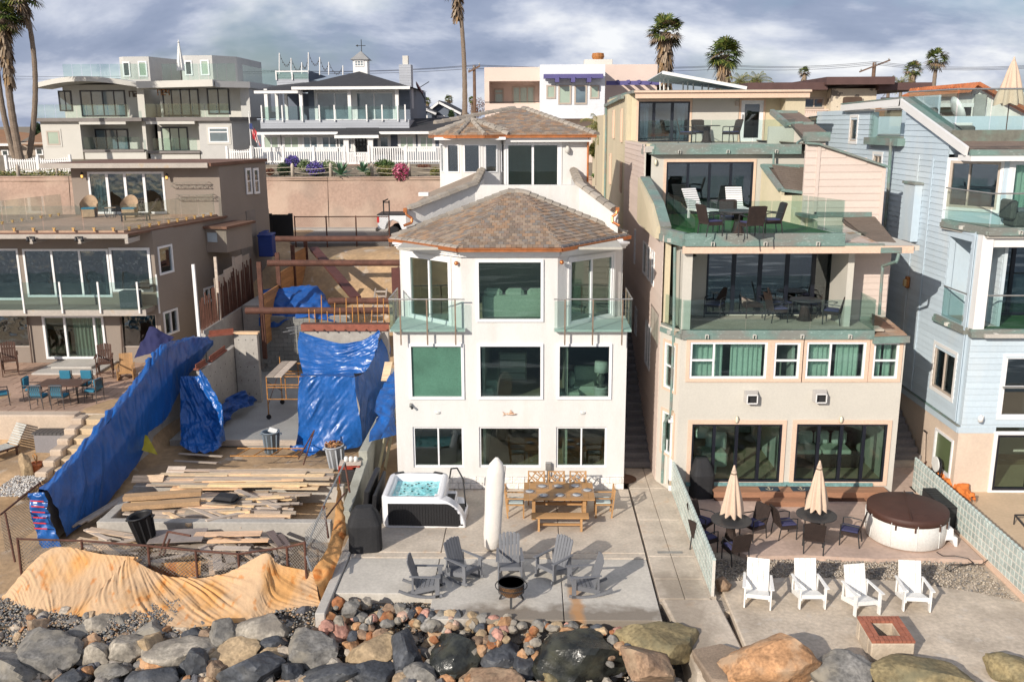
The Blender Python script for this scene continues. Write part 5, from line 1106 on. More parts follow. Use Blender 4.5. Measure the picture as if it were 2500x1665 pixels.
for(r0,r1_,nm,hh)in(((930,455),(1405,500),'left',h1),((1425,445),(1830,480),'right',h2)):
    fr=FY(86);a=fr.pix('a1',r0[0],r0[1]);b=fr.pix('a1',r1_[0],r0[1])
    build(MB().prism([(a[0],86.5,15.4),(a[0]+.6,86,15.4),(b[0]-1.6 if hh is h2 else a[0]+2.9,86,15.4),(b[0]if hh is h2 else a[0]+3.4,88,15.4),(b[0],96,15.4),(a[0],96,15.4)],(0,0,a[1]-15.4)),'rooftop_room',pale,hh)
    bwin(hh,fr,'a1',r0[0]+50,r0[1]+40,r0[0]+110,r0[1]+160,white_fr,gl_op,name='door');bwin(hh,fr,'a1',r0[0]+175,r0[1]+35,r0[0]+245,r0[1]+160,white_fr,gl_gn)
closed_umbrella('parasol','slim closed white parasol on the roof terrace of number 1724',(P('a1',1425,560,80).x,80.5,15.4),3.3,cur_wh,zc=.9,r=.28)
h3=simple_house('beach_house','slate grey wooden house with white trim, dark hipped roof and wraparound glass railed porch',(-14,75,9));lf=FY(74.5)
a=P('a2',95,1200,74.5).x;b=P('a2',1540,1200,74.5).x
block(h3,a,b,74.5,84,8.8,11.1,blue_dk,'lower_wall');siding(h3,lf,[(a,9),(b,9),(b,11.05),(a,11.05)],.2,blue_dk)
for x0,x1,c in((140,268,(.5,)),(300,430,(.5,)),(455,580,(.5,)),(605,730,(.5,)),(1225,1345,(.5,)),(1385,1500,(.5,)),(1065,1145,()),(740,850,(.45,))):bwin(h3,lf,'a2',x0,1085,x1,1200,white_fr,gl_gn if x0<450 or x0>1200 else gl_bl,cols=c,trim=white_pt,tw=.12)
d_=bwin(h3,FY(74.3),'a2',875,1103,965,1235,dk_metal,gl_op,cols=(.33,.66),rows=(.5,.75),name='door',trim=white_pt)
r_a=P('a2',60,1062,73.2);r_b=P('a2',735,1062,73.2);r_c=P('a2',1490,1060,73.2)
def slabroof(par,p,m,name='roof',th=.12):return wallpoly(par,name,m,p,th)
slabroof(h3,[Vector((r_a.x,73.2,11.2)),Vector((r_c.x+1.3,73.2,11.2)),Vector((r_c.x+3.0,80,12.4)),Vector((r_a.x+.5,76,11.75))],bshing)
mb=MB();mb.box(r_a.x,r_b.x,73.1,73.22,11.0,11.2);mb.box(P('a2',1065,1060,73.2).x,r_c.x+1.3,73.1,73.22,11.0,11.2);build(mb,'fascia',white_pt,h3,kind='stuff')
pa,pb=P('a2',710,1085,72.4),P('a2',1062,1085,72.4)
slabroof(h3,[Vector((pa.x,72.3,10.95)),Vector((pb.x,72.3,10.95)),Vector((pb.x-.4,75,11.6)),Vector((pa.x+.6,75,11.6))],bshing,'porch_roof');build(MB().box(pa.x,pb.x,72.2,72.32,10.72,10.95),'fascia',white_pt,h3)
for x in(800,993):q_=P('a2',x,1100,72.6);build(MB().box(q_.x-.2,q_.x+.2,72.5,72.9,9,10.8),'porch_pillar',white_pt,h3)
uf=FY(76.5);ua,ub=P('a2',500,800,76.5).x,P('a2',1310,800,76.5).x
block(h3,ua,ub,76.5,88,11.3,14.6,blue_dk,'upper_wall');siding(h3,uf,[(ua,11.9),(ub,11.9),(ub,14.5),(ua,14.5)],.2,blue_dk)
bwin(h3,uf,'a2',565,735,850,965,white_fr,gl_bl,cols=(.52,),name='sliding_door',trim=white_pt);bwin(h3,uf,'a2',880,735,1185,965,white_fr,gl_bl,cols=(.48,),name='sliding_door',trim=white_pt)
bal_a,bal_b=P('a2',120,1030,74.6),P('a2',1305,1030,74.6)
fb_=FY(74.6);siding(h3,fb_,[(bal_a.x,11.45),(bal_b.x,11.45),(bal_b.x,12.1),(bal_a.x,12.1)],.2,gray_sd,n0=.0);block(h3,bal_a.x,bal_b.x,74.62,78,11.3,12.08,gray_sd,'porch_deck')
px_=[P('a2',x,900,74.5).x for x in(128,292,450,588,708,965,1088,1212,1272)]
for a_,b_ in zip(px_[:-1],px_[1:]):build(MB().box(a_+.08,b_-.08,74.5,74.52,12.15,13.15),'glass_panel',gl_rail,h3)
for x in px_:build(MB().box(x-.05,x+.05,74.42,74.5,12.0,13.25),'railing_post',white_pt,h3)
for x in(170,447,832,1210):q_=P('a2',x,900,74.7);build(MB().box(q_.x-.13,q_.x+.13,74.6,74.85,12.05,14.5),'column',white_pt,h3)
e0,e1=P('a2',365,690,74.0),P('a2',1310,695,74.0);pk=P('a2',905,572,79.5)
sr=[Vector((e0.x,74,14.6)),Vector((e1.x,74,14.6)),Vector((e1.x,86,14.6)),Vector((e0.x,86,14.6)),Vector((pk.x,79.5,pk.z)),Vector((pk.x,81,pk.z))]
build(MB().add(sr,[(0,1,4),(1,2,5,4),(2,3,5),(3,0,4,5),(3,2,1,0)]),'hipped_roof',bshing,h3)
build(MB().box(e0.x,e1.x,73.9,74.02,14.4,14.62),'fascia',white_pt,h3)
w0=P('a2',78,708,75);build(MB().prism([(w0.x,74.6,14.3),(e0.x+1.5,74.6,14.35),(e0.x+3,80,15.4),(w0.x+.5,80,14.9)],(0,0,.1)),'side_roof',bshing,h3);build(MB().box(w0.x,e0.x+.6,74.5,74.62,14.15,14.36),'fascia',white_pt,h3)
block(h3,w0.x+.8,e0.x,80,86,9,14.3,blue_dk,'wing_wall')
for x in(245,320):q_=P('a2',x,800,78);build(MB().box(q_.x-.12,q_.x+.12,78,78.2,12,14.4),'column',white_pt,h3)
c0,c1=P('a2',245,600,80),P('a2',500,600,80)
block(h3,c0.x,c1.x,80,86,14.6,P('a2',250,635,80).z,gray_sd,'lookout_base');siding(h3,FY(79.98),[(c0.x,14.8),(c1.x,14.8),(c1.x,15.9),(c0.x,15.9)],.2,gray_sd)
zt_=P('a2',250,568,80).z;zb_=P('a2',250,632,80).z
grail(h3,c0.x,c1.x,79.9,zb_,zt_-.1,2,gl_rail,white_pt);build(MB().box(c0.x,c1.x,79.85,79.95,zt_-.1,zt_),'handrail',white_pt,h3)
wallpoly(h3,'lookout_side',blue_dk,[P('a2',505,565,80.2),P('a2',505,650,80.2),P('a2',650,615,82),P('a2',640,612,82)],.1)
k0,k1=P('a2',1228,520,78),P('a2',1322,520,78)
build(MB().box(k0.x,k1.x,77.5,78.8,13,k0.z),'chimney',gray_sd,h3);siding(h3,FY(77.49),[(k0.x,14),(k1.x,14),(k1.x,k0.z),(k0.x,k0.z)],.2,gray_sd);build(MB().box(k0.x+.7,k1.x-.7,77.8,78.4,k0.z,k0.z+.7),'chimney_pot',cream_st,h3)
u0_,u1__=P('a2',860,560,80.2),P('a2',970,480,80.2)
build(MB().box(u0_.x,u1__.x,80,80+(u1__.x-u0_.x),15.6,u1__.z),'cupola',white_pt,h3);cz=u1__.z;cx_=(u0_.x+u1__.x)/2;hw=(u1__.x-u0_.x)/2
bwin(h3,FY(80.0),'a2',868,483,942,532,white_pt,gl_bl,cols=(.33,.66),rows=(.5,),fw=.08,bw=.06)
build(MB().add([(cx_-hw-.2,79.8,cz),(cx_+hw+.2,79.8,cz),(cx_+hw+.2,80.2+2*hw,cz),(cx_-hw-.2,80.2+2*hw,cz),(cx_,80+hw,cz+.75)],[(0,1,4),(1,2,4),(2,3,4),(3,0,4),(3,2,1,0)]),'cupola_roof',mat('grey_cupola_shingle',(.27,.27,.27),.8),h3)
mb=MB();mb.tube((cx_,81.0,cz+.6),(cx_,81.0,cz+1.7),.03);mb.tube((cx_-.35,81,cz+1.2),(cx_+.35,81,cz+1.2),.025);mb.prism([(cx_-.3,81,cz+1.1),(cx_-.3,81,cz+1.3),(cx_-.5,81,cz+1.2)],(0,.04,0));build(mb,'weather_vane',dk_metal,h3)
polz=[(268,425),(362,465),(447,500),(500,420),(590,458),(662,497),(775,525)]
o=thing('string_lights','string of small bulbs on white poles above the grey beach house roof','string lights',P('a2',268,600,80.5))
pt=[]
for x,y in polz:
    t_=P('a2',x,y,80.5);b_=P('a2',x,600,80.5);build(MB().tube(b_,t_,.05,6),'pole',white_pt,o);pt.append(t_)
mb=MB();blb=MB()
for a_,b_ in zip(pt[:-1],pt[1:]):
    L_=8;prev=a_
    for i in range(1,L_+1):
        t=i/L_;c=a_.lerp(b_,t)-Vector((0,0,2.6*t*(1-t)*1.2));mb.tube(prev,c,.018,4);blb.ob(c-Vector((0,0,.08)),(.06,.06,.09));prev=c
build(mb,'cable',dk_metal,o);build(blb,'bulbs',dk_metal,o,kind='stuff')
o=thing('satellite_dish','reddish satellite dish beside the grey beach house chimney','satellite dish',P('a2',1385,730,80));p=P('a2',1380,705,80)
build(MB().lathe([(.001,-.12),(.35,-.05),(.6,.08)],(0,0,0),14).xf(Matrix.Translation(p)@Matrix.Rotation(rad(60),4,'Y')),'dish',mat('dark_red_dish',(.16,.05,.04),.6),o);build(MB().path([p,p+Vector((.5,0,-.9)),p+Vector((.5,0,-1.2))],.05),'mast',dk_metal,o);build(MB().path([p,p+Vector((.9,-.2,.5))],.03),'feed_arm',dk_metal,o)
h4=simple_house('gabled_house','small slate grey house with white trimmed twin gables in the gap beyond the beach house',(-2,100,9));g0,g1,gp_=P('a2',1425,860,100),P('a2',1720,910,100),P('a2',1512,820,100)
zE=10.6
for(xa,xb,xp,zp,y)in((g0.x,g1.x,gp_.x+.4,gp_.z,100),(P('a2',1355,880,97).x,P('a2',1522,905,97).x,P('a2',1412,862,97).x,P('a2',1412,862,97).z,97)):
    zl=P('a2',1400,905,y).z
    build(MB().prism([(xa+.5,y,9),(xb-.5,y,9),(xb-.5,y,zl),(xp,y,zp-.25),(xa+.5,y,zl)],(0,12,0)),'wall',blue_dk,h4)
    mb=MB();mb.beam((xa,y-.4,zl-.1),(xp,y-.4,zp),.5,.22);mb.beam((xp,y-.4,zp),(xb,y-.4,zl-.1),.5,.22);build(mb,'gable_board',white_pt,h4)
    mb=MB();mb.prism([(xa,y,zl),(xp,y,zp+.12),(xp,y+12,zp+.12),(xa,y+12,zl)],(0,0,.1));mb.prism([(xp,y,zp+.12),(xb,y,zl),(xb,y+12,zl),(xp,y+12,zp+.12)],(0,0,.1));build(mb,'roof',bshing,h4)
bwin(h4,FY(97),'a2',1395,935,1440,968,white_fr,gl_op,trim=white_pt);bwin(h4,FY(100),'a2',1535,935,1575,968,white_fr,gl_op,trim=white_pt)
h5=simple_house('stucco_house','boxy pink and white stucco house with purple beams above the white house roof',(3,72,9));pinks=mat('pale_pink_stucco',(.66,.53,.46),.85,.05,.5,.03,18,.2,50);whs=mat('cool_white_stucco',(.68,.70,.74),.8,.05,.5,stain=[(1,.6,.8,(.5,.45,.4),.4)]);purp=mat('purple_beam',(.10,.09,.24),.6,.1)
L5=P('a3',-60,540,72);L5.x=P('a2',1903,600,72).x;m5=P('a3',385,540,72);zt5=L5.z
zb5=P('a3',100,650,72).z;zf5=P('a3',100,828,72).z
block(h5,L5.x,m5.x,72,84,zb5,zt5,pinks,'parapet');block(h5,L5.x,m5.x,74.6,84,8.8,zb5-.001,pinks,'wall');block(h5,L5.x,m5.x,72,74.6,8.8,zf5,pinks,'balcony_wall');block(h5,L5.x,L5.x+.35,72.01,74.6,zf5,zb5,pinks,'pier')
f746=FY(74.6);bwin(h5,f746,'a3',20,710,100,830,brz_fr,gl_gn,rows=(.7,));bwin(h5,f746,'a3',165,690,345,835,brz_fr,gl_gn,cols=(.34,.67),name='sliding_door')
mb=MB();mb.tube((L5.x,72,zf5+.1),(m5.x,72,zf5+.1),.03);build(mb,'handrail',dk_metal,h5)
w5=P('a3',386,518,70.2);w6=P('a3',908,518,70.2);zb6=P('a3',600,948,70.2).z
block(h5,w5.x,w6.x,70.2,84,zb6,w5.z,whs,'white_volume');block(h5,w5.x+.3,w6.x,71.2,84,8.8,zb6,pinks,'lower_wall')
f70=FY(70.2)
for x0,x1,y0,y1,g in((437,512,680,790,gl_gn),(532,637,680,835,gl_gn),(660,762,680,835,gl_bl),(784,860,680,790,gl_gn)):bwin(h5,f70,'a3',x0,y0,x1,y1,brz_fr,g)
p0,p1=P('a3',415,612,69.5),P('a3',890,612,69.5)
for k in range(3):build(MB().box(p0.x,p1.x,69.3+k*.3,69.42+k*.3,p0.z-.15,p0.z+.15),'beam',purp,h5)
for x in(523,650,777):q_=P('a3',x,630,69.3);build(MB().box(q_.x-.15,q_.x+.15,69.1,70.2,q_.z-.25,q_.z+.12),'bracket',purp,h5)
r5_=P('a3',1325,515,75);block(h5,w6.x,r5_.x,75,86,12.6,r5_.z,pinks,'right_volume');block(h5,w6.x,r5_.x,77,86,8.8,12.6,pinks,'right_wall')
for k in range(5):q_=P('a3',985+k*82,665,74.5);build(MB().box(q_.x-.08,q_.x+.08,71.8,75,q_.z-.12,q_.z+.12),'pergola_rafter',purp,h5)
q0_,q1=P('a3',915,665,72),P('a3',1340,668,72);build(MB().box(q0_.x,q1.x,71.9,72.1,q0_.z-.15,q0_.z+.15),'beam',purp,h5)
bwin(h5,FY(77),'a3',1010,728,1100,790,brz_fr,gl_bl)
q_=P('a3',850,500,76);build(MB().box(q_.x-1.1,q_.x+1.1,75.5,77,15.5,q_.z+.2),'chimney',cream_st,h5,bevel=.02);build(MB().lathe([(.4,q_.z+.2),(.5,q_.z+.45),(.45,q_.z+.7),(.001,q_.z+.75)],(q_.x,76.2,0),12),'chimney_cap',mat('rusted_lamp',(.35,.14,.04)),h5)
o=thing('roof_awning','slanted white metal awning on thin posts standing on the tan house roof','awning',P('a3',1600,715,46))
A_=[P('a3',1235,655,44),P('a3',1360,582,44.5),P('a3',2035,705,44.5),P('a3',1960,718,43.8)]
A_=[P('a3',1240,650,47),P('a3',1362,580,43.5),P('a3',2035,705,43.5),P('a3',1935,722,47)]
for v in A_:pass
alum=mat('white_corrugated_metal',(.62,.63,.64),.4,.05)
und=MB()
for i in range(16):
    t0,t1=i/16,(i+.92)/16;a0,a1=A_[0].lerp(A_[3],t0),A_[0].lerp(A_[3],t1);b0,b1=A_[1].lerp(A_[2],t0),A_[1].lerp(A_[2],t1)
    build(MB().prism([a0,a1,b1,b0],(0,0,.05)),'roof_panel',alum,o)
mb=MB();mb.beam(A_[1],A_[2],.08,.14);build(mb,'edge_beam',white_pt,o)
for x,y0,y1 in((1410,610,725),(1610,640,722),(1345,640,725),(1375,630,725),(1565,655,720),(1730,655,718),(1680,680,718),(1528,665,720)):
    a_,b_=P('a3',x,y0,45.5),P('a3',x,y1+14,45.5);build(MB().tube(b_,a_,.035,6),'post',white_pt,o)
h6=simple_house('stucco_house','yellowish stucco house with wide dark brown flat roof overhangs and peeling oval opening',(22,75,9));yst=mat('yellowish_stucco',(.58,.48,.36),.85,.06);brf=mat('dark_brown_fascia',(.10,.055,.05),.6,.1)
z0,z1=P('a4',1190,708,74).z,P('a4',1190,680,74).z
xa,xb,xc,xd=(P('a4',x,700,74).x for x in(60,690,1190,1512))
ya=P('a4',485,900,75).x
block(h6,ya,xd-5.5,75,90,9,z0,yst,'wall');block(h6,P('a4',742,800,74).x,P('a4',1100,800,74).x,73.8,75,9,z0,mat('peeling_stucco',(.62,.54,.42),.85,.05,stain=[(1.1,.55,.57,(.22,.19,.16),1)]),'centre_bay')
build(MB().box(xa,xb,73,92,z0-.1,z0+.45),'roof',brf,h6);build(MB().box(xb-.3,xc,72.4,92,z0+.25,z1+.55),'roof',brf,h6);build(MB().box(xc-.9,xd,73.1,92,z0-.15,z0+.4),'roof',brf,h6)
bwin(h6,FY(75),'a4',530,782,690,868,brz_fr,gl_op,cols=(.5,));bwin(h6,FY(75),'a4',1142,780,1305,822,brz_fr,gl_bl,cols=(.5,))
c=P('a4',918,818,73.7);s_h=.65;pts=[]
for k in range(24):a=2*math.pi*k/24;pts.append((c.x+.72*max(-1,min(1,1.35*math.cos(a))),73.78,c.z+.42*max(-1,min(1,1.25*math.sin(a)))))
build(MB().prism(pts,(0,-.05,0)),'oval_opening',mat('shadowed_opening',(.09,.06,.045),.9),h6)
a_,b_=P('a4',487,885,74.5),P('a4',735,885,74.5);mb=MB();mb.box(a_.x,b_.x,74.3,75,a_.z-.5,a_.z-.2);mb.box(a_.x,b_.x,74.3,74.5,a_.z,a_.z+.12)
for k in range(14):x=a_.x+(b_.x-a_.x)*(k+.5)/14;mb.box(x-.06,x+.06,74.35,74.45,a_.z-.2,a_.z)
build(mb,'balustrade',pinks,h6,kind='stuff')
o=thing('roof_terrace','glass railed terrace with dark awning between the tan house and the blue house','terrace',(17,52,9));mb=MB()
a_,b_=P('a4',560,1000,46),P('a4',880,1000,46);block(o,a_.x,b_.x+1,46,52,8,P('a4',700,1090,46).z,mat('dark_terrace_wall',(.06,.07,.07),.8),'base');grail(o,a_.x,b_.x,45.9,P('a4',700,1085,46).z,P('a4',700,925,46).z,4,gl_rail);block(o,a_.x,b_.x,45.7,46,P('a4',700,1120,46).z,P('a4',700,1085,46).z,patina,'copper_edge')
build(MB().tube((a_.x,45.9,P('a4',560,940,46).z),(b_.x,45.9,P('a4',880,900,46).z),.03),'handrail',dk_metal,o);block(o,a_.x+1,b_.x,50,51,P('a4',700,1000,50).z,P('a4',700,960,50).z,mat('dark_brown_awning',(.03,.018,.015),.8),'awning')
h7=simple_house('tile_roof_house','white house with orange terracotta tiled gable roof at the far right',(29,60,9));terr=mat('terracotta_tile',(.50,.17,.07),.85,.15,3,.15,10,rnd=.15)
e0,e1,e2=P('a4',1815,742,60),P('a4',1880,682,60),P('a4',2190,850,60)
rp=[P('a4',1815,742,60),P('a4',1880,680,60)]
build(MB().prism([(rp[0].x+.5,60,9),(e2.x+8,60,9),(e2.x+8,60,e2.z),(rp[1].x,60,rp[1].z-.1),(rp[0].x+.5,60,rp[0].z-.1)],(0,10,0)),'wall',mat('bright_white_stucco',(.75,.73,.7),.8),h7)
block(h7,rp[0].x+.6,P('a4',1975,800,60).x,59.8,60,9,rp[0].z-.1,mat('grey_stucco_wall',(.36,.36,.34),.8),'side_wall')
Rr=[Vector((rp[1].x,59.4,rp[1].z)),Vector((e2.x,59.4,e2.z)),Vector((e2.x+6,64,e2.z+.6)),Vector((rp[1].x+9,70,rp[1].z+.3))]
build(MB().prism([Vector((rp[0].x,59.3,rp[0].z)),Vector((rp[1].x,59.3,rp[1].z)),Vector((rp[1].x+1,70,rp[1].z+.1)),Vector((rp[0].x,70,rp[0].z))],(0,0,.15)),'roof_slope',terr,h7)
dvec=(Vector((e2.x,59.3,e2.z))-Vector((rp[1].x,59.3,rp[1].z)))
for k in range(26):
    y=59.3+k*.42;a_=Vector((rp[1].x,y,rp[1].z+.05));mb=MB();mb.tube(a_,a_+dvec*1.6,.14,6);build(mb,'tile_row',terr,h7)
bwin(h7,FY(60),'a4',1915,880,1965,945,white_fr,gl_op,trim=white_pt)
h8=simple_house('low_house','low pale roofed building with satellite dish seen through the blue house railing',(24,56,9));block(h8,P('a4',1400,850,56).x,P('a4',1870,850,56).x,56,60,9,P('a4',1500,850,56).z,mat('dull_tan_wall',(.25,.2,.15),.9),'wall');a_=P('a4',1380,845,55.5);b_=P('a4',1870,830,55.5);build(MB().box(a_.x,b_.x,55.2,60,a_.z-.1,a_.z+.12),'flat_roof',cur_wh,h8)
p=P('a4',1745,885,54);build(MB().lathe([(.001,-.1),(.5,-.03),(.8,.12)],(0,0,0),16).xf(Matrix.Translation(p)@Matrix.Rotation(rad(65),4,'Y')),'dish',white_pt,h8,smooth=True)
h9=simple_house('bungalow','low bungalow with brown gabled roofs behind the palm trunks at the left edge',(-48,90,9));brn=mat('tan_brown_roofing',(.28,.15,.08),.9,.1)
a_,b_=P('a1',0,1140,90),P('a1',350,1140,90);block(h9,a_.x-6,b_.x,90,98,8.8,a_.z,mat('dusty_cream_wall',(.4,.33,.27),.9),'wall')
pk=P('a1',20,1048,93);build(MB().add([(a_.x-7,89.3,a_.z-.1),(P('a1',165,1140,90).x,89.3,a_.z-.1),(P('a1',190,1080,95).x,97,pk.z-.3),(a_.x-4,97,pk.z+.2),(a_.x-7,99,a_.z)],[(0,1,2,3),(0,3,4)]),'roof',brn,h9)
build(MB().add([(P('a1',200,1150,90).x,89.2,a_.z-.25),(b_.x+.3,89.2,a_.z-.25),(b_.x+.3,97,pk.z-.3),(P('a1',250,1065,95).x,97,pk.z-.1)],[(0,1,2,3)]),'porch_roof',brn,h9)
mb=MB();mb.box(a_.x-7,P('a1',165,1140,90).x,89.2,89.35,a_.z-.3,a_.z-.08);build(mb,'fascia',white_pt,h9);bwin(h9,FY(90),'a1',15,1195,70,1250,white_fr,gl_op);bwin(h9,FY(90),'a1',285,1180,345,1240,white_fr,gl_op)
# picket fences, bollard rope fence
def picket(nm,lb,pts,hts,post_every,wdt=.09,gap=.17,wavy=False,z=None):
    o=thing(nm,lb,'fence',pts[0]);
    for(a,b)in zip(pts[:-1],pts[1:]):
        a=Vector(a);b=Vector(b);Ln=(b-a).length;d=(b-a)/Ln;n=int(Ln/gap)
        key='pk'+nm;mb=MB()
        me=None
        for i in range(n):
            c=a+d*(i+.5)*gap;hh=hts-(.16*math.sin((i*gap/post_every%1)*math.pi)if wavy else 0)
            build(MB().ob(c+Vector((0,0,hh/2)),(wdt,.03,hh)),'picket',white_pt,o)
        for zz_ in(.15,hts-.28)if wavy else(.12,hts):build(MB().beam(a+Vector((0,.03,zz_)),b+Vector((0,.03,zz_)),.06 if wavy else .1,.09),'rail',white_pt,o)
        k=max(1,round(Ln/post_every))
        for i in range(k+1):c=a+(b-a)*i/k;build(MB().ob(c+Vector((0,0,(hts+.15)/2)),(.17,.17,hts+.15)),'post',white_pt,o)
    return o
yf=70.0
xl,xg0,xg1,xr=(P('a2',x,1300,yf).x for x in(60,790,985,1545));zf=P('a2',500,1302,yf).z
picket('picket_fence','long white picket fence in front of the beach house, left of its gate',[(xl,yf,zf),(xg0,yf,zf)],1.12,2.6)
picket('picket_fence','white picket fence in front of the beach house, right of its gate',[(xg1,yf,zf),(xr+.3,yf,zf)],1.12,2.4)
o=thing('garden_gate','white double gate in the beach house fence above the brick steps','gate',((xg0+xg1)/2,yf,zf-.5));xm=(xg0+xg1)/2
for a_,b_ in((xg0+.1,xm-.02),(xm+.02,xg1-.1)):
    build(MB().box(a_,b_,yf,yf+.05,zf-.45,zf+.05),'gate_panel',white_pt,o);build(MB().box(a_,b_,yf,yf+.05,zf+.7,zf+.78),'rail',white_pt,o)
    for i in range(6):x=a_+(b_-a_)*(i+.5)/6;build(MB().box(x-.05,x+.05,yf,yf+.04,zf+.05,zf+.7),'picket',white_pt,o)
xq0,xq1=P('a1',60,1380,66).x,P('a1',570,1380,66).x;zq=P('a1',300,1385,66).z
picket('picket_fence','white picket fence with scalloped top at the far left',[(xq0,66,zq),(xq1,66,zq)],1.15,2.1,wavy=True,gap=.16)
xq0,xq1=P('a1',1815,1280,69).x,P('a1',2010,1280,69).x;picket('picket_fence','short white picket fence with scalloped top beside the flagpole',[(xq0,69,8.95),(xq1,69,8.95)],1.15,1.8,wavy=True,gap=.16)
block(thing('porch_base','pale grey low porch base wall under the beach house fence','wall',(-14,70.2,8.3)),xl,xr,70.1,70.4,8.3,zf+.05,gray_sd,'wall')
bst=thing('brick_steps','short flight of red brick steps below the white gate','steps',(xm,69,8.3));brk=mat('red_brick',(.36,.13,.08),.85,.1,3,rnd=.15)
for i in range(5):
    for j in range(9):build(MB().box(xg0+.1+j*.28,xg0+.37+j*.28,67.9+i*.38,68.26+i*.38,8.3,8.42+i*.1),'brick',brk,bst)
o=thing('rope_fence','row of concrete bollards linked by rope along the top of the retaining wall','fence',(-12,63,8.3));bp=[]
for r,x in(('a1',148),('a1',457),('a2',375),('a2',680),('a2',1008),('a2',1305)):
    p=P(r,x,1400,63.2);bp.append(p);build(MB().lathe([(.13,8.2),(.115,8.95),(.12,9.05),(.07,9.2),(.001,9.22)],(p.x,63.2,0),12),'bollard',mat('sandy_concrete',(.46,.40,.33),.9,.1),o,smooth=True)
bp=[Vector((-30,63.2,8))]+bp[:2][::1]+bp[2:];bp=sorted(bp,key=lambda v:v.x);bp+=[Vector((bp[-1].x+4.5,63.2,0))]
for a_,b_ in zip(bp[:-1],bp[1:]):
    for zz_ in(8.95,8.65):
        pts=[Vector((a_.x+(b_.x-a_.x)*t/8,63.2,zz_-.35*(t/8)*(1-t/8)*1.6))for t in range(9)]
        build(MB().path(pts,.02,5),'rope',mat('pale_rope',(.5,.44,.35),.9),o)
p=P('a1',2010,1250,68.5);o=thing('flagpole','white flagpole with a drooping red and white striped flag beside the beach house','flagpole',(p.x,68.5,8.5));tz=P('a1',1985,905,68.5);build(MB().tube((p.x,68.5,8.5),(tz.x,68.5,tz.z),.04),'pole',white_pt,o);build(MB().lathe([(.001,0),(.06,.05),(.001,.12)],tz,8),'finial',white_pt,o)
fl=mat('flag_red',(.45,.04,.05),.8);fw_=mat('flag_white',(.7,.68,.66),.8);fbl=mat('flag_blue',(.03,.05,.16),.8)
f0=P('a1',1992,985,68.5)
for i in range(7):
    rows_=[[(f0.x+.05*j+s*.07+.03*math.sin(s*4+j),68.4+.06*math.sin(j+s*5),f0.z-1.1*j/4-.08*s)for s in(i*1.0,i+1.0)]for j in range(5)]
    cloth(o,'flag_stripe',rows_,2,8,fl if i%2==0 else fw_,.02,label=None)
build(MB().ob((f0.x+.13,68.3,f0.z-.22),(.22,.03,.4)),'flag_canton',fbl,o)
wd=mat('old_pole_wood',(.16,.10,.07),.9,.2,4);wires=[]
def upole(lb,r,x,ytop,Y,zb,arms,tr=False,w_=.16):
    t=P(r,x,ytop,Y);o=thing('utility_pole',lb,'utility pole',(t.x,Y,zb));build(MB().tube((t.x,Y,zb),t,w_,10,w_*.8),'pole',wd,o)
    for dz_,L_,tilt in arms:
        build(MB().beam(t+Vector((-L_/2,-.15,-dz_-tilt)),t+Vector((L_/2,-.15,-dz_+tilt)),.12,.14),'crossarm',wd,o)
        for s in(-.45,.0,.45):build(MB().lathe([(.05,0),(.07,.1),(.03,.2)],t+Vector((L_*s,-.15,-dz_+.07+tilt*2*s)),8),'insulator',steel,o)
    return o,t
o1,t1=upole('brown utility pole with crossarm beside the tall central palm','a2',1822,525,82,9,[(.3,1.0,.25),(5.4,1.8,-.25)])
o2,t2=upole('grey utility pole with tilted crossarm and transformer above the brown roofed house','a4',1095,500,95,9,[(.35,2.9,.55)],w_=.22)
build(MB().lathe([(.4,-1.2),(.42,0),(.3,.15)],t2+Vector((-1.0,0,-3.2)),14),'transformer',cur_wh,o2)
wm=mat('black_wire',(.05,.05,.06),.6)
for k,(ys)in enumerate(((520,515,520,525),(528,523,528,532),(548,545,548,552))):
    pts=[P('a1',80,610+22*(k>1),120),P('a1',2200,562+12*(k>1),100),P('a2',1830,ys[0],82),P('a3',1900,ys[1]+6,100),P('a4',1100,494+k*12,95),P('a4',2287,528+k*10,80),P('a4',2600,548+k*10,80)]
    mb=MB()
    for a_,b_ in zip(pts[:-1],pts[1:]):
        prev=a_
        for i in range(1,7):c=a_.lerp(b_,i/6)-Vector((0,0,1.2*(i/6)*(1-i/6)));mb.tube(prev,c,.022,3);prev=c
    o=build(mb,'power_line',wm,label=('topmost','middle','lowest')[k]+' of the three long power lines crossing the sky behind the roofs',cat='power line')
# building plot between the houses
plot=build(MB().box(-13.9,-5.6,33.3,44,-.3,.0),'concrete_floor',mat('pit_slab_concrete',(.31,.31,.30),.85,.12,.8,.08,14,.2,40),kind='structure')
build(MB().box(-13.0,-8.9,33.22,33.29,-.2,.03),'form_board',wood_gy,plot)
fx=Fr(-14.15,0,90)
def fxp(r,x,y,n=0):u,z=fx.pix(r,x,y);return fx.pt(u,n,z)
cwm=mat('form_concrete',(.40,.375,.34),.9,.12,.8,.1,10,.2,30,stain=[(1.5,.55,.7,(.25,.22,.2),.5)])
o=thing('boundary_wall','stepped bare concrete wall under the long blue tarpaulin beside the grey house','wall',(-14.3,31,0))
tops=[('d1',340,40),('c1',600,1095),('c1',830,820),('c1',1010,605),('c1',1160,400),('c1',1290,225),('c1',1500,150),('c1',1640,145)]
tp_=[fx.pix(*t)for t in tops]
mb=MB()
for(u0,z0),(u1_,z1)in zip(tp_[:-1],tp_[1:]):mb.box(-14.42,-14.2,u0,u1_,-.6,max(.2,min(z0,z1)-.12))
build(mb,'wall',cwm,o)
build(MB().box(-14.42,-14.15,tp_[-1][0],46.5,-.4,3.1),'wall',cwm,o);build(MB().box(-14.1,-13.2,43.8,46.6,-.4,3.2),'end_wall',cwm,o)
fr_=Fr(-14.2,0,90)
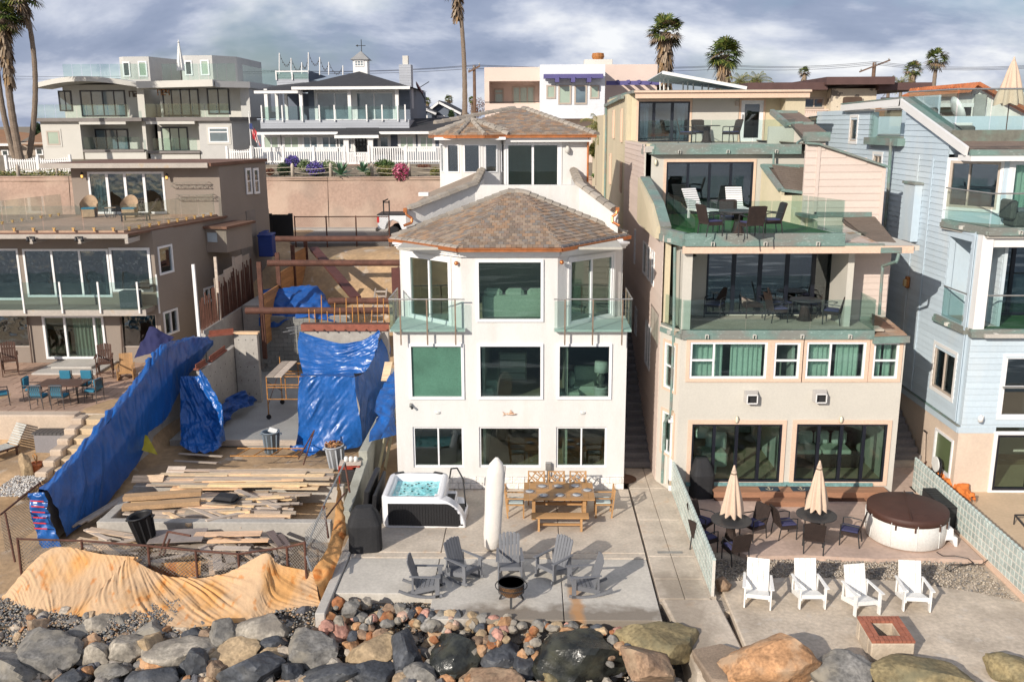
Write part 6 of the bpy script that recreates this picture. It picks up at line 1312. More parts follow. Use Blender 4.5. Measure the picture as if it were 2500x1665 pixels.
o=thing('rebar_row','row of rusty upright rebar on the boundary wall next to the plywood panels','rebar',(-14.2,42,3.1));rr=random.Random(5)
for i in range(46):
    y=38.6+i*.17;zt=4.3+(y-38.6)*.1+rr.uniform(-.15,.3);build(MB().tube((-14.25,y,3.0),(-14.25+rr.uniform(-.05,.05),y,zt),.028,5),'rebar',rust,o)
o=thing('plywood_fence','weathered grey plywood sheets standing behind the rebar along the grey house','plywood',(-14.35,44,3))
for a,b,zt in((41.0,42.35,5.0),(42.37,43.7,5.15),(43.72,45.2,5.5),(45.22,46.4,5.4)):build(MB().box(-14.4,-14.37,a,b,3.1,zt),'plywood_sheet',wood_gy,o)
for i,(r,x,y0,Y,zb)in enumerate((('b1',1540,868,38.0,1.5),('b1',1715,808,40.9,3.0),('b1',1860,808,44,3.2))):
    t=P(r,x,y0,Y);build(MB().box(t.x-.06,t.x+.06,Y-.05,Y+.05,zb,t.z),'wooden_post',white_pt if i==0 else wood_gy,label=('tall pale timber post standing at the near end of the rebar row','pale timber post at the near edge of the plywood sheets','short pale timber post between the plywood sheets')[i],cat='post')
def holes_wall(nm,lb,x0,x1,y0,y1,z1,front=False):
    o=thing(nm,lb,'wall',((x0+x1)/2,(y0+y1)/2,0));build(MB().box(x0,x1,y0,y1,-.2,z1),'wall',cwm,o,bevel=.01);mb=MB()
    if front:
        for i in range(3):
            for j in range(5):mb.ob((x0+.2+i*(x1-x0-.4)/2,y0-.005,.4+j*.6),(.035,.01,.035))
    else:
        for i in range(7):
            for j in range(4):mb.ob((x1+.005,y0+.3+i*(y1-y0-.6)/6,.4+j*.55),(.01,.035,.035))
    build(mb,'tie_holes',dk_metal,o,kind='stuff');return o
holes_wall('concrete_wall','bare concrete wall with tie holes running away behind the bright blue tarpaulin heap',-12.98,-12.78,34.2,38.5,2.5)
holes_wall('concrete_wall','upright bare concrete wall end facing the sea between the two blue tarpaulins',-12.75,-11.75,38.2,38.45,3.05,True)
build(MB().box(-12.8,-11.7,38.15,38.5,3.05,3.12),'loose_timber',wood_lt,label='timber board capping the upright bare concrete wall end',cat='board')
for i,(x,y,z,l,rz,lb)in enumerate(((-13.2,37.9,3.1,1.0,.5,'rusty steel angle plate lying on top of the far concrete wall corner'),(-12.88,36.4,2.56,1.9,1.57,'long rusty steel channel on the bare concrete wall behind the tarpaulin heap'),(-12.9,34.5,2.6,.9,1.5,'short rusty steel channel just above the bright blue tarpaulin heap'))):
    m_=MB().ob((x,y,z),(l,.32 if i==0 else .2,.05),0,0,rz);m_.ob((x,y+.1 if rz<1 else y,z+.1),(l,.03,.2),0,0,rz);build(m_,'steel_channel',mat('red_rust_plate',(.25,.08,.05),.7,.2,4),label=lb,cat='steel channel')
for k,(yz,xl,lb)in enumerate(((('b2',665,46.0),240,'farthest and highest rusty pipe strut across the pit, in front of the wire fence'),(('b2',858,42.0),175,'second rusty pipe strut across the pit, above the dirt bank'),(('b2',1160,39.0),660,'third rusty pipe strut, short visible length right of the dark blue tarpaulin'),(('b2',1237,38.0),0,'nearest and lowest rusty pipe strut across the whole pit'))):
    r,y,Y=yz;a=P(r,xl,y,Y);b=P(r,1235,y-3,Y);b.x=-5.3
    if k==0:b.x=P('b2',1180,y,Y).x
    o=thing('pipe_strut',lb,'pipe',(a.x,Y,a.z),'rusty pipe struts across the pit');build(MB().tube(a,(b.x,Y,a.z),.145,16),'pipe',rust,o,smooth=False);build(MB().tube((b.x-.12,Y,a.z),(b.x,Y,a.z),.2,16),'end_plate',rust,o)
o=thing('steel_brace','rusty diagonal steel beam leaning down into the pit behind the pipe struts','beam',P('b2',540,730,50));a,b=P('b2',540,735,50),P('b2',880,1130,43);mb=MB();mb.beam(a,b,.5,.06);build(mb,'flange',mat('dark_red_rust',(.09,.03,.025),.7,.2,4),o);build(MB().beam(a+Vector((0,.2,-.15)),b+Vector((0,.2,-.15)),.5,.05),'flange',rust,o)
o=thing('soldier_pile','upright rusty steel pile beside the left balcony of the white house','steel pile',(-5.3,37,0));a=P('b2',1215,1070,37);build(MB().box(a.x-.25,a.x+.2,37,37.05,2,P('b2',1200,895,37).z),'flange',mat('dark_red_rust',(.09,.03,.025)),o);build(MB().box(a.x-.02,a.x+.02,37.05,37.4,2,P('b2',1200,895,37).z),'web',rust,o)
lag=mat('orange_lagging_timber',(.42,.20,.08),.85,.15,1.5,.12,rnd=.15,stretch=(3,.5,3));o=thing('timber_lagging','stepped orange timber lagging wall at the upper left side of the pit','wall',(-12.6,46,3))
flg=Fr(-12.6,0,90)
for(y0,y1,z0,z1)in((48.2,51,3.2,5.1),(45.2,48.1,2.4,4.5),(42.0,45.1,1.6,4.0)):
    z=z0
    while z<z1:build(MB().box(-12.66,-12.6,y0,y1,z,z+.23),'timber_board',lag,o);z+=.24
for y in(42,45.15,48.15,51):build(MB().box(-12.7,-12.5,y-.06,y+.06,1,5.6),'steel_post',rust,o)
ba,bb=P('b2',440,1375,35.5),P('b2',1140,1375,35.5);o=thing('steel_channel','long rusty brown steel channel with bolts on top of the tarpaulin covered wall','steel beam',ba)
build(MB().box(ba.x,bb.x,35.5,35.56,ba.z-.12,ba.z+.14),'web',mat('red_rust_plate',(.25,.08,.05)),o);build(MB().box(ba.x,bb.x,35.56,35.9,ba.z+.1,ba.z+.14),'flange',rust,o)
for i in range(8):x=ba.x+.5+i*.42;build(MB().tube((x,35.5,ba.z-.08),(x,35.4,ba.z-.09),.035,8),'bolt',rust,o)
o=thing('formwork_wall','concrete wall behind the blue tarpaulins, carrying rebar and formwork strips','wall',(-7.5,35.7,0));build(MB().box(ba.x+.1,bb.x-.05,35.6,35.9,0,ba.z-.1),'wall',cwm,o)
for i in range(14):x=ba.x+.2+i*.25;build(MB().tube((x,36.1,ba.z),(x+rr.uniform(-.05,.05),36.2,ba.z+rr.uniform(.5,1.2)),.02,5),'rebar',rust_lt,o)
for i in range(4):build(MB().tube((ba.x+.1,35.7,ba.z-.15+i*.07),(ba.x-rr.uniform(.4,.8),35.5,ba.z-.25+i*.08),.015,5),'rebar',steel,o)
def V(*a):return Vector(a)
def crow(r,pts,Y=None,z=None,ex=0):return[(P(r,x,y,Y)if Y is not None else G(r,x,y,z))for x,y in pts]
o=thing('blue_tarpaulin','bright blue tarpaulin hanging in swags over the upper wall, below the long rusty channel','tarpaulin',V(-8,35.4,2))
cloth(o,'sheet',[crow('c2',[(430,95),(560,140),(760,190),(930,165),(1040,100),(1068,85)],35.4),crow('c2',[(415,200),(560,240),(760,255),(900,230),(1000,190),(1065,140)],35.2),crow('c2',[(430,320),(560,345),(740,345),(870,320),(960,300),(1040,260)],34.9),crow('c2',[(460,440),(560,440),(720,440),(860,430),(930,420),(980,400)],34.5)],90,60,tarp_b,.02,1.6,2,(1,1,3.5),pw=(2.2,9,-.25,.07))
o=thing('blue_tarpaulin','big square blue tarpaulin wrapped around the lower wall right of the scaffold','tarpaulin',V(-7.6,32.4,0))
cloth(o,'front_sheet',[crow('c2',[(430,455),(560,452),(720,455),(870,460)],32.5),crow('c2',[(415,640),(560,640),(720,640),(885,640)],32.45),crow('c2',[(420,860),(560,860),(720,850),(920,840)],32.35),[G('c2',400,1000,.05),G('c2',560,1035,.03),G('c2',720,1045,.03),G('c2',930,1010,.05)]],90,80,tarp_b,.016,1.9,5,(1.6,1,1.0),pw=(8,3,.9,.045))
cloth(o,'top_sheet',[[P('c2',430,455,32.5),P('c2',650,455,32.5),P('c2',870,460,32.5)],[P('c2',440,436,33.8),P('c2',650,430,33.8),P('c2',860,425,33.8)]],30,12,tarp_b,.04,2,3)
cloth(o,'side_sheet',[[P('c2',870,460,32.5),P('c2',960,400,33.6),P('c2',1060,200,35.2),P('c2',1120,100,36)],[P('c2',900,700,32.4),P('c2',990,640,33.6),P('c2',1100,450,35),P('c2',1150,250,36)],[G('c2',930,1010,.05),G('c2',1010,900,.0),G('c2',1100,800,0),G('c2',1150,720,0)]],60,50,tarp_b,.08,1.3,8,(1,1,.6))
o=thing('blue_tarpaulin','crumpled blue tarpaulin fallen on the dirt at the foot of the square one','tarpaulin',V(-8.6,32,0));
cloth(o,'sheet',[crow('c2',[(340,1010),(420,985),(520,1000),(640,1020)],z=.22),[G('c2',330,1035,.05),G('c2',440,1050,.12),G('c2',560,1060,.1),G('c2',680,1040,.1)]],40,20,tarp_b,.14,2.2,4)
o=thing('blue_tarpaulin','narrow blue tarpaulin draped between the right pit wall and the white house','tarpaulin',V(-5.0,30,1))
cloth(o,'sheet',[[P('c2',1180,400,33),P('c2',1060,590,31.2),P('c2',1030,720,30.2)],[P('c2',1195,560,31.5),P('c2',1130,640,30.9),P('c2',1060,780,30)],[P('c2',1200,800,30.5),P('c2',1150,800,30.0),P('c2',990,900,29.5)],[P('c2',1205,920,30),P('c2',1080,950,29.5),P('c2',980,980,29.3)]],40,50,tarp_b,.09,1.6,12)
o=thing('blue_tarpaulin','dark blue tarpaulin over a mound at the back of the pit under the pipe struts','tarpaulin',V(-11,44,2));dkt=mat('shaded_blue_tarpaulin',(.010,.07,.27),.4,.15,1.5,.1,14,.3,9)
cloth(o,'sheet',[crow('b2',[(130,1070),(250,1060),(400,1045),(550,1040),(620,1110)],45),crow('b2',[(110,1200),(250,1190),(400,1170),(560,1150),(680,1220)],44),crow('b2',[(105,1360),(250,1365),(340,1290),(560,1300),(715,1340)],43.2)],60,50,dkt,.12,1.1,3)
o=thing('blue_tarpaulin','very long blue tarpaulin draped over the stepped wall beside the garden stairs','tarpaulin',V(-14.2,30,0))
top=[fxp(*t,n=.12)for t in tops];bots=[('d1',430,410),('c1',760,1480),('c1',1040,1120),('c1',1110,900),('c1',1250,800),('c1',1340,620),('c1',1440,430),('c1',1640,200)]
bot=[fx.pix(*t)for t in bots];bot=[fx.pt(u,.35,z)for u,z in bot]
mid=[a.lerp(b,.45)+V(.12,0,0)for a,b in zip(top,bot)]
cloth(o,'side_sheet',[[t+V(-.4,0,-.5)for t in top],[t+V(-.22,0,.03)for t in top],top,mid,bot],170,60,tarp_b,.035,1.3,21,(1,1.1,.5),lin=True,pw=(24,1.3,.25,.10))
e0,e1=fxp('d1',345,40,.1),fx.pt(*([tp_[0][0]+.0,.35,-.5]))
cloth(o,'end_sheet',[[e0+V(-.5,-.1,-.05),e0+V(0,-.1,0)],[e0+V(-.45,-.15,-.7),e0+V(.1,-.2,-.7)],[V(e0.x-.25,e0.y-.2,-.3),V(e0.x+.35,e0.y-.1,-.4)]],14,40,tarp_b,.08,3,5)
redt=mat('red_tape',(.55,.03,.03),.5)
for i in range(6):build(MB().ob((e0.x-.15,e0.y-.3,e0.z-.2-i*.17),(.38,.01,.035),0,.05),'tape',redt,o)
o=thing('blue_tarpaulin','shiny crumpled blue tarpaulin heap hanging from the near concrete wall end','tarpaulin',V(-12.6,33,0))
cloth(o,'sheet',[crow('c1',[(1435,455),(1500,450),(1580,450),(1600,400)],34.0),crow('c1',[(1440,640),(1540,640),(1640,680),(1700,560)],33.7),crow('c1',[(1440,830),(1560,830),(1700,880),(1770,700)],33.3),[G('c1',1440,1000,.2),G('c1',1540,1060,.1),G('c1',1700,1060,.1),G('c1',1790,960,.1)]],80,90,tarp_b,.07,2.2,31,(1,1,.6),pw=(7,2.5,-.5,.12))
o=thing('blue_tarpaulin','dark crumpled blue tarpaulin lying on the pit floor by the upright wall end','tarpaulin',V(-11.5,36,0))
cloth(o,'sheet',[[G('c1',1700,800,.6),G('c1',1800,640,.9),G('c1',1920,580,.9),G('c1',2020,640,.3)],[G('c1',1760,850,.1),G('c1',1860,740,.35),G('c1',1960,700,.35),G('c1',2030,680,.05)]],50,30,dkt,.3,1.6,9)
navy=mat('navy_canvas',(.018,.02,.075),.85,.12,2,.08,20,.2,30)
o=thing('navy_canopy','collapsed navy blue canopy leaning over the patio wall at the grey house corner','canopy',V(-15,35,2));
cloth(o,'fabric',[crow('c1',[(1190,65),(1230,65),(1300,110),(1390,150)],36.0),crow('c1',[(1130,180),(1210,170),(1290,190),(1330,200)],35.6),crow('c1',[(1065,305),(1150,280),(1230,270),(1280,230)],35.2)],40,30,navy,.1,1.2,6);build(MB().tube(P('c1',1200,80,36),(-15.3,36,1.3),.03),'pole',dkwood,o)
ysm=mat('yellow_plastic',(.45,.36,.02),.5,.1);o=thing('yellow_sheet','small yellow plastic sheet hanging at the foot of the long blue tarpaulin','sheet',V(-13.6,30.5,0));cloth(o,'sheet',[crow('c1',[(1150,920),(1175,925)],31),crow('c1',[(1120,1040),(1260,1080)],30.6)],10,16,ysm,.05,2,2)
def g0(r,x,y,z=0):return G(r,x,y,z)
o=thing('scaffold','orange rusty scaffold frame on wheels with a plank platform in the pit','scaffold',V(-10.3,36,0))
A0,A1=V(-10.78,35.9,0),V(-9.25,35.9,0);zt=P('c2',150,455,35.9).z
B0,B1=A0+V(.0,2.1,0),A1+V(0,2.1,0)
for s in((A0,A1),(B0,B1)):
    mb=MB();
    for p in s:mb.tube(p+V(0,0,.15),p+V(0,0,zt),.024,8)
    for z in(.85,1.35,zt-.35,zt):mb.tube(s[0]+V(0,0,z),s[1]+V(0,0,z),.02,8)
    m_=(s[0]+s[1])/2;mb.tube(m_+V(0,0,.85),m_+V(0,0,zt),.02,8);build(mb,'end_frame',rust_lt,o)
build(MB().tube(A0+V(0,0,.6),B0+V(0,0,zt-.2),.015),'cross_brace',rust,o);build(MB().tube(A0+V(0,0,zt-.2),B0+V(0,0,.6),.015),'cross_brace',rust,o)
for p in(A0,A1,B0,B1):build(MB().tube(p+V(0,-.03,.1),p+V(0,.03,.1),.1,14),'wheel',blackp,o)
for i in range(2):build(MB().box(A0.x+.05+i*.33,A0.x+.36+i*.33,35.7,38.2,zt+.02,zt+.06),'platform_plank',wood_gy,o)
for p in(B0,B1):build(MB().tube(p+V(0,0,zt),p+V(0,0,zt+.3),.02),'pin',rust_lt,o)
o=thing('fallen_scaffold','fallen orange scaffold frame lying on the dirt mound','scaffold',G('c1',2050,1110,.35));mb=MB();c=G('c1',2040,1110,.35)
for y in(0,.8):mb.tube(c+V(-.9,y,.1),c+V(1.5,y,.1),.024)
for x in(-.7,-.1,.5,1.3):mb.tube(c+V(x,0,.1),c+V(x+.25,.8,.1),.02)
build(mb,'frame',rust_lt,o)
mb=MB();mb.tube(c+V(1.5,0,0),c+V(1.9,.9,.75),.024);mb.tube(c+V(1.9,.9,.75),c+V(1.75,-.3,-.1),.024);build(mb,'bent_leg',rust,o)
def bin_(lb,loc,h,r0,r1,m,rim=.03,group=None,extra=None,tilt=(0,0)):
    o=thing('trash_can',lb,'trash can',loc,group);x,y,z=loc
    build(MB().lathe([(.001,.01),(r0,0),(r1,h-.04),(r1+rim,h-.03),(r1+rim,h),(r1-.02,h),(r1-.03,h-.06),(r0-.02,.05),(.001,.05)],loc,24),'body',m,o,smooth=True)
    for k in range(10):a=2*math.pi*k/10;build(MB().beam((x+(r0+.005)*math.cos(a),y+(r0+.005)*math.sin(a),z+.05),(x+(r1+.003)*math.cos(a),y+(r1+.003)*math.sin(a),z+h-.08),.05,.02),'rib',m,o)
    for s in(-1,1):build(MB().ob((x+s*(r1+.05),y,z+h-.1),(.08,.14,.06)),'handle',m,o,bevel=.01)
    o.rotation_euler=(tilt[0],tilt[1],0);return o
gp_m=mat('grey_bin_plastic',(.16,.20,.24),.45,.06);gl_m=mat('light_grey_bin',(.40,.42,.45),.45,.06)
b_=G('c1',2170,1060,.1);bin_('grey round trash can holding a white scrap, in front of the pit floor',(b_.x,b_.y,.1),.82,.24,.30,gp_m);build(MB().ob((b_.x+.08,b_.y,.95),(.3,.2,.02),.5,.3),'paper_scrap',cur_wh,label='white scrap sticking out of the grey trash can',cat='scrap')
b_=G('c2',730,1190,.3);bb_=bin_('light grey trash can heaped with brown debris beside the right pit wall',(b_.x,b_.y,.3),.85,.24,.31,gl_m,tilt=(0,-.08))
o=thing('debris','heap of brown rusty scraps filling the light grey trash can','debris',(b_.x,b_.y,1.15));mb=MB()
for i in range(70):a=rr.uniform(0,6.28);q_=rr.random()**.5*.28;mb.ob((b_.x+q_*math.cos(a)-.08,b_.y+q_*math.sin(a),1.13+rr.uniform(0,.18)*(1-q_*2)),(rr.uniform(.05,.18),rr.uniform(.03,.07),.02),rr.uniform(-1,1),rr.uniform(-1,1),rr.uniform(0,3))
build(mb,'scraps',mat('rust_scraps',(.25,.11,.05),.9,.2,5,island=1,isl_cols=[(.28,.11,.05),(.1,.05,.035),(.4,.22,.1)]),o,kind='stuff')
b_=G('d1',1185,470,.1);bin_('black plastic trash can leaning on the near grade beam among grey boards',(b_.x,b_.y,.1),.95,.23,.32,blackp,tilt=(.05,-.17))
o=thing('black_tub','upturned black rectangular tub on the lumber pile','tub',G('d1',1800,90,.6));c=G('d1',1805,95,.62);build(MB().ob(c,(.68,.48,.16),0,.05,-.15),'body',blackp,o,bevel=.07);build(MB().ob(c+V(0,0,-.06),(.78,.58,.03),0,.05,-.15),'rim',blackp,o,bevel=.01)
o=thing('generator','portable generator with red frame and boxes on top beside the right pit wall','generator',G('c2',840,1270,.3));c=G('c2',840,1240,.5)
build(MB().ob(c+V(0,0,.05),(.55,.5,.42)),'engine',dk_metal,o,bevel=.03);mb=MB()
for s in(-1,1):
    for t in(-1,1):mb.tube(c+V(s*.33,t*.28,-.25),c+V(s*.33,t*.28,.4),.02)
    mb.tube(c+V(s*.33,-.28,.4),c+V(s*.33,.28,.4),.02);mb.tube(c+V(-.33,s*.28,.4),c+V(.33,s*.28,.4),.02)
build(mb,'frame',mat('red_paint',(.35,.04,.02),.5,.1),o);build(MB().ob(c+V(-.1,0,.3),(.45,.4,.1)),'tank',mat('red_paint',(.35,.04,.02)),o,bevel=.03);build(MB().ob(c+V(0,0,.44),(.7,.5,.03),0,0,.1),'board',wood_gy,o)
for i in range(3):build(MB().lathe([(.001,0),(.07,0),(.07,.13),(.04,.17),(.001,.17)],c+V(-.15+i*.16,.05,.46),10),'cup',cur_wh,o,smooth=True)
build(MB().lathe([(.24,0),(.18,.16),(.1,.25),(.001,.25)],c+V(.22,.35,.2),12,1,.8),'helmet_shape',mat('green_tub',(.12,.3,.22),.4),o,smooth=True)
o=thing('pit_wall','grey concrete wall between the building plot and the hot tub patio','wall',(-5.5,28,0));pwc=mat('side_wall_concrete',(.36,.36,.31),.9,.12,1,.1,12,.25,40,stain=[(1.2,.5,.7,(.22,.21,.17),.5)])
build(MB().box(-5.72,-5.42,28.7,32.4,-.4,1.25),'wall',pwc,o,bevel=.02);build(MB().prism([(-5.72,25.6,-.4),(-5.72,28.7,-.4),(-5.72,28.7,.95),(-5.72,26.5,.6),(-5.72,25.6,.5)],(.3,0,0)),'wall',pwc,o,bevel=.02)
build(MB().prism([(-5.35,20.5,-.5),(-5.1,20.5,-.5),(-5.1,25.6,-.5),(-5.35,25.6,-.5)],(0,0,.52)),'kerb',conc,o,bevel=.02)
for k,(x,h_,t)in enumerate(((-5.25,2.5,.1),(-5.1,2.2,.14))):
    build(MB().beam((x,29.6+k*.5,.1),(x+.3,31.6+k*.5,h_),.3,.04,(1,0,0)),'leaning_board',mat('greenish_board',(.36,.33,.22),.9,.1),label=('left','right')[k]+' of two greenish boards leaning in the gap beside the white house wall',cat='board')
build(MB().beam(P('c2',1110,490,33.5),P('c2',1140,340,34.2),.3,.04),'plywood_scrap',wood_lt,label='light plywood scrap leaning on the dark blue tarpaulin right of the wall',cat='plywood')
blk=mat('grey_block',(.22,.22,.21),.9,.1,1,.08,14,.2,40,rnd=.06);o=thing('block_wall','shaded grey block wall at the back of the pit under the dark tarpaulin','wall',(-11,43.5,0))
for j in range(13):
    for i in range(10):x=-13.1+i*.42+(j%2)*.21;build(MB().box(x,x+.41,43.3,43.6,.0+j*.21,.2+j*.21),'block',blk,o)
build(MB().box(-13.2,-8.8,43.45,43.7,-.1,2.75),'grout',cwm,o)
o=thing('ladder','wooden ladder leaning in the pit right of the rebar, below the dirt bank','ladder',P('b2',1050,1340,40));a0,a1,b0,b1=P('b2',995,1345,38.5),P('b2',1090,1345,38.5),P('b2',1035,1065,42),P('b2',1125,1065,42)
for p,q_ in((a0,b0),(a1,b1)):build(MB().beam(p,q_,.06,.1),'rail',wood_gy,o)
for i in range(7):t=(i+.5)/7;build(MB().beam(a0.lerp(b0,t),a1.lerp(b1,t),.25,.04),'tread',wood_gy,o)
def chain(o,a,b,z0,z1,sp=.11,m=None):
    a=Vector(a);b=Vector(b);d=b-a;Ln=d.length;H_=z1-z0;mb=MB();n=int((Ln+H_)/sp)
    for i in range(n):
        s=i*sp-H_
        for sg in(0,1):
            u0,v0,u1_,v1=s,0,s+H_,H_
            if u0<0:v0-=u0;u0=0
            if u1_>Ln:v1-=u1_-Ln;u1_=Ln
            if u1_<=u0:continue
            if sg:v0,v1=H_-v0,H_-v1
            mb.tube(a+d*(u0/Ln)+V(0,0,z0-a.z+v0),a+d*(u1_/Ln)+V(0,0,z0-a.z+v1),.006,3)
    build(mb,'wire_mesh',m or mat('mesh_wire',(.2,.18,.16),.6),o,kind='stuff')
o=thing('chain_link_fence','rusty chain link fence along the street at the head of the pit','fence',(-10,54,4.7));f54=FY(54);zt=P('b2',640,488,54).z;zb=P('b2',640,730,54).z
xs4=[P('b2',x,500,54).x for x in(388,640,877,1142)]
for x in xs4:build(MB().tube((x,54,zb-.2),(x,54,zt+.05),.04,8),'post',rust,o)
build(MB().tube((xs4[0],54,zt),(xs4[-1],54,zt),.03),'top_rail',rust,o);chain(o,(xs4[0],54.02,zb),(xs4[-1],54.02,zb),zb,zt,.14)
o=thing('slat_gate','black horizontal slat gate beside the grey house at the street','gate',P('b2',280,560,54));a,b=P('b2',190,470,54),P('b2',365,650,54)
for i in range(10):z=b.z+(a.z-b.z)*(i+.5)/10;build(MB().box(a.x,b.x,54,54.04,z-.09,z+.06),'slat',blackp,o)
for x in(a.x,b.x):build(MB().box(x-.12,x+.12,53.98,54.1,b.z-.3,a.z+.05),'post',blackp,o)
for i,(x,y)in enumerate(((120,700),(170,720))):
    c=P('b2',x,y,50-i);o=thing('wheelie_bin',('left' if i==0 else 'right')+' of two dark blue wheelie bins in the shade beside the black gate','bin',c,'blue wheelie bins');bm_=mat('blue_bin_plastic',(.015,.04,.20),.5);build(MB().ob(c,(.75,.75,1.1)),'body',bm_,o,bevel=.04);build(MB().ob(c+V(0,0,.6),(.8,.8,.1),.08),'lid',bm_,o,bevel=.02)
    for s in(-1,1):build(MB().tube(c+V(s*.3-.04,.3,-.5),c+V(s*.3+.04,.3,-.5),.12,12),'wheel',blackp,o)
o=thing('pickup_truck','white pickup truck with black rack parked on the street behind the wire fence','pickup truck',(-6.2,57.5,4.93));wp=mat('white_car_paint',(.72,.73,.75),.2,.02,spec=.6,coat=.6);tx_=P('b2',1050,520,56.5).x;y0,y1=56.5,58.5;zg=4.93
def side(pts,m,nm,ya=y0,yb=y1,bev=.05):return build(MB().prism([(tx_+x,ya,zg+z)for x,z in pts],(0,yb-ya,0)),nm,m,o,bevel=bev)
side([(0,.55),(.45,.5),(.62,.95),(.95,1.1),(1.3,.95),(1.5,.5),(3.6,.45),(4.15,.5),(4.3,.95),(4.65,1.1),(5.0,.95),(5.15,.5),(5.7,.55),(5.75,1.05),(5.2,1.2),(4.2,1.28),(2.1,1.4),(0,1.4)],wp,'body')
side([(1.9,1.35),(2.1,1.95),(3.4,1.98),(4.15,1.3)],wp,'cab',y0+.1,y1-.1,.08);side([(2.15,1.42),(2.25,1.86),(2.72,1.88),(2.72,1.42)],gl_op,'window',y0+.075,y0+.12,0);side([(2.8,1.42),(2.8,1.88),(3.3,1.88),(3.85,1.42)],gl_op,'window',y0+.075,y0+.12,0)
for x in(.95,4.65):
    for y in(y0+.02,y1-.27):
        w_=build(MB().lathe([(.2,0),(.34,0),(.37,.05),(.37,.2),(.34,.25),(.2,.25)],(0,0,0),24).xf(Matrix.Translation((tx_+x,y+.25,zg+.37))@Matrix.Rotation(rad(90),4,'X')),'tyre',blackp,o);build(MB().lathe([(.001,0.05),(.2,0.03),(.2,.2),(.001,.2)],(0,0,0),12).xf(Matrix.Translation((tx_+x,y+.25,zg+.37))@Matrix.Rotation(rad(90),4,'X')),'rim',steel,w_)
build(MB().box(tx_-.03,tx_+.12,y0-.02,y0+.12,zg+.95,zg+1.3),'tail_light',mat('red_tail_light',(.55,.01,.01),.2),o,bevel=.02);build(MB().box(tx_-.14,tx_+.05,y0,y1,zg+.42,zg+.62),'rear_bumper',dk_metal,o,bevel=.03);build(MB().box(tx_-.02,tx_+1.85,y0,y1,zg+1.4,zg+1.46),'tonneau_cover',blackp,o)
mb=MB()
for x in(.35,.7):mb.box(tx_+x,tx_+x+.07,y0+.1,y0+.17,zg+1.4,zg+2.3)
mb.box(tx_+.35,tx_+.77,y0+.1,y0+.16,zg+2.15,zg+2.22);mb.box(tx_+.35,tx_+.42,y0+.1,y1-.1,zg+2.2,zg+2.27);build(mb,'rack',blackp,o)
for x in(2.75,):build(MB().box(tx_+x,tx_+x+.12,y0-.01,y0,zg+1.15,zg+1.2),'door_handle',dk_metal,o)
o=thing('grade_beam','far low concrete footing beam behind the lumber pile','footing',(-9.5,27.6,0));build(MB().box(-13.0,-6.1,27.9,28.2,-.4,.32),'beam',cwm,o,bevel=.02)
o=thing('grade_beam','near low concrete footing frame in front of the lumber pile','footing',(-9.3,25.1,0));build(MB().box(-12.85,-5.9,25.0,25.28,-.5,.38),'beam',cwm,o,bevel=.02);build(MB().box(-12.85,-12.55,25.29,26.6,-.5,.36),'side_beam',cwm,o,bevel=.02)
PL={}
def plank(par,c,ln,wd_,th,rz,m,ry=0,rx=0,name='plank'):
    key=m.name
    if key not in PL:
        me=bpy.data.meshes.new('plank');b=MB().ob((0,0,0),(1,1,1));me.from_pydata(b.v,[],b.f);me.materials.append(m);PL[key]=me
    return inst(PL[key],name,Matrix.Translation(c)@Matrix.Rotation(rz,4,'Z')@Matrix.Rotation(ry,4,'Y')@Matrix.Rotation(rx,4,'X')@Matrix.Diagonal((ln,wd_,th,1)),par)
rr=random.Random(11)
o=thing('lumber_pile','long pale boards laid across the dirt above the middle lumber pile','lumber',(-9.5,28.5,.3))
for i in range(60):
    ln=rr.uniform(1.4,3.6);x=rr.uniform(-12.6+ln/2,-6.2-ln/2);y=rr.uniform(27.5,29.0);plank(o,(x,y,.38+.07*rr.random()+.04*(i%3)),ln,rr.choice((.14,.2,.28)),.04,rr.uniform(-.04,.04),wood_lt,rr.uniform(-.01,.01))
o=thing('lumber_pile','big heap of short pale boards inside the concrete footing frame','lumber',(-9.8,26.4,.2))
for i in range(230):
    ln=rr.uniform(.5,2.6);x=rr.uniform(-12.4+ln/2,-7.7-ln*.2);y=rr.uniform(25.4,27.6);z=.08+.42*rr.random()*(1-abs(y-26.4)/1.8);plank(o,(x,y,z),ln,rr.choice((.09,.09,.14,.19)),rr.choice((.04,.04,.09)),rr.gauss(0,.07)+(rr.choice((-.6,.7))if rr.random()<.06 else 0),rr.choice((wood_lt,wood_lt,wood_lt,wood_gy)),rr.gauss(0,.03))
for i,(r,x,y,ln,lb)in enumerate((('d1',1300,75,2.3,'upper of two heavy weathered timbers lying slanted on the lumber pile'),('d1',1290,150,2.25,'lower of two heavy weathered timbers lying slanted on the lumber pile'))):
    c=G(r,x,y,.62-i*.1);t=plank(None,c,ln,.3,.14,.2,mat('heavy_timber',(.42,.27,.15),.85,.15,2,.15,14,.2,30,stretch=(.6,6,3)),name='timber_beam');t['label']=lb;t['category']='timber';t['group']='heavy timbers on the lumber pile'
for i,(r,x,y,ln,wd_,rz,mm,lb)in enumerate((('c1',1400,1210,.6,.42,.0,wood_gy,'pinkish square plywood offcut standing out above the long boards'),('c1',1180,1270,1.0,.3,.1,wood_lt,'pale trapezoid plywood sheet at the left end of the long boards'),('c1',1600,1080,1.7,.12,-.16,wood_lt,'upper loose pale board on the dirt left of the fallen scaffold frame'),('c1',1560,1135,1.6,.12,-.12,wood_gy,'lower loose board on the dirt left of the fallen scaffold frame'))):
    c=G(r,x,y,.5 if i<2 else .15);t=plank(None,c,ln,wd_,.03,rz,mm,rx=.5 if i<2 else 0,name='loose_board');t['label']=lb;t['category']='board'
o=thing('lumber_pile','scattered grey and brown boards in front of the near footing beam','lumber',(-9.8,23.8,0))
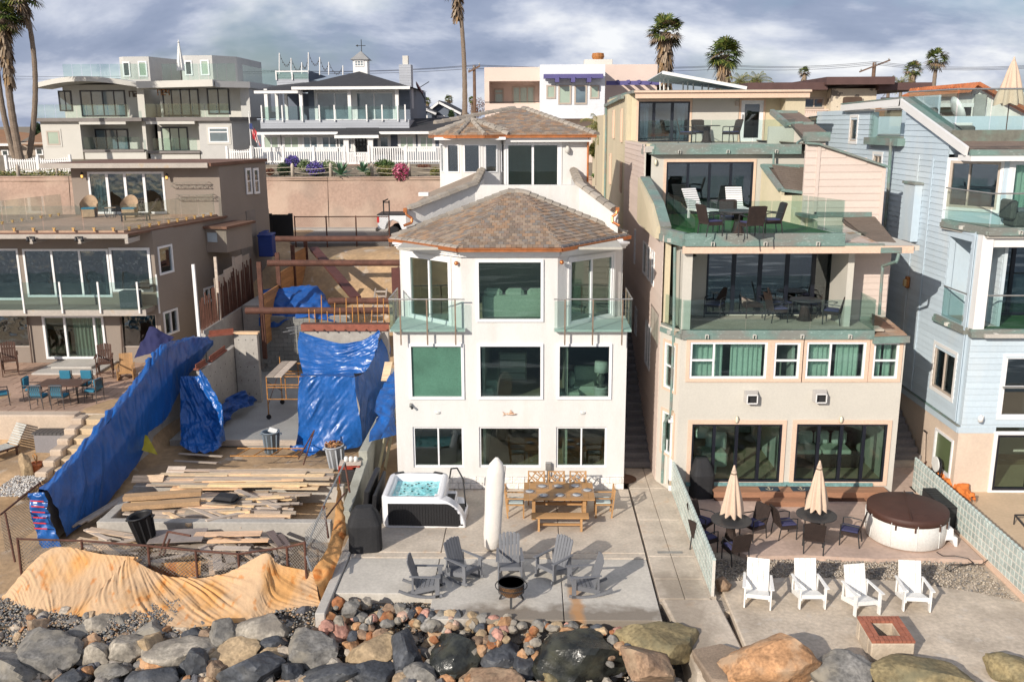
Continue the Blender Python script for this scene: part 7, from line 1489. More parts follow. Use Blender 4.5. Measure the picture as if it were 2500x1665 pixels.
for i in range(90):
    ln=rr.uniform(.4,2.0);x=rr.uniform(-12.8,-8.0)if i<50 else rr.uniform(-9.2,-7.0);y=rr.uniform(22.6,24.8);plank(o,(x,y,-.12+.35*rr.random()),ln,rr.choice((.09,.14,.24)),.04,rr.gauss(.1,.35)if i<50 else rr.gauss(-.9,.25),rr.choice((wood_gy,wood_gy,wood_lt)),rr.gauss(0,.05))
for(r,x,y,ln,wd_,rz,mm,lb)in(('d1',1420,400,1.5,.85,.12,mat('grey_plywood',(.27,.23,.21),.85,.15,2,.1),'large dark grey plywood sheet right of the black trash can'),('d1',1820,385,1.9,.3,.06,wood_lt,'wide pale plank lying over the grey plywood sheet'),('d1',1900,440,1.7,.2,.05,wood_lt,'narrow pale plank just below the wide pale plank'),('d1',1850,500,1.0,.22,-.02,wood_gy,'short grey plank behind the rusty fence'),('d2',240,420,1.1,.22,-1.0,mat('purple_brown_board',(.16,.12,.11),.8,.1),'dark purplish board slanting at the right end of the board heap'),('d2',310,450,1.1,.2,-1.05,mat('purple_brown_board',(.16,.12,.11)),'second dark purplish board slanting beside the first')):
    c=G(r,x,y,.35);t=plank(None,c,ln,wd_,.03,rz,mm,name='loose_board');t['label']=lb;t['category']='board'
for i in range(3):plank(thing('long_board',('highest','middle','lowest')[i]+' of three dark boards leaning at the foot of the long blue tarpaulin','board',(-13.6,26.5+i*.3,0)),(-13.35+i*.14,27.3+i*.2,.05),4.0,.1,.05,1.35,wood_gy,name='board')
o=thing('front_fence','bent rusty chain link fence along the seaward edge of the building plot','fence',(-10,22.4,0))
ptsT=[P('d1',x,y,Y)for x,y,Y in((140,425,22.6),(650,440,22.7),(1180,480,22.5),(1560,520,22.5),(1900,545,22.4),(2287,490,22.4))]+[P('d2',470,455,22.2)]
mb=MB();mb.path(ptsT,.03);build(mb,'top_rail',rust,o)
for p in ptsT:build(MB().tube(p+V(0,0,.03),(p.x,p.y-.05,-.4),.035),'post',rust,o)
for r,x0,y0,x1,y1 in(('d1',1340,365,1270,560),('d1',1355,425,1300,560),('d1',1345,368,1520,400)):build(MB().tube(P(r,x0,y0,22.9),P(r,x1,y1,22.6),.03),'bent_post',rust,o)
for a,b in zip(ptsT[:-1],ptsT[1:]):chain(o,(a.x,a.y+.03,-.3),(b.x,b.y+.03,-.3),-.3,(a.z+b.z)/2-.03,.1)
o=thing('side_fence','grey steel fence braces along the right side of the plot above the orange cloth','fence',(-5.6,23,0));sp=[P('c2',790,1140,26.6),P('c2',640,1440,24.8),P('d2',470,520,22.4),P('d2',525,680,21.6)]
build(MB().path(sp,.03),'rail',steel,o);build(MB().tube(P('c2',790,1140,26.6),P('c2',830,1380,26.3),.03),'post',rust,o);build(MB().tube(P('d2',620,160,24.4),P('d2',660,420,24.0),.03),'post',rust,o);build(MB().tube(P('d2',630,270,24.2),P('d2',790,60,25.4),.025),'brace',rust,o)
a,b=P('d2',480,520,22.4),P('d2',650,420,24.0);chain(o,(a.x,a.y,0),(b.x,b.y,0),-.1,1.3,.1,mat('grey_mesh_wire',(.35,.35,.34),.5))
o=thing('left_fence','rusty chain link fence running inland at the left below the blue tarpaulin','fence',(-16,24,0));a,b=P('c1',320,1300,25.8),G('d1',0,235,1.15);b2=V(b.x,b.y,1.15);build(MB().tube(a,b2,.03),'top_rail',rust,o);build(MB().tube(a,(a.x,a.y,-.2),.03),'post',rust,o);pm=P('d1',40,215,23.6);build(MB().tube(pm,P('d1',120,610,23.3),.03),'post',rust,o);chain(o,(b2.x,b2.y,0),(a.x,a.y,0),0.0,1.1,.1)
clo=mat('stained_beige_cloth',(.55,.37,.22),.95,.05,1.2,.05,30,.15,60,stain=[(.8,.46,.64,(.60,.30,.09),.8),(3.2,.60,.70,(.50,.17,.03),.7)],stretch=(1.3,1,.8))
clo2=mat('orange_stained_cloth',(.58,.30,.11),.95,.08,1.2,.06,30,.15,60,stain=[(2.0,.54,.66,(.42,.12,.02),.9)],stretch=(1,1,.5))
o=thing('windscreen_cloth','pale stained cloth stretched over the left part of the seaward fence','cloth',(-12.5,21.8,0))
cloth(o,'cloth',[[P('d1',60,860,21.9),P('d1',400,505,22.5),P('d1',830,548,22.45),P('d1',1105,570,22.4)],[P('d1',10,900,21.8),P('d1',250,700,22.0),P('d1',640,760,22.0),P('d1',960,760,22.1)],[G('d1',15,925,-.33),G('d1',170,975,-.33),G('d1',420,1010,-.33),G('d1',620,1040,-.33)]],190,60,clo,.01,2.6,3,(3.0,1,1.2),pw=(25,1.0,-.5,.038))
o=thing('windscreen_cloth','long rust stained cloth sagging between two peaks on the seaward fence','cloth',(-9,21.6,0))
T_=[('d1',1020,562),('d1',1130,630),('d1',1330,720),('d1',1600,733),('d1',1850,680),('d1',2115,540),('d1',2230,630),('d2',530,682)]
B_=[('d1',600,1040),('d1',850,1060),('d1',1100,1075),('d1',1440,1128),('d1',1750,1110),('d1',2000,1075),('d2',220,1020),('d2',608,965)]
tt=[P(*t,22.25)for t in T_];bt=[G(*t,-.34)for t in B_]
cloth(o,'cloth',[tt,[a.lerp(b,.3)+V(0,.1,-.06)for a,b in zip(tt,bt)],[a.lerp(b,.65)+V(0,-.05,-.04)for a,b in zip(tt,bt)],bt],260,70,clo,.012,2.4,7,(1.8,1,1.8),pw=(27,1.3,-.35,.05))
o=thing('windscreen_cloth','orange stained cloth hanging along the right hand fence, rising to a narrow tip','cloth',(-5.4,23,0))
cloth(o,'cloth',[[P('c2',738,1275,26.3),P('d2',700,300,24.6),P('d2',640,520,23.0),P('d2',530,682,22.25)],[P('c2',770,1400,26.0),P('d2',760,330,24.4),P('d2',680,620,22.6),P('d2',570,830,21.7)],[P('d2',800,330,24.6),P('d2',790,420,24),P('d2',730,620,22.7),G('d2',612,965,-.45)]],80,40,clo2,.07,1.8,5,(1,1,.5))
o=thing('windscreen_cloth','small orange cloth scrap behind the fence above the sagging cloth','cloth',(-10,22.8,0));cloth(o,'cloth',[[P('d1',1170,620,22.8),P('d1',1400,610,22.8),P('d1',1605,600,22.8)],[P('d1',1200,740,22.7),P('d1',1400,760,22.7),P('d1',1600,745,22.7)]],40,14,clo2,.05,2,9)
# furniture; chairs face -Y at rotation 0
def adiron(nm,lb,cat,m,rocker=True,slats=6,rnd_top=True,grp=None,tall=0,W_=.54,group=None):
    o=thing(nm,lb,cat,(0,0,0),group);sh=.36+tall;bt=.62
    for i in range(5):build(MB().ob((0,-.28+i*.115,sh-.03*i),(W_-.02,.1,.022),-.18),'seat_slat',m,o)
    for i in range(slats):
        w_=W_/slats;x=(i+.5-slats/2)*w_;t=(i+.5)/slats*2-1;h_=.80+(.1*math.sqrt(max(0,1-t*t))-.05 if rnd_top else .02)
        b=Vector((x,.2,sh-.14));d=Vector((x*(.12 if rnd_top else 0),.30,1)).normalized();c=b+d*h_/2
        p=[b-Vector((w_*.46,0,0)),b+Vector((w_*.46,0,0)),b+d*(h_-(.035 if rnd_top and t>0 else 0))+Vector((w_*.46,0,0)),b+d*h_+Vector((0,0,.012 if rnd_top else 0)),b+d*(h_-(.035 if rnd_top and t<0 else 0))-Vector((w_*.46,0,0))]
        build(MB().prism(p,(0,.022,-.006)),'back_slat',m,o)
    for z,y in((sh+.02,.27),(sh+.38,.38)):build(MB().ob((0,y,z),(W_-.04,.03,.07)),'back_rail',m,o)
    build(MB().ob((0,-.34,sh-.02),(W_+.1,.025,.1)),'front_rail',m,o)
    for s in(-1,1):
        x=s*(W_/2+.055)
        build(MB().prism([(x+s*.05,-.42,sh+.22),(x-s*.05,-.42,sh+.22),(x-s*.04,.38,sh+.22),(x+s*.02,.38,sh+.22)],(0,0,.025)),'armrest',m,o)
        build(MB().ob((x-s*.02,-.33,(sh+.2)/2+.02),(.035,.11,sh+.2)),'leg',m,o)
        build(MB().beam((x-s*.06,-.36,sh-.05),(x-s*.06,.42 if not rocker else .35,.12),.03,.12),'side_rail',m,o)
        build(MB().ob((x-s*.02,.3,(sh+.2)/2+.1),(.03,.05,sh)),'rear_support',m,o)
        if rocker:
            mb=MB();pr=None
            for k in range(9):y=-.45+k*.14;z=.03+.12*((y+.02)/.6)**2;c=Vector((x-s*.02,y,z));pr and mb.beam(pr,c,.035,.07);pr=c
            build(mb,'rocker',m,o)
    if tall:[build(MB().ob((s*.26,.36,sh/2),(.04,.05,sh)),'leg',m,o)for s in(-1,1)];build(MB().ob((0,-.36,sh*.4),(.5,.1,.03)),'footrest',m,o)
    return o
ga=adiron('adirondack_chair','grey slatted rocking chair at the far left of the fire pit, seen from its side','rocking chair',adgray,group='grey rocking chairs around the fire pit')
FP=G('d2',2118,930,.0)
lbs=['','grey slatted rocking chair second from the left, between the hot tub and the white umbrella','grey slatted rocking chair facing the sea directly behind the fire pit','grey slatted rocking chair fourth from the left, just above the rust stain','grey slatted rocking chair at the far right, casting a long slatted shadow']
for i,(r,x,y,off)in enumerate((('d2',1440,800,.35),('d2',1735,690,.15),('d2',2105,660,0),('d3',500,675,-.15),('d3',740,800,-.25))):
    c=G(r,x,y,.15);d=Vector((FP.x-c.x,FP.y-c.y));rz=math.atan2(d.y,d.x)+math.pi/2+off*.6
    if i==0:ga.location=(c.x,c.y,-.03);ga.rotation_euler.z=rz
    else:dup(ga,(c.x,c.y,-.03),rz,lbs[i])
wad=mat('white_painted_chair',(.78,.77,.74),.5,.03,3)
wa=adiron('adirondack_chair','leftmost white lounge chair, beside the end of the glass block wall','lounge chair',wad,rocker=False,slats=4,rnd_top=False,W_=.56,group='white lounge chairs facing the sea')
for i,(xa,ya,xb,yb,l)in enumerate(((45,970,270,995,''),(485,985,700,985,'second white lounge chair from the left, behind the cracked concrete'),(925,1045,1135,1028,'white lounge chair turned slightly left, directly behind the brick fire pit'),(1310,1000,1540,1010,'rightmost white lounge chair, nearest the black pebble cable'))):
    a,b=G('d4',xa,ya,-.06),G('d4',xb,yb,-.06);d=b-a;rz=math.atan2(d.y,d.x);c=(a+b)/2+Vector((-math.sin(rz),math.cos(rz),0))*.33
    if i==0:wa.location=(c.x,c.y,-.06);wa.rotation_euler.z=rz
    else:dup(wa,(c.x,c.y,-.06),rz,l)
    wa.scale=(1,1,1)
da=adiron('bar_chair','tall dark wooden adirondack chair right of the sliding door of the grey house','tall chair',dkwood,rocker=False,tall=.35,group='tall dark adirondack chairs');c=G('c1',830,470,1.33);da.location=(c.x,c.y+.2,1.33);da.rotation_euler.z=.35
c=G('c1',90,440,1.33);dup(da,(c.x,c.y,1.33),.5,'tall dark wooden adirondack chair in the shade at the left edge');
rc_=adiron('rocking_chair','light wooden rocking chair beside the navy canopy','rocking chair',teak,slats=7,rnd_top=False);c=G('c1',1010,470,1.33);rc_.location=(c.x,c.y,1.33);rc_.rotation_euler.z=.3
def lattice_chair(lb,group):
    o=thing('dining_chair',lb,'dining chair',(0,0,0),group)
    for s in(-1,1):build(MB().ob((s*.25,-.24,.22),(.045,.045,.44)),'leg',teak,o);build(MB().beam((s*.25,.24,0),(s*.25,.33,.92),.045,.045),'leg',teak,o);build(MB().beam((s*.26,-.26,.64),(s*.26,.28,.64),.05,.03),'armrest',teak,o)
    build(MB().ob((0,0,.43),(.52,.5,.04)),'seat',teak,o);build(MB().ob((0,-.01,.475),(.47,.45,.05)),'cushion',mat('pale_blue_cushion',(.42,.50,.50),.9),o,bevel=.015)
    mb=MB();pt=lambda x,z:(x,.24+.09*z/.92,z)
    for a,b in(((-.25,.9),(.25,.9)),((-.25,.55),(.25,.55)),((-.25,.56),(0,.89)),((0,.56),(.25,.89)),((-.25,.8),(-.05,.56)),((.05,.89),(.25,.65)),((-.12,.73),(.1,.56)),((-.1,.89),(.12,.73))):mb.beam(pt(*a),pt(*b),.025,.03)
    build(mb,'back_lattice',teak,o);return o
tb0,tb1,tb2,tb3=G('c3',255,1300,.75),G('c3',800,1300,.75),G('c3',828,1435,.75),G('c3',262,1435,.75);tx0,tx1,ty0,ty1=(tb0.x+tb3.x)/2,(tb1.x+tb2.x)/2,tb3.y,tb0.y
t=thing('dining_table','long teak dining table set with round plates on the white house patio','dining table',((tx0+tx1)/2,(ty0+ty1)/2,0));n=9
for i in range(n):build(MB().box(tx0+.18,tx1-.18,ty0+(ty1-ty0)*i/n+.004,ty0+(ty1-ty0)*(i+1)/n-.004,.72,.755),'table_plank',teak,t)
for a,b in((tx0,tx0+.175),(tx1-.175,tx1)):build(MB().box(a,b,ty0,ty1,.72,.757),'end_plank',teak,t)
for x in(tx0+.3,tx1-.3):build(MB().box(x-.05,x+.05,ty0+.2,ty1-.2,.0,.72),'trestle',teak,t)
build(MB().box(tx0+.35,tx1-.35,(ty0+ty1)/2-.04,(ty0+ty1)/2+.04,.3,.38),'stretcher',teak,t)
pm_=mat('dark_placemat',(.32,.22,.15),.9);plm=mat('grey_plate',(.42,.44,.47),.3)
for k,(x,y,l)in enumerate(((405,1328,'back left'),(532,1328,'back middle'),(668,1325,'back right'),(305,1370,'left end'),(765,1360,'right end'),(415,1402,'front left'),(545,1400,'front middle'),(680,1398,'front right'))):
    c=G('c3',x,y,.77);o=thing('plate','grey round plate on a woven mat, '+l+' place of the teak table','plate',(c.x,c.y,.758),'plates on the teak table');build(MB().lathe([(.001,.008),(.08,.008),(.13,.022),(.13,.028),(.001,.014)],(c.x,c.y,.76),20),'plate',plm,o,smooth=True);build(MB().ob((c.x,c.y,.76),(.38,.3,.006)),'placemat',pm_,o)
ch0=lattice_chair('teak chair with lattice back at the left end of the dining table','teak chairs with lattice backs');ch0.location=(tx0-.25,(ty0+ty1)/2-.1,0);ch0.rotation_euler.z=rad(90)
dup(ch0,(tx1+.3,(ty0+ty1)/2-.05,0),rad(-90),'teak chair with lattice back at the right end of the dining table')
for x,l in((358,'left'),(517,'middle'),(690,'right')):c=P('c3',x,1240,ty1+.55);dup(ch0,(c.x,ty1+.25,0),0,l+' of the three teak chairs behind the dining table, against the white house')
o=thing('bench','teak backless bench on the seaward side of the dining table','bench',(.85,25.5,0));a,b=G('d3',318,200,.45),G('d3',770,200,.45)
for i in range(3):build(MB().box(a.x,b.x,25.28+i*.125,25.4+i*.125,.41,.45),'seat_plank',teak,o)
for x in(a.x+.22,b.x-.22):build(MB().beam((x,25.32,0),(x,25.38,.41),.08,.06,(1,0,0)),'leg',teak,o);build(MB().beam((x,25.62,0),(x,25.56,.41),.08,.06,(1,0,0)),'leg',teak,o)
build(MB().box(a.x+.2,b.x-.2,25.44,25.5,.12,.18),'stretcher',teak,o)
o=thing('umbrella_cover','tall closed cantilever umbrella in a white cover standing between hot tub and table','umbrella',(-1.15,24.0,0));mb=MB();pr=[]
for z,w_ in((.03,.12),(.12,.2),(.5,.24),(1.2,.24),(1.9,.26),(2.35,.25),(2.6,.18),(2.78,.04)):
    pr.append([(-1.13+.06*z+w_*c_,24.05+w_*.8*s_,z)for c_,s_ in[(math.cos(2*math.pi*k/14)*(1+.08*(k%2)),math.sin(2*math.pi*k/14))for k in range(14)]])
for r_ in pr:mb.v+=r_
mb.f=[(j*14+k,j*14+(k+1)%14,(j+1)*14+(k+1)%14,(j+1)*14+k)for j in range(7)for k in range(14)]+[tuple(range(14))[::-1],tuple(range(98,112))];build(mb,'cover',mat('white_canvas_cover',(.70,.66,.61),.9,.04,3,.03,20,.4,7),o,smooth=True);build(MB().tube((-.92,24.0,.3),(-.74,24.0,2.55),.03),'piping',mat('grey_piping',(.35,.33,.32),.8),o)
o=thing('hot_tub','open square white hot tub with bubbling turquoise water and black side panel','hot tub',(-3.5,26.6,0));hw=mat('white_acrylic',(.78,.78,.80),.25,.01,coat=.4);X0,X1,Y0,Y1=-4.5,-2.62,25.5,27.62;ZT=.95
mb=MB();pts=lambda r,k=6:[(cx_+r*math.cos(a),cy_+r*math.sin(a))for cx_,cy_,a0 in((X1-.3,Y0+.3,-90),(X1-.3,Y1-.3,0),(X0+.3,Y1-.3,90),(X0+.3,Y0+.3,180))for a in[rad(a0+90*j/k)for j in range(k+1)]]
ring=[(pts(.28),0),(pts(.30),.1),(pts(.30),ZT-.05),(pts(.26),ZT),(pts(.12),ZT),(pts(.05),ZT-.12),(pts(-.0),ZT-.45),(pts(-.1),ZT-.6)]
for p,z in ring:mb.v+=[(x,y,z)for x,y in p]
m_=28;mb.f=[(j*m_+k,j*m_+(k+1)%m_,(j+1)*m_+(k+1)%m_,(j+1)*m_+k)for j in range(len(ring)-1)for k in range(m_)]+[tuple(range(7*m_,8*m_))]
build(mb,'shell',hw,o,smooth=True)
mb=MB();mb.grid(lambda s,t:(X0+.2+(X1-X0-.4)*s,Y0+.2+(Y1-Y0-.4)*t,ZT-.2+.014*noise.noise(Vector((s*14,t*14,1)))+.01*noise.noise(Vector((s*30,t*30,1)))),50,50);build(mb,'water',mat('turquoise_water',(.22,.62,.66),.06,.25,3,.25,14,.3,14,spec=.8,stain=[(5,.52,.68,(.55,.85,.86),.7)]),o,smooth=True)
for i in range(22):a=i*1.7;x=X0+.5+(X1-X0-1)*(math.cos(a)*.5+.5);y=Y0+.45+(Y1-Y0-.9)*(math.sin(a*1.3)*.5+.5);build(MB().lathe([(.03,.0),(.03,.012),(.001,.015)],(x,y,ZT-.195),8),'jet',blackp,o)
for x,y in((X0+.3,Y1-.12),(X1-.35,Y1-.12)):build(MB().ob((x,y,ZT+.02),(.32,.12,.04),0,0,.4 if x<-3.5 else-.4),'headrest',dk_metal,o,bevel=.02)
pp=[(X0+.22,.1)]+[(X0+.22,ZT-.17)]+[(X1+.05+.45*math.sin(a),.1+(ZT-.27)*math.cos(a))for a in[rad(k*11)for k in range(9)]]+[(X1+.42,.06)]
build(MB().prism([(x,Y0-.03,z)for x,z in pp],(0,.06,0)),'side_panel',mat('black_slatted_panel',(.02,.02,.022),.6,.1,bump=.3),o)
for i in range(26):x=X0+.26+i*.085;zt=ZT-.19 if x<X1+.05 else .1+(ZT-.3)*math.sqrt(max(0,1-((x-X1-.05)/.45)**2));build(MB().box(x,x+.06,Y0-.045,Y0-.03,.1,max(.14,zt)),'panel_slat',blackp,o)
mb=MB();arc=[(X1-.3+.95*math.sin(rad(k*10)),ZT*math.cos(rad(k*10))*.98)for k in range(10)];mb.prism([(X1-.3,Y0-.01,0)]+[(x,Y0-.01,max(z,0))for x,z in arc],(0,.45,0));build(mb,'curved_skirt',hw,o,bevel=.03)
mb=MB();mb.prism([(X1,Y0+.43,0),(X1+.62,Y0+.43,0),(X1+.66,Y0+1.1,0),(X1+.5,Y0+1.7,0),(X1,Y0+1.9,0)],(0,0,.28));build(mb,'step_base',hw,o,bevel=.04);build(MB().box(X1,X1+.3,Y0+.5,Y0+1.5,.28,.58),'step_base',hw,o,bevel=.03)
for a in((X1+.03,X1+.27,Y0+.55,Y0+1.2,.585,.6),(X1+.33,X1+.58,Y0+.5,Y0+1.15,.285,.3)):build(MB().box(*a),'step_tread',blackp,o)
hr=[(X1+.05,Y0+1.6,ZT),(X1+.1,Y0+1.65,ZT+.3),(X1+.3,Y0+1.5,ZT+.38),(X1+.5,Y0+1.2,ZT+.15),(X1+.6,Y0+.9,.3)];build(MB().path(hr,.025,8),'handrail',blackp,o)
o=thing('tub_cover','black folded hot tub cover hanging beside the left of the square hot tub','cover',(-4.85,26.5,0));build(MB().ob((-4.95,26.5,.62),(.16,2.0,1.1),0,.12),'panel',blackp,o,bevel=.03);build(MB().ob((-4.72,26.5,.55),(.1,2.0,1.0),0,.1),'panel',blackp,o,bevel=.03)
bc=mat('black_cover_fabric',(.022,.022,.024),.8,.12,3,.1,20,.4,8)
def bbq(lb,c,w_,d_,h_,rz):
    o=thing('grill_cover',lb,'grill cover',c);mb=MB();n=20;lv=((0,1,1),(.3,.97,.97),(.62,1.02,1.0),(.82,.8,.8),(1,.5,.35));
    for z,a,b in lv:mb.v+=[(w_/2*a*(abs(math.cos(t))**.45)*(1 if math.cos(t)>0 else-1),d_/2*b*(abs(math.sin(t))**.45)*(1 if math.sin(t)>0 else-1),z*h_)for t in[2*math.pi*(k+.5)/n for k in range(n)]]
    mb.f=[(j*n+k,j*n+(k+1)%n,(j+1)*n+(k+1)%n,(j+1)*n+k)for j in range(4)for k in range(n)]+[tuple(range(4*n,5*n))]
    build(mb,'cover',bc,o,loc=None).location=(0,0,0);o.children[0].data.transform(Matrix.Translation(Vector(c)));o.rotation_euler.z=rz;return o
c=G('d2',930,560,0);bbq('black covered barbecue in front of the square hot tub cover',(c.x,c.y+.55,0),.95,.8,1.25,.15)
c=G('c3',1640,1420,0);bbq('black covered barbecue between the glass block wall and the tan house',(c.x+.15,c.y+.35,0),.75,1.0,1.25,.1)
o=thing('fire_pit','round black mesh fire bowl with a rusty inside standing on the patio','fire pit',(FP.x,FP.y,0));fx_,fy_=FP.x,FP.y
build(MB().lathe([(.001,.2),(.2,.22),(.3,.32),(.31,.52),(.3,.52),(.28,.33),(.18,.25),(.001,.24)],(fx_,fy_,0),28),'bowl',rust_lt,o,smooth=True);mb=MB()
for k in range(40):
    for s in(1,-1):a0=2*math.pi*k/40;a1=a0+s*.35;mb.tube((fx_+.325*math.cos(a0),fy_+.325*math.sin(a0),.3),(fx_+.325*math.cos(a1),fy_+.325*math.sin(a1),.55),.007,4)
build(mb,'mesh_screen',dk_metal,o,kind='stuff');build(MB().lathe([(.32,.54),(.34,.54),(.34,.57),(.32,.57),(.32,.54)],(fx_,fy_,0),28),'rim',dk_metal,o)
mb=MB();K_=[(fx_+.4*math.cos(2*math.pi*k/28),fy_+.4*math.sin(2*math.pi*k/28),.47)for k in range(29)];mb.path(K_,.013,6);build(mb,'ring_handle',dk_metal,o)
for k in range(3):a=rad(-90+120*k);build(MB().beam((fx_+.2*math.cos(a),fy_+.2*math.sin(a),.3),(fx_+.34*math.cos(a),fy_+.34*math.sin(a),0),.06,.04),'leg',dk_metal,o)
BP=G('d4',1240,1240,.42);b0,b1,b2,b3=(G('d4',x,y,.42)for x,y in((1075,1240),(1425,1240),(1305,1042),(955,1038)));ux=(b1-b0)/(b1-b0).length;uy=(b3-b0)/(b3-b0).length;LW,LD=(b1-b0).length,(b3-b0).length
o=thing('brick_fire_pit','square rendered fire pit with a red brick rim on the cracked concrete','fire pit',(BP.x,BP.y,-.1));pq=lambda a,b,z:b0+ux*a+uy*b+Vector((0,0,z-.42));wl=LW*.24
rp_=mat('stained_render',(.48,.40,.31),.9,.14,2,.1,14,.4,20,stain=[(1.8,.5,.7,(.28,.2,.13),.6)])
for a0,a1,c0,c1 in((0,LW,0,wl),(0,LW,LD-wl,LD),(0,wl,wl,LD-wl),(LW-wl,LW,wl,LD-wl)):build(MB().hexa([pq(a0,c0,-.12),pq(a1,c0,-.12),pq(a1,c1,-.12),pq(a0,c1,-.12),pq(a0,c0,.355),pq(a1,c0,.355),pq(a1,c1,.355),pq(a0,c1,.355)]),'rendered_wall',rp_,o,bevel=.03)
build(MB().hexa([pq(wl,wl,-.1),pq(LW-wl,wl,-.1),pq(LW-wl,LD-wl,-.1),pq(wl,LD-wl,-.1),pq(wl,wl,.0),pq(LW-wl,wl,.0),pq(LW-wl,LD-wl,.0),pq(wl,LD-wl,.0)]),'ash_bed',mat('ash',(.06,.05,.045),1,.3,8,.3),o)
def brick_(a,b,c,d):build(MB().hexa([pq(a,c,.36),pq(b,c,.36),pq(b,d,.36),pq(a,d,.36),pq(a,c,.42),pq(b,c,.42),pq(b,d,.42),pq(a,d,.42)]),'brick',brk,o)
for rw_ in range(2):
    for k in range(10):
        a,b=LW*k/10+.006,LW*(k+1)/10-.006;s=rw_*wl/2
        brick_(a,b,s+.006,s+wl/2-.006);brick_(a,b,LD-wl+s+.006,LD-wl+s+wl/2-.006)
    for k in range(5):a,b=wl+(LD-2*wl)*k/5+.006,wl+(LD-2*wl)*(k+1)/5-.006;s=rw_*wl/2;brick_(s+.006,s+wl/2-.006,a,b);brick_(LW-wl+s+.006,LW-wl+s+wl/2-.006,a,b)
TC=G('d4',1330,400,0);tcx,tcy=TC.x+.0,TC.y-.05;o=thing('round_hot_tub','round white hot tub closed with a dark brown padded cover','hot tub',(tcx,tcy,0));R_t=1.08
build(MB().lathe([(.95*R_t,.02),(1.0*R_t,.06),(1.03*R_t,.45),(1.02*R_t,.8),(.99*R_t,.84),(.001,.84)],(tcx,tcy,0),40),'shell',mat('offwhite_vinyl',(.70,.69,.66),.45,.03),o,smooth=True)
for k in range(10):a=2*math.pi*k/10+.2;build(MB().box(tcx+1.035*R_t*math.cos(a)-.008,tcx+1.035*R_t*math.cos(a)+.008,tcy+1.035*R_t*math.sin(a)-.008,tcy+1.035*R_t*math.sin(a)+.008,.1,.8),'seam',cur_wh,o)
bcv=mat('brown_vinyl_cover',(.065,.028,.02),.6,.12,3,.08,20,.15,30);build(MB().lathe([(1.0*R_t,.72),(1.03*R_t,.74),(1.03*R_t,.93),(1.0*R_t,.95),(.5,.99),(.001,1.0)],(tcx,tcy,0),40),'cover',bcv,o,smooth=True);build(MB().beam((tcx-.3,tcy-1.05,1.0),(tcx+.3,tcy+1.05,1.0),.03,.012),'cover_seam',bcv,o)
for a in(-2.2,-1.75,-1.1,-.8):build(MB().box(tcx+1.06*R_t*math.cos(a)-.02,tcx+1.06*R_t*math.cos(a)+.02,tcy+1.06*R_t*math.sin(a)-.01,tcy+1.06*R_t*math.sin(a)+.01,.62,.8),'strap',dkwood,o)
c=G('d4',1690,490,0);o=thing('tub_steps','white curved plastic steps at the right of the round hot tub','steps',(c.x,c.y,0));mb=MB();mb.prism([(c.x-.3,c.y,0),(c.x-.22,c.y,0),(c.x-.1,c.y,.2),(c.x+.08,c.y,.2),(c.x+.16,c.y,0),(c.x+.24,c.y,0),(c.x+.22,c.y,.28),(c.x+.1,c.y,.32),(c.x+.08,c.y,.55),(c.x-.25,c.y,.58)],(0,.55,0));build(mb,'steps',white_pt,o,bevel=.015)
c=G('d4',1610,210,.3);o=thing('storage_box','black slatted storage box between the round hot tub and the glass block wall','storage box',(c.x,c.y,0));c.x+=.0;build(MB().ob((c.x+.25,c.y+.2,.33),(.75,1.5,.62),0,0,.05),'body',dk_metal,o,bevel=.02)
for i in range(9):build(MB().ob((c.x+.25,c.y-.48+i*.17,.665),(.8,.15,.04),0,0,.05),'lid_slat',blackp,o)
gb=mat('glass_block',(.43,.50,.47),.15,.12,3,.1,20,.4,25,spec=.7,rnd=.12);gm_=mat('pale_grout',(.62,.58,.52),.9,.05)
def blockwall(lb,x,y0,y1,h_,ps=.2,cap_=True):
    o=thing('glass_block_wall',lb,'wall',(x,(y0+y1)/2,0));ny=int((y1-y0)/ps);nz=int(h_/ps)
    build(MB().box(x-.035,x+.035,y0,y0+ny*ps,-.1,nz*ps),'grout',gm_,o);build(MB().box(x-.09,x+.09,y0-.02,y1,-.3,-.0),'kerb',peach if x>8 else conc_dk,o)
    me=bpy.data.meshes.new('glass_block');b=MB().ob((0,0,0),(.09,ps-.012,ps-.012));me.from_pydata(b.v,[],b.f);bm=bmesh.new();bm.from_mesh(me);bmesh.ops.bevel(bm,geom=bm.edges[:],offset=.02,segments=1,affect='EDGES');bm.to_mesh(me);bm.free();me.materials.append(gb)
    for j in range(nz):
        for i in range(ny):inst(me,'glass_block',Matrix.Translation((x,y0+(i+.5)*ps,(j+.5)*ps)),o)
    mb=MB();K_=[(x,y0+i*ps*.5,nz*ps+(.0 if i%2 else .03))for i in range(ny*2+1)];mb.path(K_,.045,6);build(mb,'rounded_cap',gb,o)
blockwall('long green glass block wall between the walkway and the tan house patio',4.62,21.5,28.5,1.1);blockwall('grey glass block wall on the right, separating the sandy yard from the hot tub patio',12.6,21.0,28.9,1.1)
for(a,b,l)in((30.35,29.0,'inner'),(28.9,28.6,'outer')):pass
o=thing('wooden_gate','open white wooden gate at the foot of the dark side stairs','gate',(4.3,29,0));build(MB().box(4.38,4.52,30.2,30.34,0,1.75),'post',white_pt,o);build(MB().box(4.5,4.66,28.45,28.6,0,2.5),'post',white_pt,o);build(MB().ob((4.58,28.45,2.4),(.34,.12,.08)),'cap',white_pt,o)
for i in range(8):build(MB().box(4.43,4.46,28.75+i*.17,28.9+i*.17,.12,1.65),'board',white_pt,o)
c=G('c3',1080,1270,0);o=thing('round_mat','brown round door mat at the corner of the white house by the walkway','door mat',c);build(MB().lathe([(.42,0),(.42,.015),(.001,.016)],(c.x-.1,c.y,0),28),'mat',mat('brown_coir',(.13,.07,.045),.95,.1),o)
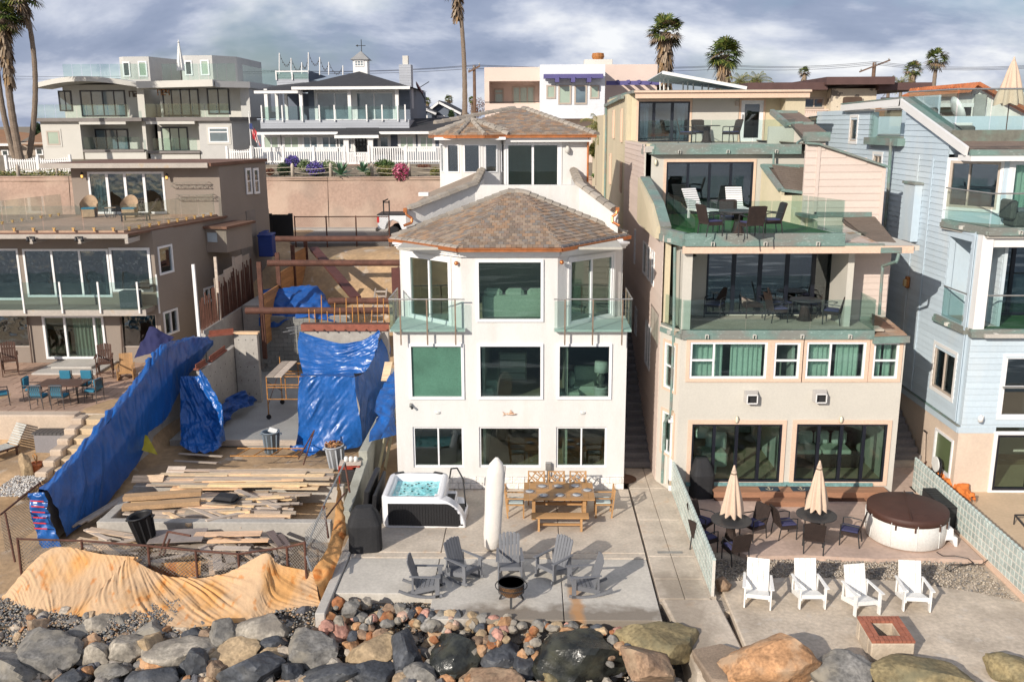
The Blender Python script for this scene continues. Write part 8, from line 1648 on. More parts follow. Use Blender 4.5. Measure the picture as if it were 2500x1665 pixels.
def wchair(lb,cush=navyf,group=None,hh=.95):
    o=thing('wicker_armchair',lb,'armchair',(0,0,0),group);build(MB().ob((0,0,.4),(.54,.52,.07)),'seat',wicker,o);build(MB().ob((0,-.01,.455),(.49,.47,.05)),'cushion',cush,o,bevel=.015)
    build(MB().prism([(-.27,.22,.4),(.27,.22,.4),(.29,.36,hh-.03),(.2,.37,hh),(-.2,.37,hh),(-.29,.36,hh-.03)],(0,.04,.01)),'backrest',wicker,o)
    for s in(-1,1):build(MB().tube((s*.27,-.24,0),(s*.27,-.24,.64),.018),'leg',dk_metal,o);build(MB().tube((s*.26,.3,0),(s*.27,.24,.42),.018),'leg',dk_metal,o);build(MB().path([(s*.27,-.24,.64),(s*.29,-.1,.67),(s*.28,.27,.64)],.018),'armrest',dk_metal,o);build(MB().ob((s*.27,-.02,.36),(.02,.5,.05)),'side_rail',wicker,o)
    return o
def rtable(lb,c,r=.6,h_=.74,m=None,group=None):
    o=thing('round_table',lb,'table',c,group);z=c[2];build(MB().lathe([(r-.02,h_-.04),(r,h_-.03),(r,h_),(.001,h_+.003)],c,32),'table_top',m or mat('dark_glass_top',(.05,.05,.052),.35,.15,12,.2,40),o)
    build(MB().lathe([(.001,0),(.26,.01),(.2,.08),(.13,.4),(.16,h_-.05),(.001,h_-.04)],c,10),'pedestal',wicker,o);return o
def grp(centre,tz,spots,tmpl,names):
    for(a,d_,twist),l in zip(spots,names):
        x,y=centre[0]+d_*math.cos(rad(a)),centre[1]+d_*math.sin(rad(a));dup(tmpl,(x,y,tz),rad(a)-math.pi/2+twist,l)
w0=wchair('dark wicker armchair with navy cushion left of the right hand parasol table',group='wicker chairs on the tan house patio');T1=G('d3',1912,270,.74);T2=G('d4',632,228,.74)
rtable('round black table with parasol on the left of the tan house patio',(T1.x,T1.y,0),.57);rtable('round black table with parasol near the round hot tub',(T2.x,T2.y,0),.57)
w0.location=(T2.x-.85,T2.y+.1,0);w0.rotation_euler.z=rad(100)
grp(T2,0,((75,.85,0),(-110,.85,.1),(-20,.95,-.1)),w0,('dark wicker armchair behind the right hand parasol table','dark wicker armchair showing its brown back in front of the right parasol table','dark wicker armchair right of the right parasol table, next to the round tub'))
grp(T1,0,((30,.85,0),(-150,.95,0),(140,.9,0),(-95,1.1,.4)),w0,('dark wicker armchair right of the left hand parasol table','dark armchair hard against the glass block wall at the left table','dark armchair by the covered barbecue, behind the left table','dark armchair at the near end of the glass block wall'))
closed_umbrella('parasol','left closed beige parasol rising from the left round table',(T1.x+.02,T1.y+.05,0),2.3,beigef,zc=.95,r=.27);closed_umbrella('parasol','right closed beige parasol rising from the right round table',(T2.x,T2.y+.05,0),2.3,beigef,zc=.95,r=.27)
z3=5.46;c=G('b4',545,1145,z3+.7);T3=(c.x,c.y,z3);rtable('round wicker table with glass top on the third floor balcony',T3,.5,.7)
w3=wchair('light woven armchair facing the sea in the middle of the third floor balcony',cush=wicker,group='armchairs on the third floor balcony');c=G('b3',2080,1290,z3);w3.location=(c.x,c.y+.1,z3);w3.rotation_euler.z=.1;w3.children[2].data=w3.children[2].data.copy();w3.children[2].data.materials[0]=mat('light_wicker',(.28,.22,.19),.8,.2,8,.3,60,.5,120)
c=G('b3',1780,1290,z3);dup(w0,(c.x,c.y+.1,z3),-.5,'dark armchair at the left end of the third floor balcony')
grp(T3,z3,((190,.95,.0),(60,.8,0),(-35,.9,.1),(130,.9,0)),w0,('brown wicker armchair left of the balcony table, back turned','armchair behind the third floor balcony table','wicker armchair with navy cushion right of the balcony table','dark armchair in front of the balcony glass doors, left of the table'))
z4=8.43;c=G('b4',40,440,z4+.72);T4=(c.x-.1,c.y,z4);rtable('round glass table on the artificial turf terrace',T4,.6,.72)
grp(T4,z4,((200,.95,0),(-75,.8,0),(5,1.0,0),(95,.8,0)),w0,('dark armchair left of the turf terrace table, pale cushion','dark wicker armchair with its back to the sea on the turf terrace','dark armchair right of the turf terrace table','dark armchair behind the turf terrace table'))
z5=10.93;c=P('a3',1715,1100,40.0);T5=(c.x,40,z5);rtable('round dark table on the top floor deck',T5,.55,.72)
grp(T5,z5,((200,1.0,-.5),(100,.8,0),(-10,1.0,.5)),w0,('dark armchair left of the top floor deck table','dark armchair behind the top floor deck table','dark armchair right of the top floor deck table'))
def chaise(lb,c,rz,m,fm_,z,n=14,group=None):
    o=thing('sun_lounger',lb,'sun lounger',(0,0,0),group);
    for i in range(n):build(MB().ob((0,-.9+i*.085,.34),(.6,.07,.03)),'seat_slat',m,o)
    for i in range(9):build(MB().ob((0,.33+i*.05,.38+i*.075),(.6,.03,.065),-.55),'back_slat',m,o)
    for s in(-1,1):
        build(MB().ob((s*.3,-.3,.31),(.05,1.3,.07)),'side_rail',fm_,o)
        for y in(-.85,.25):build(MB().ob((s*.3,y,.15),(.06,.06,.3)),'leg',fm_,o)
    o.location=(c[0],c[1],z);o.rotation_euler.z=rz;return o
l0=chaise('white slatted lounger on the left of the turf terrace',G('b3',1660,500,z4),.45,white_pt,white_pt,z4,group='white loungers on the turf terrace');c=G('b3',1955,420,z4+.3);dup(l0,(c.x,c.y,z4),0,'white slatted lounger behind the turf terrace table')
sfm=mat('striped_lounger_fabric',(.40,.40,.37),.9,.1,3,rnd=.1);c=G('c1',90,1060,.2);chaise('striped lounger on the sand at the far left below the garden wall',(c.x-.1,c.y-.2),-.5,sfm,dkwood,.15)
def mchair(lb,group):
    o=thing('metal_chair',lb,'dining chair',(0,0,0),group);im=mat('bronze_iron',(.10,.085,.08),.6,.1)
    for s in(-1,1):build(MB().tube((s*.24,-.24,0),(s*.24,-.2,.64),.017),'leg',im,o);build(MB().tube((s*.24,.28,0),(s*.24,.3,.92),.017),'leg',im,o);build(MB().tube((s*.25,-.22,.64),(s*.25,.28,.64),.017),'armrest',im,o)
    mb=MB()
    for k in range(7):mb.path([(-.24+k*.08,.3,.48),(-.24+k*.08+.06,.3,.62),(-.24+k*.08-.04 if k else-.22,.3,.76),(-.2+k*.065,.3,.9)],.012,4)
    mb.tube((-.24,.3,.92),(.24,.3,.92),.017);build(mb,'scroll_back',im,o);build(MB().ob((0,0,.42),(.5,.48,.03)),'seat',im,o);build(MB().ob((0,-.02,.47),(.47,.45,.08)),'seat_cushion',cushb,o,bevel=.02);build(MB().ob((0,.25,.72),(.44,.08,.42),.08),'back_cushion',cushb,o,bevel=.02);return o
c=G('c1',500,505,2.05);zt=1.33;o=thing('patio_table','dark rectangular patio table with a ring of blue cushioned chairs','table',(c.x,c.y,zt));build(MB().ob((c.x,c.y,zt+.72),(1.75,1.05,.04)),'table_top',mat('mosaic_table_top',(.10,.05,.035),.4,.1),o,bevel=.01)
for s in(-1,1):
    for t in(-1,1):build(MB().tube((c.x+s*.7,c.y+t*.35,zt),(c.x+s*.75,c.y+t*.4,zt+.7),.025),'leg',dk_metal,o)
m0=mchair('blue cushioned metal chair at the left end of the patio table','blue cushioned patio chairs');m0.location=(c.x-1.25,c.y+.1,zt);m0.rotation_euler.z=rad(95)
for dx,dy,rz,l in((1.2,-.1,-100,'at the right end of the patio table'),(-.42,.8,0,'behind the patio table on the left'),(.42,.82,0,'behind the patio table on the right'),(-.5,-.85,180,'in front of the patio table on the left'),(.3,-.85,180,'in front of the patio table on the right')):dup(m0,(c.x+dx,c.y+dy,zt),rad(rz),'blue cushioned metal chair '+l)
dup(m0,(G('c1',25,680,1.33).x,G('c1',25,680,1.33).y,zt),rad(120),'metal patio chair cut off at the left edge of the picture')
o=thing('doorstep','pale concrete double step below the sliding door of the grey house','step',G('c1',500,400,1.4));a,b=G('c1',250,445,1.33),G('c1',700,420,1.33);build(MB().box(a.x,b.x+.6,a.y,39.95,1.33,1.42),'step',conc,o,bevel=.02);build(MB().box(a.x+.5,b.x+.1,a.y+.7,39.95,1.42,1.52),'step',conc,o,bevel=.02)
a,b=G('c1',262,910,.9),G('c1',550,910,.9);o=thing('deck_box','grey plastic deck storage box with dark ribbed lid against the garden wall','storage box',((a.x+b.x)/2,a.y,.1));build(MB().box(a.x,b.x,a.y,a.y+.75,.1,.85),'body',mat('grey_resin',(.22,.21,.22),.6,.05),o,bevel=.03)
for i in range(9):x=a.x-.03+(b.x-a.x+.06)*i/9;build(MB().box(x,x+(b.x-a.x+.06)/9-.02,a.y-.04,a.y+.8,.86,.93),'lid_rib',mat('dark_resin',(.075,.07,.07),.6),o)
c=G('c1',300,1220,.1);o=thing('flower_pot','terracotta pot with a bare plant on the sand beside the standing stone','plant pot',c);build(MB().lathe([(.13,0),(.2,.3),(.22,.3),(.22,.36),(.18,.36),(.17,.3),(.001,.3)],c,18),'pot',terr,o);build(MB().path([c+V(0,0,.3),c+V(.05,0,.6),c+V(-.04,0,.7)],.02),'stem',rust_lt,o);build(MB().path([c+V(0,0,.4),c+V(-.1,0,.65)],.015),'stem',rust_lt,o)
rat=mat('rattan',(.40,.28,.18),.8,.15,6,.2,50,.4,90);zt=7.44
def tubchair(lb,group):
    o=thing('rattan_chair',lb,'armchair',(0,0,0),group);mb=MB();mb.grid(lambda s,t:(.36*math.cos(rad(-20+220*s))*(1+.15*t),.32*math.sin(rad(-20+220*s))*(1+.2*t),.0+t*(.62+.42*math.sin(s*math.pi)**2)),18,6);build(mb,'shell',rat,o,smooth=True);build(MB().ob((0,-.02,.42),(.6,.52,.08)),'cushion',cushb,o,bevel=.02);build(MB().ob((0,-.05,.2),(.58,.5,.36)),'base',rat,o);return o
t0_=tubchair('rattan tub chair left of the penthouse doors on the roof terrace','rattan chairs on the roof terrace');c=G('b1',718,490,zt);t0_.location=(c.x,c.y,zt);t0_.rotation_euler.z=.2;c=G('b1',1040,490,zt);dup(t0_,(c.x,c.y,zt),.1,'rattan tub chair in front of the middle of the penthouse doors')
c=G('b1',885,495,zt);o=thing('wire_side_table','round wire side table between the two rattan chairs','table',c);build(MB().lathe([(.26,.46),(.27,.48),(.001,.49)],c,18),'table_top',rat,o)
for k in range(10):a=k*.628;build(MB().path([c+V(.2*math.cos(a),.2*math.sin(a),0),c+V(.28*math.cos(a),.28*math.sin(a),.24),c+V(.24*math.cos(a),.24*math.sin(a),.46)],.012,4),'wire',dk_metal,o)
c=G('b1',1140,520,zt);chaise('dark low metal lounger on the roof terrace of the grey house',(c.x,c.y),rad(-80),dk_metal,dk_metal,zt,10)
c=P('c4',1600,1170,29.2);c.x=13.62;o=thing('hose_reel','coiled black garden hose on a white disc reel on the beige wall','hose reel',c);mb=MB()
for k in range(5):
    K_=[(13.55-.02*k,c.y+.24*(1+.06*k)*math.cos(2*math.pi*t/18),c.z-.05*k+.3*(1+.06*k)*math.sin(2*math.pi*t/18))for t in range(19)];mb.path(K_,.017,5)
build(mb,'hose',blackp,o);build(MB().lathe([(.001,0),(.26,.01),(.26,.04),(.001,.05)],(0,0,0),20).xf(Matrix.Translation((13.42,c.y,c.z+.08))@Matrix.Rotation(rad(90),4,'Y')),'disc',cur_wh,o)
o=thing('shovel','long handled shovel leaning on the beige wall beside the hose reel','shovel',G('c4',1500,1180,0));a=G('c4',1490,1190,0);b=V(13.6,30.6,1.35);build(MB().tube(a+V(0,0,.2),b,.02),'handle',wood_lt,o);build(MB().ob(a+V(0,0,.12),(.22,.03,.3),.2,0,.8),'blade',rust,o);build(MB().ob(b,(.04,.14,.05)),'grip',blackp,o)
orn=mat('orange_fabric',(.62,.18,.04),.8,.1,4);c0,c1=G('c4',1600,1270,.1),G('c4',1860,1450,.1);o=thing('beach_float','crumpled orange inflatable lying along the grey glass block wall','inflatable',c0);c0.x=max(c0.x,12.85);c1.x=max(c1.x,12.85);cloth(o,'fabric',[[c0+V(0,0,.02),c0.lerp(c1,.5)+V(-.05,0,.02),c1+V(0,0,.02)],[c0+V(.15,.1,.3),c0.lerp(c1,.5)+V(.15,0,.2),c1+V(.1,0,.15)],[c0+V(.3,.1,.02),c0.lerp(c1,.5)+V(.35,0,.02),c1+V(.2,0,.02)]],40,16,orn,.15,3,4)
K_=[G('d4',x,y,.02)for x,y in((1590,530),(1640,560),(1740,560),(1840,580),(1880,615),(1820,630),(1740,650),(1700,685),(1655,660),(1690,630),(1800,628),(1950,628),(2000,590))];build(MB().path(K_,.012,5),'cable',blackp,label='black power cable looping over the pebbles between the round tub and the outlet',cat='cable')
c=G('d4',2030,600,0);o=thing('power_outlet','white outlet box with black plug on a short post by the grey block wall','outlet',c);build(MB().ob(c+V(0,0,.25),(.14,.1,.5)),'post',blackp,o);build(MB().ob(c+V(-.05,-.04,.42),(.1,.1,.16)),'cover',white_pt,o)
o=thing('chaise_corner','dark metal lounger frame just entering the sandy yard at the right edge','sun lounger',G('d4',2250,250,0));build(MB().path([G('d4',2215,235,.3),G('d4',2300,235,.3)],.03),'rail',dk_metal,o);build(MB().path([G('d4',2215,235,.3),G('d4',2300,335,.3)],.03),'rail',dk_metal,o);build(MB().tube(G('d4',2215,235,.3),G('d4',2215,235,.3)-V(0,0,.3),.02),'leg',dk_metal,o)
ex=mat('dark_floor',(.03,.03,.03));c=G('c4',1350,1000,.5);o=thing('side_stairs','short concrete stairs between the tan house and the blue house with a yellow nosing','stairs',(12.6,31,0))
for i in range(12):build(MB().box(11.7,13.7,30.6+i*.32,31+i*.32+.6,-.1,.17*(i+1)),'step',stairm if i else conc_dk,o)
build(MB().box(11.9,12.9,31.83,31.9,.84,.87),'nosing',ysm,o)
# boulders, pebbles, planting
def hexc(*c):return c
RM={}
for k,c,st_,ru in(('grey',(.19,.18,.165),(.28,.25,.2),.85),('pale',(.31,.275,.225),(.17,.15,.13),.88),('slate',(.055,.06,.07),(.12,.12,.12),.6),('tan',(.38,.28,.17),(.30,.22,.14),.85),('orange',(.40,.22,.11),(.46,.33,.22),.85),('brown',(.26,.17,.11),(.36,.27,.18),.8),('pink',(.42,.22,.17),(.55,.40,.30),.8),('wet',(.022,.024,.022),(.07,.07,.05),.25),('olive',(.24,.19,.10),(.14,.13,.08),.8),('rust',(.30,.12,.05),(.42,.25,.12),.8)):
    RM[k]=mat(k+'_boulder_rock',c,ru,.35,1.6,.32,12,1.0,5,rnd=.1,stain=[(1.7,.48,.66,st_,.75),(6,.6,.68,tuple(x*.4 for x in c),.6)])
def rmesh(seed,sub):
    r_=random.Random(seed);bm=bmesh.new();bmesh.ops.create_icosphere(bm,subdivisions=sub,radius=1)
    pl=[]
    for _ in range(15):
        v=Vector((r_.gauss(0,1),r_.gauss(0,1),r_.gauss(0,1))).normalized();pl.append((v,r_.uniform(.62,.98)))
    for v in bm.verts:
        d=v.co.normalized();t=min([h/max(d.dot(n_),.15)for n_,h in pl]+[1.25])
        v.co=d*(t*.93+.07)*(1+.09*noise.noise(d*2.2+Vector((seed,0,0)))+.035*noise.noise(d*7+Vector((seed,0,0))))
    me=bpy.data.meshes.new('boulder');bm.to_mesh(me);bm.free();me.polygons.foreach_set('use_smooth',[True]*len(me.polygons));me.set_sharp_from_angle(angle=rad(24));return me
RK=[rmesh(i*7+1,4)for i in range(9)];RKS=[rmesh(i*5+2,2)for i in range(6)];RC={}
def rock(r,x,y,hw,hh,m,lb=None,i=0,z=None,group=None,small=False):
    px,py=q(r,x,y);zc=(-.38-max(0,(py-1500))/165*.42)if z is None else z
    c=G(None,px,py,zc);sc_=(c-CO).length/F/3.267;w_,h_=hw*sc_,hh*sc_
    k=(i%(6 if small else 9),m,small)
    if k not in RC:me=(RKS if small else RK)[k[0]].copy();me.materials.append(RM[m]);RC[k]=me
    o=bpy.data.objects.new('boulder' if not small else 'stone',RC[k]);C.objects.link(o);o.location=c
    o.scale=(w_*1.1,(w_+h_)*.58,h_*1.12);o.rotation_euler=((i*37%10-5)*.05,(i*53%10-5)*.04,(i*71%63)*.1 if small else(i*71%7-3)*.12)
    o['label']=lb;o['category']='boulder' if not small else 'stone'
    if group:o['group']=group
BO=[('d1',80,1480,250,100,'grey','blue grey flat topped boulder cut off by the lower left corner'),('d1',380,1330,240,150,'grey','very large grey boulder with dark front face below the pebble bank at left'),('d1',320,1140,80,70,'brown','brownish boulder at the right edge of the left pebble bank'),('d1',75,1350,80,60,'pale','rounded grey boulder left of the very large left boulder'),('d1',600,1180,100,45,'grey','low dark grey boulder under the left edge of the pale cloth'),
 ('d1',810,1115,120,70,'pale','pale grey boulder touching the hem of the pale cloth'),('d1',990,1105,80,48,'grey','blue grey rounded boulder touching the cloth hem, right of the pale one'),('d1',1185,1175,130,60,'grey','long low grey boulder below the middle of the cloth hem'),('d1',725,1270,60,55,'orange','rusty orange rounded rock wedged left of centre in the left rock field'),('d1',805,1370,95,85,'pale','blocky pale grey boulder right of the very large left boulder'),
 ('d1',1010,1310,145,115,'pale','angular pale grey boulder pointing down right in the left rock field'),('d1',1225,1290,105,105,'tan','tilted tan block in the middle of the left rock field'),('d1',1470,1310,220,95,'pale','large flat beige grey boulder right of the tilted tan block'),('d1',1545,1185,80,48,'slate','dark rounded boulder under the orange stained cloth'),('d1',1550,1125,85,40,'tan','tan boulder tucked under the low point of the cloth hem'),
 ('d1',1785,1215,115,100,'grey','steep angular grey boulder left of the big slab like one'),('d1',2090,1170,200,105,'pale','big light grey slab shaped boulder rising to the right under the cloth corner'),('d1',1860,1360,200,65,'tan','long flat beige boulder below the big light grey slab'),('d1',1605,1440,80,125,'slate','upright dark grey boulder at the bottom, right of the beige rubble'),('d1',1715,1475,80,80,'brown','brown triangular boulder at the bottom beside the upright dark one'),
 ('d1',2060,1470,240,115,'slate','broad dark slate boulder at the bottom under the long flat beige one'),('d1',900,1480,95,60,'grey','small blue grey boulder near the bottom, left of the dark slab'),('d1',1210,1545,180,75,'slate','dark slate boulder cut by the bottom edge below the beige rubble'),('d1',1495,1430,55,52,'slate','small dark rock left of the upright dark boulder'),('d1',1230,1425,115,45,'orange','orange beige rubble rock between the tilted tan block and the bottom edge'),
 ('d1',560,1545,90,50,'slate','dark rock cut by the bottom edge right of the corner boulder'),('d1',2185,1335,95,42,'tan','small beige rock on top of the broad dark slate boulder'),('d1',2190,1270,100,60,'slate','dark wedge boulder under the light grey slab shaped one'),('d2',520,1300,200,135,'grey','large cracked grey brown boulder below the kerb end of the patio'),('d2',385,1500,95,85,'slate','dark block boulder at the bottom below the cracked one, left'),
 ('d2',700,1505,195,85,'slate','dark slate boulder at the bottom between two lighter ones'),('d2',1005,1345,185,120,'tan','large smooth rounded tan boulder below the pebble patch'),('d2',1025,1490,155,85,'slate','dark boulder at the bottom in front of the smooth tan one'),('d2',1260,1390,115,160,'slate','tall dark slate boulder with lit side, right of the smooth tan one'),('d2',1665,1400,215,150,'wet','large wet glossy black green boulder below the patio centre'),
 ('d2',2010,1385,160,115,'slate','dark grey boulder right of the wet glossy one'),('d2',1430,1525,125,80,'grey','grey boulder at the bottom left of the wet glossy one'),('d2',1910,1560,250,75,'brown','wide brown boulder cut by the bottom edge below the wet glossy one'),('d2',860,1290,70,62,'orange','small orange rock beside the smooth rounded tan boulder'),('d2',1115,1060,100,75,'tan','cream yellow faceted boulder lying against the patio corner'),
 ('d2',840,985,70,62,'grey','grey leaning slab stone at the left patio corner'),('d2',960,930,42,40,'pale','pale round stone resting on the patio edge'),('d2',965,1160,70,62,'tan','tan brown boulder below the cream yellow faceted one'),('d2',1435,1110,80,62,'tan','beige boulder against the patio edge left of centre'),('d2',1512,1200,72,52,'orange','orange rock below the beige boulder at the patio edge'),
 ('d2',1650,1190,68,58,'grey','greenish grey angular rock right of the orange one'),('d2',1800,1160,88,55,'pale','flat grey brown rock below the middle of the patio edge'),('d2',1920,1170,58,66,'rust','rust red rock right of the flat grey brown one'),('d2',2030,1180,58,52,'tan','tan rock right of the rust red one'),('d2',1545,1095,55,62,'grey','grey rock leaning on the patio edge beside the crack'),
 ('d2',650,1150,66,62,'pink','leftmost pink crumbly rock near the kerb end'),('d2',765,1190,70,75,'pink','middle pink crumbly rock below the kerb end'),('d2',850,1075,66,56,'pink','rightmost pink crumbly rock below the patio corner'),('d2',2140,1230,70,44,'pale','whitish pink rock near the bottom right of the rubble band'),('d3',745,1385,310,205,'wet','huge black boulder with yellowish hollow at the bottom centre right'),
 ('d3',1310,1255,290,145,'olive','very large ochre flat boulder next to the concrete ramp'),('d3',1280,1440,210,115,'brown','brown grey boulder below the very large ochre one'),('d3',1010,1205,66,64,'orange','orange white rock left of the very large ochre boulder'),('d3',462,1140,74,46,'tan','yellow tan rock at the patio edge near the joint'),('d3',330,1110,95,62,'slate','dark grey boulder at the patio edge left of the yellow tan rock'),
 ('d3',310,1212,48,38,'rust','small rust coloured round rock in the rubble band'),('d3',408,1217,52,42,'grey','small grey round rock right of the rust coloured round one'),('d3',185,1228,68,44,'pale','cream rock left of the small rust coloured round one'),('d3',382,1440,68,92,'orange','tall orange white rock left of the huge black boulder'),('d3',255,1450,95,115,'slate','slate boulder left of the tall orange white rock'),
 ('d3',480,1525,100,55,'olive','olive boulder cut by the bottom edge beside the huge black one'),('d3',80,1390,120,115,'slate','smooth dark boulder between the wet one and the slate one'),('d3',572,1165,34,42,'rust','little rust orange stone standing at the patio edge'),('d3',642,1162,44,42,'tan','little beige stone right of the rust orange one at the patio edge'),('d3',1850,800,56,48,'brown','brown rock at the seaward end of the glass block wall'),
 ('d4',260,1430,330,170,'orange','very large orange brown boulder on the cracked concrete by the ramp'),('d4',830,1500,220,95,'grey','smooth grey tan boulder at the bottom below the brick fire pit'),('d4',1560,1530,330,95,'olive','wide olive brown boulder cut by the bottom edge at right'),('d4',2220,1490,180,120,'olive','dark olive boulder filling the lower right corner')]
for i,(r,x,y,hw,hh,m,lb)in enumerate(BO):rock(r,x,y,hw,hh,m,lb,i,z=(.05 if 'd4'==r or y<1000 else(-.2 if r=='d3' and x>1100 else None)))
rr=random.Random(77)
keys=['tan','orange','grey','pale','brown','slate','rust','grey','pale','pink']
AN=((250,'below the left end of the pale cloth'),(500,'below the middle of the long cloth'),(780,'below the cloth corner'),(950,'at the kerb end of the patio'),(1100,'seaward of the leftmost rocking chair'),(1230,'seaward of the round fire bowl'),(1350,'seaward of the patio joint'),(1480,'seaward of the rust stain'),(9999,'beside the big ochre boulder'))
for i in range(300):
    k='aabac'[i%5];px=(rr.uniform(790,1060)if rr.random()<.36 else rr.uniform(1060,1540))if k=='a' else(rr.uniform(0,780)if k=='b' else rr.uniform(100,1650));py=rr.uniform(1478,1590)if k=='a' else(rr.uniform(1530,1600)if k=='b' else rr.uniform(1600,1665))
    if k=='a':yl=1466+max(0,px-820)*.1;py=yl+4+rr.random()**1.6*85
    if k=='b':py=rr.uniform(1505+max(0,300-px)*.1,1600)
    kc=keys[rr.randrange(10)]if k!='c' else rr.choice(('slate','grey','brown','slate'));sz_=rr.uniform(18,40)if k!='a' else rr.uniform(24,58)
    an=next(a_[1]for a_ in AN if px<a_[0]);rock(None,px,py,sz_,sz_*rr.uniform(.65,.95),kc,('small ' if sz_<32 else 'larger ')+kc.replace('pale','pale grey')+' stone '+{'a':'','b':'between boulders ','c':'at the bottom edge '}[k]+an,i,z=(-.06-max(0,py-yl-8)/100*.4)if k=='a' else-.5-(py-1500)/165*.5,group={'a':'small stones along the patio edge','b':'small stones in the left rock field','c':'small stones between the bottom boulders'}[k],small=True)
rst=mat('mixed_rubble',(.2,.2,.2),.85,.3,3,.25,12,.6,12,island=1,isl_cols=[(.22,.2,.18),(.38,.28,.18),(.30,.27,.23),(.10,.10,.11),(.34,.18,.09),(.17,.16,.15),(.42,.36,.29),(.27,.19,.13)]);mb=MB()
for i in range(620):
    px,py=rr.uniform(-10,1650),1495+rr.random()*185;py+=max(0,(px-800)*.04)
    if px>1560 and py<1560:continue
    c=G(None,px,py,-.42-(py-1500)/165*.42);me=RKS[i%6];s=rr.uniform(.06,.24);M=Matrix.Translation(c)@Matrix.Rotation(rr.uniform(0,6),4,'Z')@Matrix.Rotation(rr.uniform(0,3),4,'X')@Matrix.Diagonal((s*rr.uniform(.8,1.6),s,s*rr.uniform(.6,1),1));mb.add([M@v.co for v in me.vertices],[tuple(p_.vertices)for p_ in me.polygons])
build(mb,'rubble',rst,kind='stuff')
shore=mat('dark_wet_gravel',(.07,.06,.05),.9,.3,4,.3,20,.9,14)
sm_=MB();sm_.v=[(-19+i*.4,14.5+j*.35,gh(-19+i*.4,14.5+j*.35)+.05)for j in range(21)for i in range(66)];sm_.f=[(j*66+i,j*66+i+1,(j+1)*66+i+1,(j+1)*66+i)for j in range(20)for i in range(65)]
build(sm_,'shore',shore,smooth=True,kind='structure')
peb=mat('beach_pebbles',(.2,.2,.2),.75,.1,4,0,10,isl_cols=[(.16,.15,.14),(.30,.25,.19),(.08,.085,.09),(.42,.36,.29),(.22,.19,.16),(.12,.12,.13),(.34,.22,.13),(.19,.2,.2)],island=1)
OCT=[(1,0,0),(0,1,0),(-1,0,0),(0,-1,0),(0,0,1),(0,0,-1)];OF=[(0,1,4),(1,2,4),(2,3,4),(3,0,4),(1,0,5),(2,1,5),(3,2,5),(0,3,5)]
def pebbles(name,n,fn,s0,s1,m):
    mb=MB()
    for _ in range(n):
        x,y,z=fn();s=rr.uniform(s0,s1);a=rr.uniform(0,3.1);ca,sa=math.cos(a),math.sin(a);b=rr.uniform(.6,1);k=len(mb.v)
        for p in OCT:
            X,Y,Z=p[0]*s,p[1]*s*b,p[2]*s*.6;mb.v.append((x+X*ca-Y*sa,y+X*sa+Y*ca,z+Z))
        mb.f+=[tuple(k+i for i in f_)for f_ in OF]
    o=build(mb,name,m,smooth=True,kind='stuff');return o
def pf(x0,x1,y0,y1,dz=.02):
    def f_():x,y=rr.uniform(x0,x1),rr.uniform(y0,y1);return x,y,gh(x,y)+dz
    return f_
pebbles('pebbles',14000,pf(-17,3.2,17.8,21.4,.12),.025,.06,peb)
pebbles('pebbles',5000,pf(-18,-9.0,19.8,21.6,.13),.03,.06,peb)
def pf2():
    t=rr.random();x=4.9+7.4*t;y0=22.55 if x<9.5 else 22.5-(x-9.5)*.4;return x,rr.uniform(y0,23.75),-.12+rr.random()*.04
pebl=mat('pale_pebbles',(.3,.3,.3),.75,.1,4,0,10,isl_cols=[(.36,.31,.26),(.45,.38,.30),(.20,.19,.18),(.52,.45,.37),(.30,.25,.2)],island=1);pebbles('pebble_strip',4500,pf2,.02,.045,pebl);wsh=mat('shell_and_pebble_mulch',(.5,.48,.45),.6,island=1,isl_cols=[(.6,.58,.55),(.3,.28,.26),(.7,.66,.6),(.15,.14,.14)])
def pf3():c=G('c1',rr.uniform(10,280),1330,.15);return c.x,c.y+rr.uniform(-.9,.9),.17
pebbles('shell_mulch',1500,pf3,.02,.05,wsh)
c=G('c1',225,1250,.1);o=bpy.data.objects.new('standing_stone',RK[2].copy());o.data.materials.append(RM['tan']);C.objects.link(o);o.location=(c.x,c.y,.45);o.scale=(.25,.16,.5);o['label']='upright sandy stone slab beside the terracotta pot';o['category']='stone'
def leafy(mb,c,rx,ry,rz,n,s,up=0.0):
    for _ in range(n):
        d=Vector((rr.gauss(0,1),rr.gauss(0,1),rr.gauss(0,1))).normalized();t=rr.random()**.35;p=Vector(c)+Vector((d.x*rx,d.y*ry,d.z*rz))*t*(1+.18*noise.noise(d*2.5+Vector(c)))
        a=Vector((rr.gauss(0,1),rr.gauss(0,1),rr.gauss(0,1)+up)).normalized();b=a.orthogonal().normalized();L_=s*rr.uniform(.6,1.3)
        mb.add([p-b*L_*.3,p+a*L_,p+b*L_*.3,p-a*L_*.5],[(0,1,2,3)])
LM={}
def lm(k,cols):return mat(k,cols[0],.7,.1,3,0,10,island=1,isl_cols=cols)
gg=lm('green_foliage',[(.05,.10,.025),(.08,.15,.03),(.03,.06,.02),(.12,.18,.05)]);yg=lm('yellow_green_foliage',[(.22,.20,.06),(.14,.17,.04),(.30,.24,.09),(.08,.11,.03)]);vio=lm('violet_flowers',[(.14,.09,.38),(.20,.14,.5),(.05,.08,.03),(.10,.07,.3)]);pnk=lm('pink_flowers',[(.60,.10,.22),(.75,.25,.35),(.45,.05,.14),(.06,.10,.03)]);wf=lm('white_flower_shrub',[(.45,.48,.34),(.10,.17,.05),(.3,.36,.16),(.06,.1,.03)]);dg=lm('dark_green_foliage',[(.025,.05,.02),(.045,.08,.025),(.015,.03,.012)]);rd=lm('reddish_foliage',[(.20,.07,.05),(.12,.05,.04),(.28,.15,.08)])
